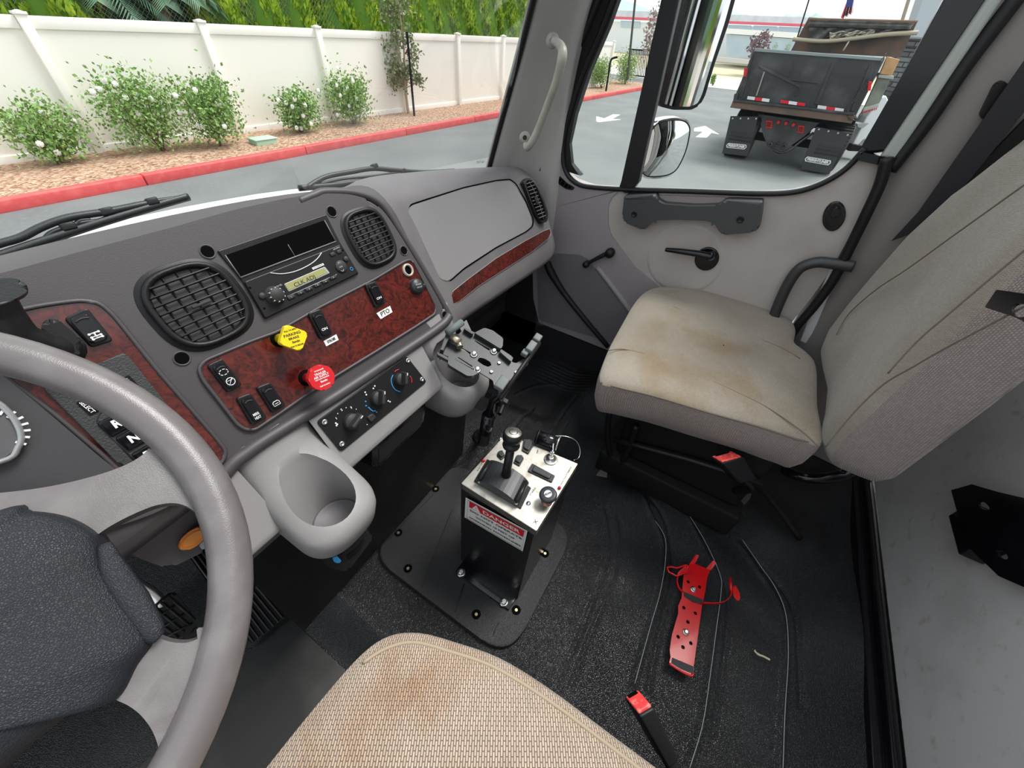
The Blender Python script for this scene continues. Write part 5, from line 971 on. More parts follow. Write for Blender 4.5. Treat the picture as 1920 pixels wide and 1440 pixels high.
bknob((612, 825), [(645, 742), (775, 790), (735, 897), (610, 853)], 'knobyel', 'yellow diamond shaped parking brake knob', [('PARKING', 0, .006, .0042, .026), ('BRAKE', .0, .0, .0035, .016), ('Bendix', .001, -.006, .0035, .012), ('PULL TO APPLY', 0, .0125, .0022, .020), ('PUSH TO RELEASE', 0, -.0125, .0022, .020)], 'ink', .006)
bknob((765, 1045), [(850+78*math.cos(math.radians(22.5+45*k+14)), 1044+76*math.sin(math.radians(22.5+45*k+14))) for k in range(8)], 'knobred', 'red octagonal trailer air supply knob', [('TRAILER', 0, .0075, .0036, .020), ('AIR SUPPLY', 0, .0028, .0036, .026), ('NOT FOR PARKING', 0, -.0012, .0018, .024), ('Bendix', .001, -.006, .0034, .012), ('TO EVACUATE', 0, .0130, .0020, .016), ('PUSH TO SUPPLY', 0, -.0130, .0020, .018)], 'white', .003)
m = MB(); c = DD.P(*Z5([(1333, 440)])[0], .003); m.lathe(c, DD.n, [(.0135, 0), (.0135, .003), (.0115, .0045), (.0095, .004), (.009, -.001)], 26); lr = m.obj('lighter_socket_ring', mat('pale_ring', (.42, .38, .30), .4), dash); m = MB(); m.lathe(c, DD.n, [(.0092, .0008), (0, .0008)], 20); m.obj('socket_shade', M['hole'], lr)  # black disc paints the shade inside the socket
m = MB(); c = DD.P(*Z5([(1380, 532)])[0], .003); m.lathe(c, DD.n, [(.0165, 0), (.0165, .006), (.014, .010), (0, .011)], 26); m.box(c+DD.u*.017-DD.v*.006+DD.n*.004, DD.u, DD.v, DD.n, .010, .008, .006, .002); oc = m.obj('outlet_cap', M['charcoal'], dash); text('cap_lettering', 'POWER', c+DD.n*.0113+DD.v*.003, u2, v2, .003, M['print_'], oc, w=.015); text('cap_lettering', 'OUTLET', c+DD.n*.0113-DD.v*.003, u2, v2, .003, M['print_'], oc, w=.015)
# ---- transmission push button selector
sel = thing('transmission_selector', 'black push button gear selector behind the steering wheel rim', 'gear selector', DD.P(240, 780))
m = MB(); m.slab(rounded(px(DD, Z0([(360, 760), (800, 560), (1040, 455), (1080, 480), (1440, 930), (1560, 1100), (1300, 1440), (1010, 1400)]), .008), .004, 3), DD, .008, .002); m.obj('housing', mat('selector_grain', (.03, .031, .033), .5, bump=[(500, .8, .001)]), sel)
ud = _n(DD.P(*Z0([(790, 960)])[0])-DD.P(*Z0([(680, 870)])[0])); 
for (pts, s_, p0, p1) in (([(1045, 660), (1090, 645), (1200, 765), (1160, 790)], 'MONITOR', (1055, 680), (1175, 775)), ([(640, 880), (690, 850), (840, 950), (760, 990)], 'SELECT', (680, 870), (790, 960))):
    m = MB(); m.slab(rounded(px(DD, Z0(pts), .0088), .001), DD, .001); w_ = m.obj('window_strip', M['gloss'], sel); a, b_ = DD.P(*Z0([p0])[0], .0092), DD.P(*Z0([p1])[0], .0092); text('strip_lettering', s_, (a+b_)/2, _n(b_-a), np.cross(DD.n, _n(b_-a)), .0042, M['white'], w_, w=np.linalg.norm(b_-a), bold=.0001)
m = MB(); m.tube(px(DD, Z0([(820, 1040), (835, 975), (880, 940)]), .0085), .0008, 5); m.tube(px(DD, Z0([(820, 1040), (1150, 1385)]), .0085), .0008, 5, False); m.obj('button_frame', M['print_'] if 0 else M['rubber'], sel)
ux = _n(DD.P(*Z0([(1050, 1110)])[0])-DD.P(*Z0([(960, 1020)])[0]))
for (s_, c_) in (('R', (985, 1055)), ('N', (1130, 1175)), ('D', (1260, 1310))):
    c = DD.P(*Z0([c_])[0], .011); m = MB(); m.box(c-DD.n*.003, DD.u, DD.v, DD.n, .026, .022, .008, .003, 3); b_ = m.obj('gear_button', M['gloss'], sel); text('button_letter', s_, c+DD.n*.0015, _n(DD.u*1.0-DD.v*.1), _n(DD.v+DD.u*.1), .0095, M['white'], b_, bold=.0006)
# stalk / lever at left, and its housing
lv = thing('trailer_brake_lever', 'black hand lever with a paddle end rising at the left edge above the wheel', 'lever', DD.P(110, 660, .02))
DL = DD.off(.055); m = MB(); m.slab(rounded(px(DL, [(-60, 525), (-10, 522), (25, 521), (45, 527), (54, 540), (48, 550), (20, 565), (-60, 590)], .01), .008, 4), DL, .022, .004, 3); m.obj('paddle', M['charcoal'], lv)
m = MB(); m.tube([DL.P(-10, 565), DL.P(12, 590, -.005), DL.P(40, 625, -.012), DL.P(75, 645, -.02), DL.P(105, 655, -.03), DD.P(122, 655, .012)], [.016, .013, .013, .014, .017, .019], 14); m.obj('lever_arm', M['black'], lv)
m = MB(); m.slab(rounded(px(DD, [(80, 600), (105, 595), (140, 625), (160, 650), (140, 675), (110, 660), (75, 630)], .035), .012, 4), DD, .035, .005, 3); m.obj('lever_housing', M['black'], lv)
# ---- steering column and knee area
PK = PL((0, .52, .45), (0, -.93, .35))
m = MB(); m.slab(rounded(px(PK, [(190, 1000), (300, 940), (400, 900), (470, 900), (470, 1000), (400, 1000), (392, 1030), (316, 1067), (255, 1045), (205, 1005)], 0), .01), PK, .05, .008); m.obj('knee_panel', M['lowdash'], dash)
m = MB(); m.slab(rounded(px(PK, [(180, 1000), (150, 950), (260, 880), (400, 850), (380, 905), (350, 925), (310, 960), (250, 1018), (225, 1012)], .03), .012), PK, .05, .010, 3); m.obj('column_surround', M['dash'], dash)
c = PK.P(257, 985, .031); m = MB(); m.lathe(c, PK.n, [(.013, 0), (.012, .002), (.0095, .001), (.009, -.004)], 20); m.obj('column_hole', M['dash'], dash); m = MB(); m.lathe(c, PK.n, [(.0092, .0006), (0, .0006)], 16); m.obj('hole_shade', M['hole'], dash)  # black disc paints the shade inside the column hole
m = MB(); m.tube([(-.20, .50, .78), (-.20, .60, .55), (-.2, .80, .35)], [.06, .055, .04], 16); tag(m.obj('steering_column', M['charcoal']), 'dark steering column behind the wheel hub', 'steering column')
ob = thing('brake_release_knob', 'orange oval pull knob under the dashboard by the wheel rim', 'knob', PK.P(362, 1010)); PO = PL(PK.P(362, 1010, .02), (-.1, -.75, .65)); m = MB(); m.slab(px(PO, [(362+33*math.cos(a)*math.cos(-.62)-15*math.sin(a)*math.sin(-.62), 1010+33*math.cos(a)*math.sin(-.62)+15*math.sin(a)*math.cos(-.62)) for a in np.linspace(0, 2*math.pi, 33)[:-1]]), PO, .012, .004, 3); m.obj('knob_disc', M['orange'], ob)
m = MB(); m.slab(px(PO, [(362+24*math.cos(a)*math.cos(-.62)-9*math.sin(a)*math.sin(-.62), 1010+24*math.cos(a)*math.sin(-.62)+9*math.sin(a)*math.cos(-.62)) for a in np.linspace(0, 2*math.pi, 33)[:-1]], .0012), PO, .003, .001, 2); m.obj('raised_centre', mat('orange_lighter', (.85, .30, .04), .4), ob)
m = MB(); m.slab(rounded(px(PO, [(372, 1022), (398, 1002), (402, 1010), (380, 1032)], -.012), .003), PO, .01, .002); m.obj('bezel_edge', mat('pale_blue_grey', (.35, .40, .48), .4), ob)
PQ = PL((0, .43, .44), (-.3, -.8, .5))
dc = thing('diagnostic_plug', 'black plug with a blue latch hanging under the left cup holder', 'plug', PQ.P(650, 1040))
m = MB(); m.slab(rounded(px(PQ, ZK([(1440, 370), (1500, 370), (1600, 330), (1650, 240), (1745, 190), (1782, 235), (1720, 320), (1630, 440), (1590, 450), (1500, 425)])), .004), PQ, .03, .005); m.obj('plug_housing', M['black'], dc)
m = MB(); m.slab(rounded(px(PQ, ZK([(1520, 365), (1550, 352), (1580, 385), (1560, 400), (1530, 390)]), .004), .002), PQ, .006, .001); m.obj('blue_latch', M['blue'], dc)
m = MB(); m.slab(rounded(px(PQ, ZK([(1610, 350), (1690, 290), (1715, 240), (1725, 260), (1700, 310), (1625, 375)]), .003), .002), PQ, .002); m.obj('printed_strip', M['gloss'], dc)
m = MB(); m.slab(rounded(px(PK, [(462, 985), (505, 985), (560, 1020), (500, 1024), (475, 1012)], -.03), .01), PK, .03, .004); m.obj('carpet_pad', mat('carpet_fuzz', (.12, .11, .115), .95, bump=[(700, 1, .003)], vary=(500, (.2, .19, .19), .5, .6)), dash)
# ---- pedals
ga = thing('accelerator_pedal', 'long black ribbed accelerator pedal hinged on the floor', 'pedal', (-.05, .69, -.1))
a0 = EYE+ray(535, 1155)*np.linalg.norm((onf := ground_z(535, 1155, -.09))-EYE); b0 = ground_z(470, 1207, -.09); Yt = .93
def yv(x, y, Yv): r_ = ray(x, y); return EYE+r_*(Yv/r_[1])
c0_ = yv(345, 1030, .86); d0_ = yv(402, 1000, .86); nn = _n(np.cross(a0-b0, c0_-b0)); GP = PL((a0+b0)/2, nn); m = MB(); m.slab(rounded([a0, d0_, c0_, b0], .006), GP, .014, .003); m.obj('treadle', M['black'], ga)
for k in range(7): s = (k+.5)/7; m = MB(); m.tube([b0*(1-s)+a0*s+GP.n*.002, c0_*(1-s)+d0_*s+GP.n*.002], .0022, 6, False); m.obj('tread_rib', mat('rib_grey', (.09, .09, .10), .35) if k == 0 else bpy.data.materials['rib_grey'], ga)
for s in (.42, .47, .52): m = MB(); m.tube([b0*(1-s)+c0_*s+GP.n*.003, a0*(1-s)+d0_*s+GP.n*.003], .003, 6, False); m.obj('cross_rib', M['black'], ga)
br = thing('brake_pedal', 'square black gridded brake pedal on a silver arm', 'pedal', yv(320, 1150, .80)); BP = PL(yv(320, 1150, .72), (0, -.70, .70))
m = MB(); m.slab(rounded(px(BP, ZK([(285, 735), (470, 590), (510, 590), (650, 770), (640, 830), (560, 890), (480, 870)]), 0), .01), BP, .012, .004); m.obj('pad', M['black'], br)
for i in range(4): a = np.array((300+50*i, 745+42*i)); b_ = np.array((455+55*i, 605+60*i)); m = MB(); m.tube([BP.P(*ZK([a])[0], .003), BP.P(*ZK([b_])[0], .003)], .0028, 6, False); m.obj('grip_bar', M['rubber'], br)
for i in range(4): a = np.array((330+45*i, 720-35*i)); b_ = np.array((530+35*i, 880-40*i)); m = MB(); m.tube([BP.P(*ZK([a])[0], .003), BP.P(*ZK([b_])[0], .003)], .0028, 6, False); m.obj('grip_bar', M['rubber'], br)
m = MB(); q0 = BP.P(*ZK([(345, 600)])[0], -.01); m.tube([BP.P(*ZK([(400, 690)])[0], -.01), q0, q0+np.array((-.02, .10, .10)), (-.19, .95, .45)], .016, 10, flat=(1, .6, (0, 0, 1))); m.obj('pedal_arm', M['metal'], br)
# ---- steering wheel
WC = np.array((-.19147952, .37642765, .90302074)); WA = .62910477; WN = np.array((0, -math.sin(WA), math.cos(WA))); WPN = PL(WC, WN, (0, 1, 0))
sw = thing('steering_wheel', 'worn grey leather steering wheel with a dark padded hub', 'steering wheel', WC)
m = MB(); m.tube([WPN.W(.2285*math.cos(a), .2285*math.sin(a)) for a in np.linspace(0, 2*math.pi, 97)[:-1]], .0168, 20, False, True); m.obj('rim', M['wheel'], sw)
def mirror_slab(name, pts, off, depth, bev, rad_, mt, seg=4):
    pl = WPN.off(off); L = [WPN.loc(p) for p in px(pl, pts)]; out = []
    for sgn in (1, -1):
        m = MB(); m.slab(rounded([WPN.W(a*sgn, b_, off) for a, b_, _ in L], rad_, 4), pl, depth, bev, seg); o_ = m.obj(name, M[mt], sw); out.append(o_)
    return out
S1 = [(-60, 930), (60, 918), (130, 905), (200, 886), (245, 868), (272, 850), (284, 832), (330, 850), (400, 920), (440, 1010), (440, 1050), (404, 1040), (392, 1000), (372, 965), (350, 948), (325, 942), (290, 947), (240, 968), (200, 990), (170, 1012), (120, 1010), (-60, 1000)]
S2 = [(255, 1165), (288, 1192), (320, 1205), (355, 1206), (385, 1190), (400, 1160), (412, 1130), (430, 1095), (455, 1080), (455, 1200), (420, 1310), (380, 1390), (330, 1450), (303, 1450), (298, 1400), (284, 1365), (262, 1338), (240, 1322), (216, 1312), (190, 1300)]
for S in (S1, S2):
    pl = WPN.off(-.004); L = [WPN.loc(p) for p in px(pl, S)]
    for sgn in (1, -1):
        P = rounded([WPN.W(a*sgn, b_, -.004) for a, b_, _ in L], .012, 4); ar_ = P
        m = MB(); m.slab(P, pl, .020, .007, 4); o_ = m.obj('spoke', M['wheel'], sw); o_.data.polygons.foreach_set('use_smooth', [True]*len(o_.data.polygons))
        try: o_.data.set_sharp_from_angle(angle=math.radians(50))
        except Exception: pass
# hub pad: domed
HB = [WPN.loc(p)[:2] for p in px(WPN, [(-15, 958), (60, 956), (120, 965), (165, 985), (190, 1010), (205, 1060), (240, 1115), (290, 1190), (258, 1248), (220, 1312), (150, 1328), (90, 1370), (0, 1450)])]
HBf = [(a, b_) for a, b_ in HB]+[(.0, -.135)]+[(-a, b_) for a, b_ in HB[::-1]]+[(0, .045)]
HR, _ = catmull([np.array((a, b_, 0.)) for a, b_ in HBf], None, True, 5); cH = np.array((0, -.05, 0))
rows = []
for k_, h_ in ((1.0, -.03), (1.0, -.006), (.985, .002), (.95, .008), (.88, .012), (.75, .017), (.5, .022), (.2, .024), (.01, .024)): rows.append([WPN.W(*(cH+(p-cH)*k_)[:2], h_) for p in HR])
hb = loft('hub_pad', rows, M['hub'], sw, closed=True)
m = MB(); m.tube(px(WPN, [(195, 1020), (215, 1075), (250, 1128), (285, 1183), (300, 1195)], .004), [.004, .009, .010, .008, .004], 12, flat=(1, .5, tuple(WN))); hr_ = m.obj('hub_rib', M['hub'], sw)
m = MB(); m.lathe(WC-WN*.03, -WN, [(.06, 0), (.055, .05), (.05, .12)], 24); m.obj('hub_boss', M['charcoal'], sw)
# ================================================================ CONTROL BOX
bx = thing('control_box', 'black steel control box with silver top and red DANGER sticker bolted to the floor', 'control box', (.488, .228, 0))
BF = PL((.370, 0, .015), (-1, 0, .0545)); BT = PL((0, 0, .402), (0, 0, 1), (0, 1, 0))
m = MB(); m.hexa = None; V8 = [(.371, .130, .010), (.585, .130, .010), (.585, .330, .010), (.371, .330, .010), (.3955, .128, .398), (.592, .126, .398), (.588, .332, .398), (.3955, .333, .398)]; m.add(V8, [(3, 2, 1, 0), (4, 5, 6, 7), (0, 1, 5, 4), (1, 2, 6, 5), (2, 3, 7, 6), (3, 0, 4, 7)]); m.obj('housing', mat('box_black', (.008, .008, .009), .25, coat=.2), bx)
tp = rounded(px(BT, [(864, 906), (1006, 996), (1084, 869), (948, 813)]), .003, 3); m = MB(); m.slab(tp, BT, .022, .0015); m.obj('top_plate', M['steel'], bx)
m = MB(); m.abox(.332, .385, .135, .322, .008, .014, .001); fl_ = m.obj('front_flange', M['gloss'], bx)
for p in ((865, 1074), (945, 1129)):
    c = FL.off(.015).P(*p); m = MB(); m.lathe(c, (0, 0, 1), [(.0125, 0), (.012, .002), (.0085, .0025)], 20); m.lathe(c, (0, 0, 1), [(.0082, .002), (.0080, .008), (.006, .0095), (0, .0095)], 6, False); m.obj('hex_bolt', M['metal'], bx)
SG = [(873, 933), (989, 996), (980, 1034), (871, 970)]; P = px(BF, SG, .001); m = MB(); m.slab(P, BF, .0006); sg = m.obj('danger_sticker', M['label'], bx)
def sgp(u, v): a = P[0]+(P[1]-P[0])*u; b_ = P[3]+(P[2]-P[3])*u; return a+(b_-a)*v
m = MB(); m.slab([sgp(.07, .07)+BF.n*.0006, sgp(.96, .07)+BF.n*.0006, sgp(.96, .34)+BF.n*.0006, sgp(.07, .34)+BF.n*.0006], BF, .0004); m.obj('red_band', M['sign_red'], sg)
us = _n(P[1]-P[0]); vs = np.cross(BF.n, us); Lw = np.linalg.norm(P[1]-P[0])
text('sticker_lettering', 'DANGER', sgp(.60, .21)+BF.n*.001, us, vs, .0125, M['label'], sg, w=Lw*.60, bold=.0004)
tri = [sgp(.12, .32)+BF.n*.001, sgp(.26, .32)+BF.n*.001, sgp(.19, .08)+BF.n*.001]; m = MB(); m.slab(tri, BF, .0003); m.obj('warning_triangle', M['label'], sg); text('triangle_mark', '!', sgp(.19, .225)+BF.n*.0014, us, vs, .009, M['sign_red'], sg, bold=.0003)
for s_, v_, w_ in (('DO NOT OPERATE', .46, .86), ('WITHIN 10 FEET OF', .64, .66), ('OVERHEAD POWERLINES', .82, .88)): text('sticker_lettering', s_, sgp(.52, v_)+BF.n*.001, us, vs, .0068 if v_ < .5 else .0058, M['ink'], sg, w=Lw*w_, bold=.0002)
for q in (((.04, .04), (.98, .04)), ((.98, .04), (.98, .95)), ((.98, .95), (.04, .95)), ((.04, .95), (.04, .04))): pass
bz = MB(); bz.tube([sgp(.045, .045)+BF.n*.0007, sgp(.975, .045)+BF.n*.0007, sgp(.975, .95)+BF.n*.0007, sgp(.045, .95)+BF.n*.0007], .0004, 4, False, True); bz.obj('sticker_border', M['ink'], sg)
def bt(p, off=0): return BT.P(*ZB([p])[0], off)
# lever housing: a drum segment seen from its side
A_, B_, C_, D_ = bt((290, 860)), bt((820, 1170)), bt((935, 935)), bt((440, 610)); m = MB(); m.slab(rounded([A_+(0, 0, .003), B_+(0, 0, .003), C_+(0, 0, .003), D_+(0, 0, .003)], .002), BT, .003, .001); lv_ = m.obj('lever_housing', M['black'], bx)
uA = _n(B_-A_); LA = np.linalg.norm(B_-A_); uD = (D_-A_)*.5+(C_-B_)*.5
arc = [A_+uA*LA*.06+np.array((0, 0, .003))]+[A_+uA*LA*(.5-.44*math.cos(t))+np.array((0, 0, .004+.026*math.sin(t))) for t in np.linspace(.15, math.pi-.15, 16)]+[A_+uA*LA*.94+np.array((0, 0, .003))]
n_ = len(arc); V = arc+[p+uD for p in arc]; Fq = [(i, i+1, i+1+n_, i+n_) for i in range(n_-1)]+[tuple(range(n_))[::-1], tuple(n_+i for i in range(n_))]; mk('drum', V, Fq, M['charcoal'], lv_, smooth=False)
for k_ in (.12, .90):
    c = A_+uA*LA*k_+np.array((0, 0, .021)); m = MB(); m.tube([c+uD*.02, c+uD*.85], .0068, 12, False); m.obj('side_roller', M['black'], lv_)
    m = MB(); m.cyl(c-uD*.03+(0, 0, -.008), c+uD*.03+(0, 0, -.008), .003, n=8); m.obj('roller_screw', M['metal'], lv_)
sb = bt((650, 800), .024); ktop = EYE+ray(960, 826)*np.linalg.norm(sb+np.array((0, 0, .075))-EYE)*.985; ax = _n(ktop-sb)
js = MB(); js.tube([sb-ax*.01, sb+ax*.03, ktop-ax*.006], [.0125, .0105, .0095], 14, False); jj = js.obj('joystick_shaft', M['black'], bx)
m = MB(); m.lathe(ktop-ax*.012, ax, [(.008, -.008), (.0185, -.006), (.020, -.001), (.019, .004), (.014, .006), (.016, .010), (.0215, .016), (.0225, .026), (.0205, .033), (.0185, .035)], 30); m.obj('joystick_knob', M['black'], jj)
m = MB(); m.lathe(ktop+ax*.023, ax, [(.0185, -.001), (.018, .0008), (0, .001)], 28); m.obj('knob_cap', M['steel'], jj); kc = ktop+ax*.0243
m = MB(); ku = _n(np.cross((0, 1, 0), ax)); kv = np.cross(ax, ku); m.tube([kc+(ku*math.cos(a)+kv*math.sin(a))*.009 for a in np.linspace(.5, 5.6, 20)], .0008, 5); m.obj('cap_print', M['rubber'], jj)
# switches on the plate
def tsw(pts, off, nm='toggle_switch'):
    P_ = [bt(p, .004) for p in pts]; m = MB(); m.slab(rounded(P_, .003, 3), BT, .004, .001); s = m.obj(nm, M['rubber'], bx); c = np.mean(P_, 0); Q = [c+(p-c)*np.array((.72, .72, 1))+np.array((0, 0, .005)) for p in P_]; m = MB(); m.slab(rounded(Q, .004, 3), BT, .005, .002, 3); m.obj('rocker', M['charcoal'], s)
tsw([(850, 380), (935, 385), (968, 440), (905, 545), (830, 500)], 0); tsw([(560, 520), (610, 500), (650, 570), (600, 610), (550, 560)], 0); tsw([(770, 560), (830, 555), (855, 595), (805, 680), (735, 640)], 0)
tsw([(945, 650), (1205, 790), (1170, 865), (895, 735)], 0, 'wide_rocker_switch')
for p in ((400, 628), (1252, 935)): m = MB(); m.lathe(bt(p), (0, 0, 1), [(.004, 0), (.004, .004), (.0025, .0065), (0, .007)], 14); m.obj('red_indicator', M['knobred'], bx)
c = bt((905, 1105)); m = MB(); m.lathe(c, (0, 0, 1), [(.0055, 0), (.005, .0025), (0, .0035)], 14); m.obj('plate_screw', M['metal'], bx)
c = bt((590, 375)); m = MB(); m.lathe(c, (0, 0, 1), [(.0045, 0), (.004, .0025), (0, .003)], 12); m.obj('plate_screw', M['metal'], bx)
for s_, p, q_ in (('BODY UP', (330, 740), (385, 650)), ('RAISE', (950, 980), (985, 925)), ('Custom Truck & Equipment', (1262, 905), (1385, 690)), ('DUMP', (1000, 540), (1015, 500)), ('PTO', (925, 1010), (960, 950))):
    a, b_ = bt(p, .0004), bt(q_, .0004); text('plate_lettering', s_, (a+b_)/2, _n(b_-a), np.cross((0, 0, 1), _n(b_-a)), .0035, M['ink'], bx, w=np.linalg.norm(b_-a))
m = MB(); c = bt((985, 1310), .0004); m.tube([c+np.array((.004, -.004, 0)), c-np.array((.004, -.004, 0))], .0006, 4, False); m.tube([c+np.array((.004, .004, 0)), c-np.array((.004, .004, 0))], .0006, 4, False); m.obj('ink_cross', M['ink'], bx)
# key lock with tag, valve knob
c = bt((1155, 612)); m = MB(); m.lathe(c, (0, 0, 1), [(.0175, 0), (.0175, .002), (.016, .003), (.008, .0035), (.008, .010), (.006, .012), (0, .012)], 26); kl = m.obj('key_lock', M['metal'], bx)
m = MB(); m.box(c+np.array((0, 0, .022)), (1, .5, 0), (0, 0, 1), (-.5, 1, 0), .004, .022, .010, .001); m.tube([c+np.array((0, 0, .033))+np.array((.005*math.cos(a), .0025*math.cos(a), .006*math.sin(a))) for a in np.linspace(0, 2*math.pi, 13)[:-1]], .0013, 5, False, True); m.obj('lock_toggle', M['chrome'], kl)
m = MB(); m.slab(rounded([bt(p, .0006) for p in ((1060, 500), (1100, 470), (1285, 610), (1240, 700), (1215, 690), (1030, 590))], .002), BT, .0006); m.obj('lock_plate', M['hole'], kl) if 0 else None
c = bt((1110, 1085)); kp = c+np.array((0, 0, .028))+.0*ax; m = MB(); m.lathe(c, (0, 0, 1), [(.013, 0), (.011, .003), (.008, .006), (.0075, .022)], 18); vk_ = m.obj('valve_stem', mat('copper_stem', (.30, .18, .14), .35, .8), bx); d_ = _n((-.15, .1, 1)); m = MB(); m.lathe(kp-d_*.004, d_, [(.010, 0), (.0195, .002), (.0205, .006), (.019, .011), (.015, .012), (0, .0115)], 26); kn = m.obj('valve_knob', M['charcoal'], vk_)
m = MB(); u_ = _n(np.cross((0, 1, 0), d_)); v_ = np.cross(d_, u_); cc = kp+d_*.0078; m.slab([cc+u_*a*.0135+v_*b_*.0135 for a, b_ in ((-1, 0), (-.5, -.7), (.4, -.85), (1, 0), (.5, .7), (-.4, .85))], PL(cc, d_, v_), .0004); m.obj('knob_badge', M['print_'], kn); text('badge_lettering', 'VELVAC', cc+d_*.0005, u_*.8-v_*.6, v_*.8+u_*.6, .004, M['ink'], kn, w=.02, bold=.0002)
# spotlight-like cylinder with wire behind the box
cy = thing('locking_pin_cylinder', 'short black cylinder clamp with a wire loop behind the control box', 'pin', BT.P(1035, 830)); PH = BT.off(.012); a, b_ = PH.P(*ZB([(995, 350)])[0]), PH.P(*ZB([(1255, 440)])[0]); m = MB(); m.tube([a, b_], .018, 20, False); m.obj('barrel', M['gloss'], cy)
for k_ in (.04, .90): q = a+(b_-a)*k_; m = MB(); m.tube([q, q+(b_-a)*.06], .0205, 20, False); m.obj('end_band', M['metal'] if k_ > .5 else M['black'], cy)
m = MB(); m.tube([PH.P(*ZB([p])[0], o_) for p, o_ in (((1190, 345), .01), ((1330, 350), .012), ((1440, 400), .0), ((1485, 500), -.02), ((1470, 590), -.03), ((1415, 618), -.02))], .0011, 6); m.obj('wire', M['metal'], cy)
m = MB(); m.tube([PH.P(*ZB([p])[0], .01) for p in ((1225, 395), (1185, 440), (1180, 520), (1168, 580))], .0025, 8); m.obj('hook', M['chrome'], cy)
# ================================================================ TABLET HOLDER
th = thing('tablet_mount', 'black metal tablet mount on an upright arm between dashboard and seat', 'mount', (.80, .55, 0))
TP = PL((.59, .375, .64), (-.10, -.28, .95), (0, 1, 0)); ch_ = M['charcoal']
def tz(pts, off=0): return px(TP, ZH(pts), off)
outer_ = rounded(tz([(125, 450), (205, 240), (330, 260), (400, 190), (500, 240), (900, 500), (880, 545), (930, 560), (1010, 510), (1060, 560), (860, 800), (800, 750), (700, 800), (690, 740), (560, 660), (300, 520)]), .004, 3)
slots = [rounded(tz(s_), .003, 3) for s_ in ([(350, 405), (370, 400), (470, 455), (455, 475)], [(545, 500), (600, 510), (660, 545), (675, 580), (640, 598), (590, 580), (525, 535)], [(495, 330), (505, 325), (660, 415), (650, 430)], [(320, 500), (330, 495), (480, 590), (470, 600)], [(745, 470), (755, 465), (845, 520), (835, 535)])]
m = MB(); m.hslab(outer_, slots, TP, .003); m.obj('mount_plate', ch_, th)
def flange(pts, up_, name='side_flange'):
    P0 = tz(pts); m = MB(); V = P0+[p+TP.n*.0 for p in []]; pass
for pts, nm in (([(500, 240), (600, 190), (690, 220), (795, 300), (790, 380), (770, 410), (500, 245)], 'side_flange'), ([(225, 480), (540, 660), (480, 690), (420, 690), (220, 570)], 'side_flange'), ([(395, 185), (490, 240), (480, 260), (385, 200)], 'side_flange'), ([(770, 410), (890, 490), (880, 545), (760, 440)], 'side_flange'), ([(110, 440), (225, 500), (225, 530), (105, 465)], 'side_flange')):
    P0 = tz(pts, .012); PF = TP.off(.012); m = MB(); m.slab(rounded(P0, .003), PF, .010, .001); m.obj(nm, ch_, th)
m = MB(); m.slab(tz([(205, 235), (245, 265), (175, 425), (140, 420)], .02), TP.off(.02), .018, .001); m.obj('end_upright', ch_, th)
m = MB(); m.tube(tz([(215, 245), (365, 135)], .028), .0085, 14, False); m.obj('foam_roller', mat('foam_grey', (.10, .12, .12), .7), th)
m = MB(); 
q0, q1 = tz([(285, 330), (330, 380)], .012)
m.tube([tz([(255, 290)], .016)[0], tz([(345, 345)], .016)[0]], .009, 14, False); m.cyl(tz([(330, 360)], .010)[0], tz([(345, 395)], .010)[0], .008, n=12); m.obj('threaded_lock', mat('brass_lock', (.45, .38, .28), .3, .9), th)
for p in ((490, 470), (697, 440), (525, 630)):
    c = tz([p], .001)[0]; m = MB(); m.lathe(c, TP.n, [(.0085, 0), (.0085, .0015), (.006, .002)], 18); m.lathe(c, TP.n, [(.0058, .0015), (.0058, .006), (.0035, .008), (0, .008)], 6, False); m.obj('hex_bolt', M['metal'], th)
for p in ((752, 558), (672, 650), (927, 657)): c = tz([p], .001)[0]; m = MB(); m.lathe(c, TP.n, [(.0040, 0), (.0038, .003), (.002, .0032), (0, .001)], 14); m.obj('stud', M['metal'], th)
m = MB(); P1_, P2_ = tz([(1165, 355)], .012)[0], tz([(760, 935)], -.01)[0]; m.tube([P1_, (P1_+P2_)/2, P2_], .006, 10, False, flat=(1, 1.8, tuple(TP.n))); m.obj('cross_arm', M['black'], th)
for (p, w_, h_, o_) in (((1150, 300), .016, .018, .03), ((1085, 390), .024, .018, .025), ((1020, 455), .012, .016, .016), ((780, 770), .026, .022, .022)):
    c = tz([p], o_)[0]; d_ = _n(P1_-P2_); m = MB(); m.box(c, d_, np.cross(TP.n, d_), TP.n, w_*1.25, h_, .012, .003, 3); m.obj('grip_pad', mat('pad_grey', (.09, .105, .105), .55) if 'pad_grey' not in bpy.data.materials else bpy.data.materials['pad_grey'], th)
PV = PL((.55, .36, .50), (-.6, -.6, .5))
m = MB(); m.slab(rounded(px(PV, ZH([(530, 975), (570, 915), (660, 960), (620, 1030), (560, 1060), (500, 1020)])), .003), PV, .015, .003); m.obj('clamp_block', M['black'], th)
c = px(PV, ZH([(790, 1000)]))[0]; m = MB(); m.lathe(c, _n((1, .3, 0)), [(.006, -.03), (.006, 0), (.014, .002), (.015, .014), (.008, .018), (0, .018)], 8, False); m.obj('wing_knob', M['black'], th)
top_ = px(PV, ZH([(700, 940)]))[0]; bot_ = FL.P(*ZH([(600, 1385)])[0]); mid_ = px(PV, ZH([(640, 1130)]))[0]
m = MB(); m.tube([tz([(780, 860)], -.02)[0], top_, mid_], .012, 14, False); m.tube([top_+(.012, 0, 0), mid_+(.02, 0, -.02)], .008, 10, False); m.obj('upper_arm', M['gloss'], th)
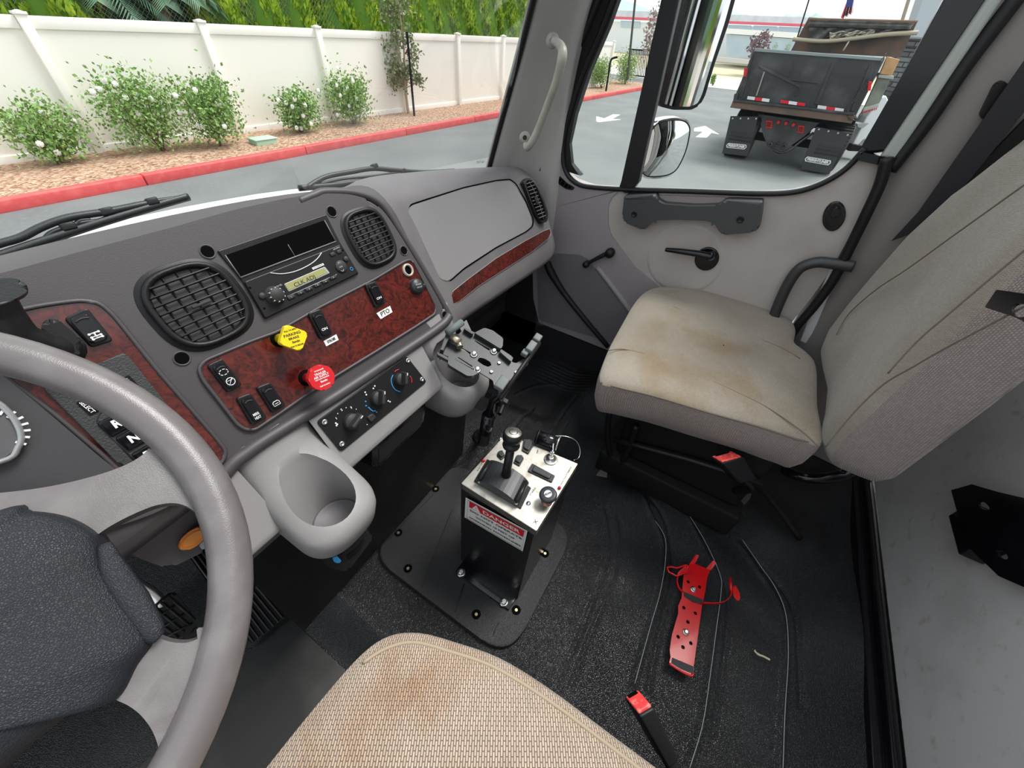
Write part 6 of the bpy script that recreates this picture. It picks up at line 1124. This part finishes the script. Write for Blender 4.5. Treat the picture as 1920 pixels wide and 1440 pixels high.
low_ = EYE+ray(*ZH([(590, 1370)])[0])*np.linalg.norm(mid_-EYE)*1.10; m = MB(); m.tube([mid_+(0, 0, .01), low_], .0165, 16, False); m.lathe(low_, _n(low_-mid_), [(.0165, 0), (.014, .008), (.006, .014), (0, .015)], 16); m.obj('lower_tube', M['gloss'], th)
m = MB(); m.tube([low_+(.02, .02, 0), (.81, .56, 0)], .014, 12, False); m.lathe((.81, .56, -.012), (0, 0, 1), [(.035, 0), (.035, .012), (.018, .016), (0, .016)], 20); m.obj('floor_post', M['black'], th)
c = mid_*.45+low_*.55; m = MB(); m.lathe(c+_n(EYE-c)*.015, _n(EYE-c), [(.005, 0), (.0045, .003), (0, .0035)], 12); m.obj('tube_button', M['metal'], th)
# ================================================================ SEATS
def cushion(outline, levels, mat_top, mat_side, parent, split, names=('seat_cushion', 'cushion_side'), nrm=(0, 0, 1), ctr=None):
    P, _ = catmull([np.array(p, float) for p in outline], None, True, 4); c = ctr if ctr is not None else np.mean(P, 0); n_ = np.array(nrm, float); rings = []
    for ins, h in levels:
        r_ = []
        for p in P: d = p-c; L = np.linalg.norm(d); k_ = (L-min(ins, .09))/L*(1-.99*max(0, ins-.09)/.15); r_.append(c+d*k_+n_*h)
        rings.append(r_)
    a = loft(names[0], rings[split:], mat_top, parent, closed=True, capends=False); b = loft(names[1], rings[:split+1], mat_side, parent, closed=True); return a, b
ps = thing('passenger_seat', 'beige cloth passenger seat with stained cushion and high backrest beside the door', 'seat', (1.13, -.12, 0))
SP_ = PL((0, 0, .50), (0, 0, 1), (0, 1, 0))
ol = px(SP_, [(1125, 716), (1136, 668), (1163, 615), (1195, 562), (1222, 543), (1262, 541), (1340, 551), (1430, 579), (1478, 601), (1491, 622), (1489, 645), (1512, 664), (1530, 690), (1532, 760), (1541, 832), (1500, 826), (1420, 800), (1330, 775), (1230, 745), (1160, 728)])
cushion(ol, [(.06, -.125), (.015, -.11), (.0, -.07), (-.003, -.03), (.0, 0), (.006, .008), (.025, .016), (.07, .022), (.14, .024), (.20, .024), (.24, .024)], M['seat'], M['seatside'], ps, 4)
sm_ = mat('seam_thread', (.16, .13, .10), .9)
def seam(pts, h, par=ps, pl=SP_, r_=.0016): m = MB(); m.tube(px(pl, pts, h), r_, 6); m.obj('seam', sm_, par)
seam([(1141, 657), (1177, 656), (1260, 680), (1330, 712), (1380, 735), (1440, 765), (1500, 806), (1533, 836)], .0215); seam([(1262, 575), (1300, 592), (1345, 610), (1400, 628), (1460, 650), (1500, 672)], .0225)
seam([(1126, 717), (1160, 727), (1230, 744), (1330, 774), (1420, 799), (1500, 825), (1541, 832)], .002, r_=.0024)
# backrest
rows = []; rowsS = []
for z, xl, xr, yf_, yb_ in ((.455, .93, 1.36, -.43, -.49), (.475, .885, 1.41, -.385, -.52), (.51, .868, 1.44, -.362, -.53), (.56, .864, 1.452, -.352, -.53), (.65, .862, 1.452, -.352, -.53), (.75, .862, 1.44, -.356, -.53), (.87, .866, 1.41, -.360, -.53), (.98, .874, 1.345, -.365, -.53), (1.07, .885, 1.27, -.372, -.53), (1.15, .905, 1.20, -.38, -.52), (1.22, .95, 1.14, -.40, -.50), (1.235, 1.0, 1.08, -.44, -.46)):
    r_ = []
    for t in np.linspace(0, 2*math.pi, 49)[:-1]:
        e_ = 5.; cx_ = math.copysign(abs(math.cos(t))**(2/e_), math.cos(t)); cy_ = math.copysign(abs(math.sin(t))**(2/e_), math.sin(t)); x = (xl+xr)/2+(xr-xl)/2*cx_; y = (yf_+yb_)/2+(yf_-yb_)/2*cy_
        if cy_ > .9: y += -.014*math.exp(-((x-(xl+xr)/2)/.16)**2)+.006*math.cos((x-xl)*14)
        r_.append((x, y, z))
    rows.append(r_)
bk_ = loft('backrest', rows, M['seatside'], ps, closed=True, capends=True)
bk_.data.materials.append(weave('back_front', (.33, .30, .26), (.17, .15, .125), .0030, .0018, .2, stain=[(4, (.82, .80, .76), .4, .6)], st=.45, axes='XZ'))
for p_ in bk_.data.polygons:
    if p_.normal.y > .55: p_.material_index = 1
BKP = PL((0, -.352, 0), (0, 1, 0))
for pts in ([(1548, 838), (1600, 775), (1655, 722), (1712, 688), (1760, 660), (1850, 612), (1930, 570)], [(1568, 628), (1590, 590), (1640, 545), (1700, 505), (1790, 440), (1930, 340)], [(1665, 700), (1720, 640), (1780, 588), (1860, 520), (1930, 462)]): m = MB(); m.tube(px(BKP, pts, .004), .0016, 6); m.obj('seam', sm_, ps)
# seat frame, pedestal, arm tube
SXP = PL((.93, 0, 0), (-1, 0, 0)); SX2 = PL((1.0, 0, 0), (-1, 0, 0))
m = MB(); m.tube(px(SXP, [(1143, 770), (1139, 810), (1143, 850), (1153, 870), (1166, 866), (1180, 838), (1193, 798)]), .0105, 12); m.obj('frame_loop', M['black'], ps)
m = MB(); m.tube(px(SXP, [(1150, 824), (1200, 836), (1290, 860), (1370, 885), (1430, 906)]), .012, 12, False, flat=(1, .8, (0, 0, 1))); m.obj('side_rail', M['black'], ps)
m = MB(); m.abox(.95, 1.36, -.34, .08, .10, .36, .02); m.obj('pedestal', M['blackm'], ps); m = MB(); m.abox(.92, 1.40, -.36, .12, -.01, .10, .01); m.obj('base_rails', M['blackm'], ps)
m = MB(); m.tube([FL.off(.20).P(1470, 880), FL.off(.22).P(1500, 893), FL.off(.24).P(1540, 897), FL.off(.26).P(1580, 890), FL.off(.30).P(1605, 874), FL.off(.36).P(1615, 850)], .016, 14); m.obj('rear_tube', M['gloss'], ps)
m = MB(); m.tube([FL.off(.22).P(1395, 890), FL.off(.12).P(1440, 930), FL.off(.02).P(1500, 1010)], .010, 10); m.obj('rear_strut', M['black'], ps)
AX = PL((1.465, 0, 0), (-1, 0, 0)); m = MB(); m.tube([AX.P(1445, 612), AX.P(1458, 575), AX.P(1478, 532), AX.P(1500, 503), AX.P(1530, 492), AX.P(1560, 494), AX.P(1600, 500)], .0165, 14); m.obj('arm_tube', mat('tube_grey', (.035, .035, .038), .4), ps)
m = MB(); m.slab(rounded(px(FL.off(.006), ZS([(60, 450), (110, 385), (135, 400), (130, 465)])), .003), FL.off(.006), .01, .001); fb = m.obj('floor_bracket', mat('dirty_steel', (.25, .23, .19), .5, .7), ps); c = FL.off(.008).P(*ZS([(115, 388)])[0]); m = MB(); m.cyl(c, c+(0, 0, .016), .008, n=12); m.obj('floor_bolt', M['metal'], fb)
pb = thing('cloth_flap', 'black cloth flap with a round cut out hanging on the backrest edge', 'flap', BKP.P(1890, 575)); PF = BKP.off(.012); m = MB(); m.hslab(rounded(px(PF, [(1846, 576), (1868, 543), (1960, 556), (1960, 640), (1915, 600), (1895, 592)]), .003), [px(PF, [(1913+17*math.cos(a), 582+13*math.sin(a)) for a in np.linspace(0, 2*math.pi, 21)[:-1]])], PF, .003); m.obj('flap', M['gloss'], pb)
# buckles
def buckle(red, body, z, label, group, tube_to, th_=.03):
    pl = FL.off(z); P0 = px(pl, red); c = np.mean(P0, 0); t = thing('seat_belt_buckle', label, 'belt buckle', c, group); rt = _n(P0[1]-P0[0]); e0 = pl.off(-.09).P(*body); d = _n(e0-c); fw = _n(np.cross(rt, d)); w_ = np.linalg.norm(P0[1]-P0[0])*1.08; h_ = np.linalg.norm(P0[2]-P0[1])
    m = MB(); m.box(c+d*.055, rt, fw, d, w_, h_*1.1, .105, .004, 3, taper=.8); m.obj('buckle_body', M['black'], t)
    m = MB(); m.box(c+d*.004, rt, fw, d, w_*.88, h_*.86, .012, .003, 3); k = m.obj('release_button', M['bred'], t)
    m = MB(); m.box(c-d*.0022+fw*h_*.33*np.sign((fw@(EYE-c)) or 1)*-1, rt, fw, d, w_*.62, h_*.16, .001); m.obj('tongue_slot', M['hole'], k)
    m = MB(); m.tube([c+d*.10, c+d*.16, np.array(tube_to)], .011, 10, flat=(1, .6, (0, 0, 1))); m.obj('stalk', M['black'], t); return t
buckle([(1161, 1302), (1186, 1288), (1230, 1318), (1210, 1352)], (1262, 1440), .44, 'dusty red buckle beside the driver cushion near the bottom edge', 'seat belt buckles', (.19, -.35, .15))
buckle([(1342, 852), (1380, 842), (1381, 862), (1345, 868)], (1400, 905), .40, 'clean red buckle against the side of the passenger cushion', 'seat belt buckles', (.95, -.30, .18))
an = thing('belt_anchor', 'black bolted belt anchor bracket below the passenger seat buckle', 'bracket', FL.off(.1).P(1385, 920)); APL = PL(FL.off(.12).P(1385, 920), (-.7, 0, .7)); m = MB(); m.slab(rounded(px(APL, ZS([(905, 460), (1050, 470), (1060, 590), (1010, 645), (950, 640), (895, 590)])), .005), APL, .012, .003); m.obj('plate', M['black'], an); c = APL.P(*ZS([(960, 560)])[0], .002); m = MB(); m.lathe(c, APL.n, [(.010, 0), (.009, .003), (.005, .004), (0, .004)], 14); m.obj('bolt', mat('rusted_bolt', (.3, .27, .2), .5, .8), an)
m = MB(); m.tube([APL.P(1385, 935), (1.0, -.28, .0)], .02, 10, False); m.obj('stand', M['blackm'], an)
# driver seat
ds = thing('driver_seat', 'tan woven driver seat cushion with brown stains at the bottom edge', 'seat', (-.16, -.1, 0))
ol = [(.146, -.40, .5), (.146, -.25, .5), (.145, -.12, .5), (.144, -.02, .5), (.136, .06, .5), (.116, .13, .5), (.096, .185, .5), (.068, .222, .5), (.03, .240, .5), (-.03, .247, .5), (-.117, .250, .5), (-.22, .248, .5), (-.33, .24, .5), (-.42, .20, .5), (-.46, .10, .5), (-.47, -.1, .5), (-.47, -.35, .5), (-.38, -.45, .5), (0, -.46, .5), (.1, -.44, .5)]
cushion(ol, [(.05, -.13), (.01, -.11), (.002, -.05), (.0, -.02), (.006, -.004), (.02, .006), (.045, .012), (.09, .016), (.15, .014), (.20, .010), (.24, .008)], M['dseat'], M['dseat'], ds, 4)
m = MB(); m.tube([(.128, -.40, .505), (.128, -.12, .505), (.126, -.02, .505), (.117, .06, .505), (.098, .125, .505), (.078, .178, .506), (.05, .207, .507), (.02, .222, .508)], .0028, 8); m.obj('piping', mat('piping_tan', (.33, .265, .185), .9), ds)
m = MB(); m.tube([(-.135, .20, .513), (-.06, .11, .515), (-.03, -.02, .512), (-.02, -.2, .51)], .0022, 6); m.obj('seam', sm_, ds)
m = MB(); m.abox(-.40, .06, -.38, .12, -.10, .37, .03); m.obj('pedestal', M['blackm'], ds)
# ================================================================ RED BRACKET on the floor
rb = thing('bottle_bracket', 'glossy red steel extinguisher bracket with open strap screwed to the floor mat', 'bracket', FL.P(1290, 1160)); RP = FL.off(.016)
def rz(pts, off=0): return px(RP, ZR(pts), off)
hl = [circ(RP, RP.P(*ZR([p])[0]), .0048, 12) for p in ((376, 378), (490, 430), (332, 637), (448, 692), (372, 780), (275, 928), (402, 992), (323, 1032))]
m = MB(); m.hslab(rounded(rz([(330, 300), (385, 205), (440, 195), (560, 245), (600, 250), (565, 340), (545, 480), (510, 640), (500, 720), (478, 880), (432, 1215), (200, 1130), (190, 1060), (215, 900), (245, 800), (278, 690), (275, 620), (310, 540), (318, 440)]), .002), hl, RP, .0025); m.obj('back_plate', M['red'], rb)
for pts in ([(385, 205), (455, 105), (487, 115), (440, 200)], [(555, 245), (625, 162), (660, 190), (600, 262)]): 
    P0 = rz(pts); P0[1] = P0[1]+np.array((0, 0, .02)); P0[2] = P0[2]+np.array((0, 0, .02)); P0 = [P0[0], FLP] if 0 else [p_ if i in (0, 3) else EYE+ray(*ZR([pts[i]])[0])*np.linalg.norm(p_-EYE) for i, p_ in enumerate(P0)]
    pl_ = PL(P0[0], np.cross(P0[1]-P0[0], P0[3]-P0[0])); m = MB(); m.slab(rounded(P0, .002), pl_, .0025, .0006); m.obj('prong', M['red'], rb)
m = MB(); m.slab(rounded(rz([(200, 1130), (432, 1215), (425, 1320), (400, 1325), (300, 1270), (183, 1200)], .001), .003), RP, .0025); m.obj('end_lip', M['red'], rb); m = MB(); m.tube(rz([(183, 1195), (300, 1270), (400, 1318), (425, 1300)], .004), .0028, 8); m.obj('lip_edge', M['red'], rb)
for pts in ([(330, 475), (522, 555), (510, 605), (420, 580), (335, 520)], [(215, 1135), (430, 1225), (425, 1298), (300, 1250), (205, 1190)]): m = MB(); m.slab(rounded(rz(pts, .0016), .001), RP, .0016, .0004); m.obj('rubber_pad', M['rubber'], rb)
for p in ((427, 455), (350, 883)): c = RP.P(*ZR([p])[0]); m = MB(); m.lathe(c, (0, 0, 1), [(.0088, 0), (.0085, .002), (.006, .0025)], 18); m.lathe(c, (0, 0, 1), [(.0058, .002), (.0056, .007), (.004, .008), (0, .008)], 6, False); m.obj('hex_screw', M['metal'], rb)
def rbn(pts, hs, w_, name):
    P, _ = catmull([RP.P(*ZR([p])[0], h) for p, h in zip(pts, hs)], None, False, 5); V = []; 
    for i, p in enumerate(P):
        V += [p+np.array((0, 0, -w_/2)), p+np.array((0, 0, w_/2))]
    Fc = [(2*i, 2*i+2, 2*i+3, 2*i+1) for i in range(len(P)-1)]; o_ = mk(name, V, Fc, M['red'], rb, smooth=True); md = o_.modifiers.new('t', 'SOLIDIFY'); md.thickness = .0016; return o_
rbn([(520, 595), (640, 600), (730, 585), (790, 530), (805, 470)], (.008, .010, .012, .014, .016), .017, 'strap'); rbn([(320, 480), (280, 440), (262, 370), (285, 310), (335, 265)], (.006, .010, .014, .018, .022), .014, 'strap')
m = MB(); m.tube(rz([(165, 235), (200, 228), (262, 240), (355, 208), (375, 225), (360, 280), (260, 320), (180, 280)], .024), .0026, 8, False, True); m.obj('latch_loop', M['red'], rb)
m = MB(); m.slab(rounded(rz([(275, 280), (350, 215), (372, 235), (362, 290), (290, 315), (262, 325)], .024), .003), RP.off(.024), .002, .0006); m.obj('latch_plate', M['red'], rb)
m = MB(); m.slab(rounded(rz([(820, 430), (850, 410), (895, 500), (895, 560), (870, 570), (830, 520)], .026), .005), RP.off(.026), .003, .001); m.tube(rz([(805, 470), (800, 400), (795, 335)], .022), [.004, .0045, .003], 8, False); m.obj('latch_hook', M['red'], rb)
tw = MB(); tw.tube([FL.off(.004).P(*p) for p in ((1414, 1220), (1422, 1227), (1432, 1231), (1443, 1237))], [.0018, .003, .0025, .003], 6); tw.tube([FL.off(.004).P(1418, 1224), FL.off(.006).P(1415, 1218)], .0014, 5, False); tag(tw.obj('wood_splinter', mat('pale_wood', (.55, .48, .36), .8)), 'small pale wood splinter on the floor mat right of the red bracket', 'splinter')
# wall plate
wpn = thing('wall_bracket', 'black steel bracket plate with two holes projecting from the rear wall', 'bracket', RW.P(1850, 1000, .05)); WB = RW.off(.05)
m = MB(); m.hslab(rounded(px(WB, [(1783, 919), (1822, 908), (1870, 922), (1990, 950), (1990, 1120), (1920, 1101), (1872, 1080), (1812, 1022)]), .003), [px(WB, [(x+11*math.cos(a)+.3*8*math.sin(a), y+8*math.sin(a)+4*math.cos(a)) for a in np.linspace(0, 2*math.pi, 17)[:-1]]) for x, y in ((1844, 948), (1879, 1040))], WB, .006); m.obj('plate', M['gloss'], wpn)
m = MB(); m.abox(.93, 1.05, -.80, -.752, .33, .40, .004); m.obj('wall_mount', M['gloss'], wpn)
# ================================================================ MIRRORS
MN = np.array((-.65, -.76, 0)); MP = PL((1.93, .44, 1.1), MN)
em = thing('exterior_mirror', 'tall chrome backed main door mirror reflecting the side of the truck', 'mirror', MP.P(1280, 100)); 
hs_ = [(1300, -80), (1395, -80), (1384, -20), (1366, 45), (1340, 120), (1322, 180), (1312, 198), (1296, 206), (1262, 206), (1238, 200), (1228, 185), (1232, 150), (1250, 80), (1270, 10)]
m = MB(); m.slab(rounded(px(MP, hs_), .01, 3), MP, .05, .008, 3); m.obj('housing', M['black'], em)
gi = [(1303, -80), (1386, -80), (1376, -20), (1358, 45), (1334, 118), (1316, 178), (1308, 194), (1294, 200), (1264, 200), (1243, 194), (1235, 182), (1239, 150), (1257, 80), (1276, 10)]
m = MB(); m.slab(rounded(px(MP, gi, .0015), .01, 3), MP, .002); m.obj('mirror_glass', M['mirror'], em)
cm = thing('convex_mirror', 'small rounded convex mirror below the tall door mirror', 'mirror', MP.P(1250, 280))
co = [(1225, 235), (1240, 225), (1265, 221), (1285, 223), (1295, 233), (1296, 250), (1288, 285), (1272, 318), (1255, 331), (1232, 335), (1210, 334), (1200, 322), (1202, 298), (1210, 262)]
m = MB(); m.slab(catmull(px(MP, co), None, True, 4)[0], MP, .045, .012, 4); m.obj('housing', M['chrome'], cm)
ci = [np.array(p) for p in co]; cc = np.mean(ci, 0); ring0 = catmull(px(MP, [tuple(cc+(p-cc)*.93) for p in ci], .0015), None, True, 4)[0]; c3 = np.mean(ring0, 0); rows = []
for k_ in (1, .85, .7, .55, .4, .25, .1, .01): rows.append([c3+(p-c3)*k_+MP.n*(.014*(1-k_*k_)) for p in ring0])
loft('mirror_glass', rows, M['mirror'], cm, closed=True)
m = MB(); m.tube(ring0, .0028, 6, False, True); m.obj('glass_rim', M['black'], cm)
m = MB(); a = MP.off(-.055); m.tube([a.P(1285, -80), a.P(1252, 60), a.P(1225, 190), a.P(1200, 300), a.P(1190, 350), a.P(1186, 400)], .016, 12); tag(m.obj('mirror_bracket', M['chrome']), 'chrome tube carrying the two door mirrors', 'mirror bracket')
# what the mirrors look back on: flank of this truck
ft = thing('side_tool_box', 'diamond plate tool box and chrome stack of this truck seen in the tall mirror', 'tool box', (1.8, -4, -1))
m = MB(); m.abox(.2, 1.75, -6.5, -1.0, -.55, .45, .02); m.obj('tool_box', mat('diamond_plate', (.55, .55, .54), .3, 1, bump=[(45, 1, .02)], vary=(60, (.15, .14, .12), .45, .55)), ft)
m = MB(); m.cyl((1.9, -1.6, -.6), (1.9, -1.6, 2.6), .09, n=20); m.obj('exhaust_stack', M['chrome'], ft); m = MB(); m.abox(1.0, 1.8, -2.2, -1.0, .45, 2.5, .02); m.obj('cab_rear', M['gloss'], ft); m = MB(); m.cyl((1.85, -2.2, -.55), (1.85, -5.5, -.55), .20, n=20); m.obj('fuel_tank', M['chrome'], ft)
# ================================================================ HOOD and WIPERS
rows = []
hp2 = [(-120, 506), (0, 482), (24, 478), (80, 459), (155, 435), (244, 409), (330, 391), (400, 378), (480, 364), (540, 356), (575, 352), (600, 351)]
for k_, Yv in enumerate((1.06, 1.10, 1.18, 1.5, 2.2, 2.6)):
    r_ = []
    for i, (x, y) in enumerate(hp2):
        p = yz(x, y, 1.12); 
        if k_ == 0: q = np.array((p[0], 1.04, p[2]-.12))
        elif k_ == 1: q = np.array((p[0]*.97, 1.07, p[2]-.01))
        elif k_ == 2: q = np.array((p[0], 1.12, p[2]+.0))
        else: q = np.array((p[0]*(1 if k_ < 4 else .95), Yv, p[2]-(Yv-1.12)*.42-(.0 if k_ < 5 else .5)))
        r_.append(q)
    rows.append(r_)
tag(loft('truck_hood', rows, mat('hood_white', (.88, .89, .88), .3, coat=.3)), 'white hood of the truck below the windshield', 'hood')
WPP = PL((.3, 1.06, .86), (0, -.9, .43))
def wiper(label, blade, arm, clips, extra, hub=None):
    t = thing('windshield_wiper', label, 'wiper', WPP.P(*blade[0]), 'windshield wipers'); m = MB(); m.tube(px(WPP, blade, 0), .0055, 6, flat=(1, 1.5, (0, 0, 1))); m.obj('blade', M['charcoal'], t)
    m = MB(); m.tube(px(WPP, arm, .0), [.007]*(len(arm)-2)+[.005, .003], 8); m.obj('arm', M['charcoal'], t)
    for c_ in clips: m = MB(); m.box(WPP.P(*c_), WPP.u, WPP.v, WPP.n, .022, .014, .014, .003); m.obj('arm_clip', M['black'], t)
    for e_ in extra: m = MB(); m.tube(px(WPP, e_), .004, 6); m.obj('yoke', M['charcoal'], t)
wiper('left wiper lying low across the windshield in front of the steering wheel', [(-60, 497), (0, 480), (80, 453), (190, 417), (300, 384), (354, 369)], [(-60, 475), (0, 457), (40, 445), (80, 425), (130, 408), (200, 397), (260, 385), (300, 376), (340, 369)], [(200, 397), (128, 425), (285, 378)], [[(82, 450), (95, 437), (125, 425), (150, 418), (185, 414)], [(140, 424), (150, 414), (170, 412)], [(250, 396), (262, 387), (285, 379), (310, 376)]])
wiper('right wiper resting low in front of the glove box', [(560, 353), (640, 346), (720, 334), (790, 325), (852, 320)], [(575, 352), (610, 332), (660, 322), (700, 316), (740, 319), (800, 322), (850, 320)], [(702, 312), (755, 321)], [[(600, 345), (640, 336), (700, 330), (748, 323)], [(720, 330), (780, 322), (820, 320)]])
# keep the stored helper property off the finished objects
bpy.context.view_layer.update()
for o in bpy.data.objects:
    if '_l' in o: del o['_l']
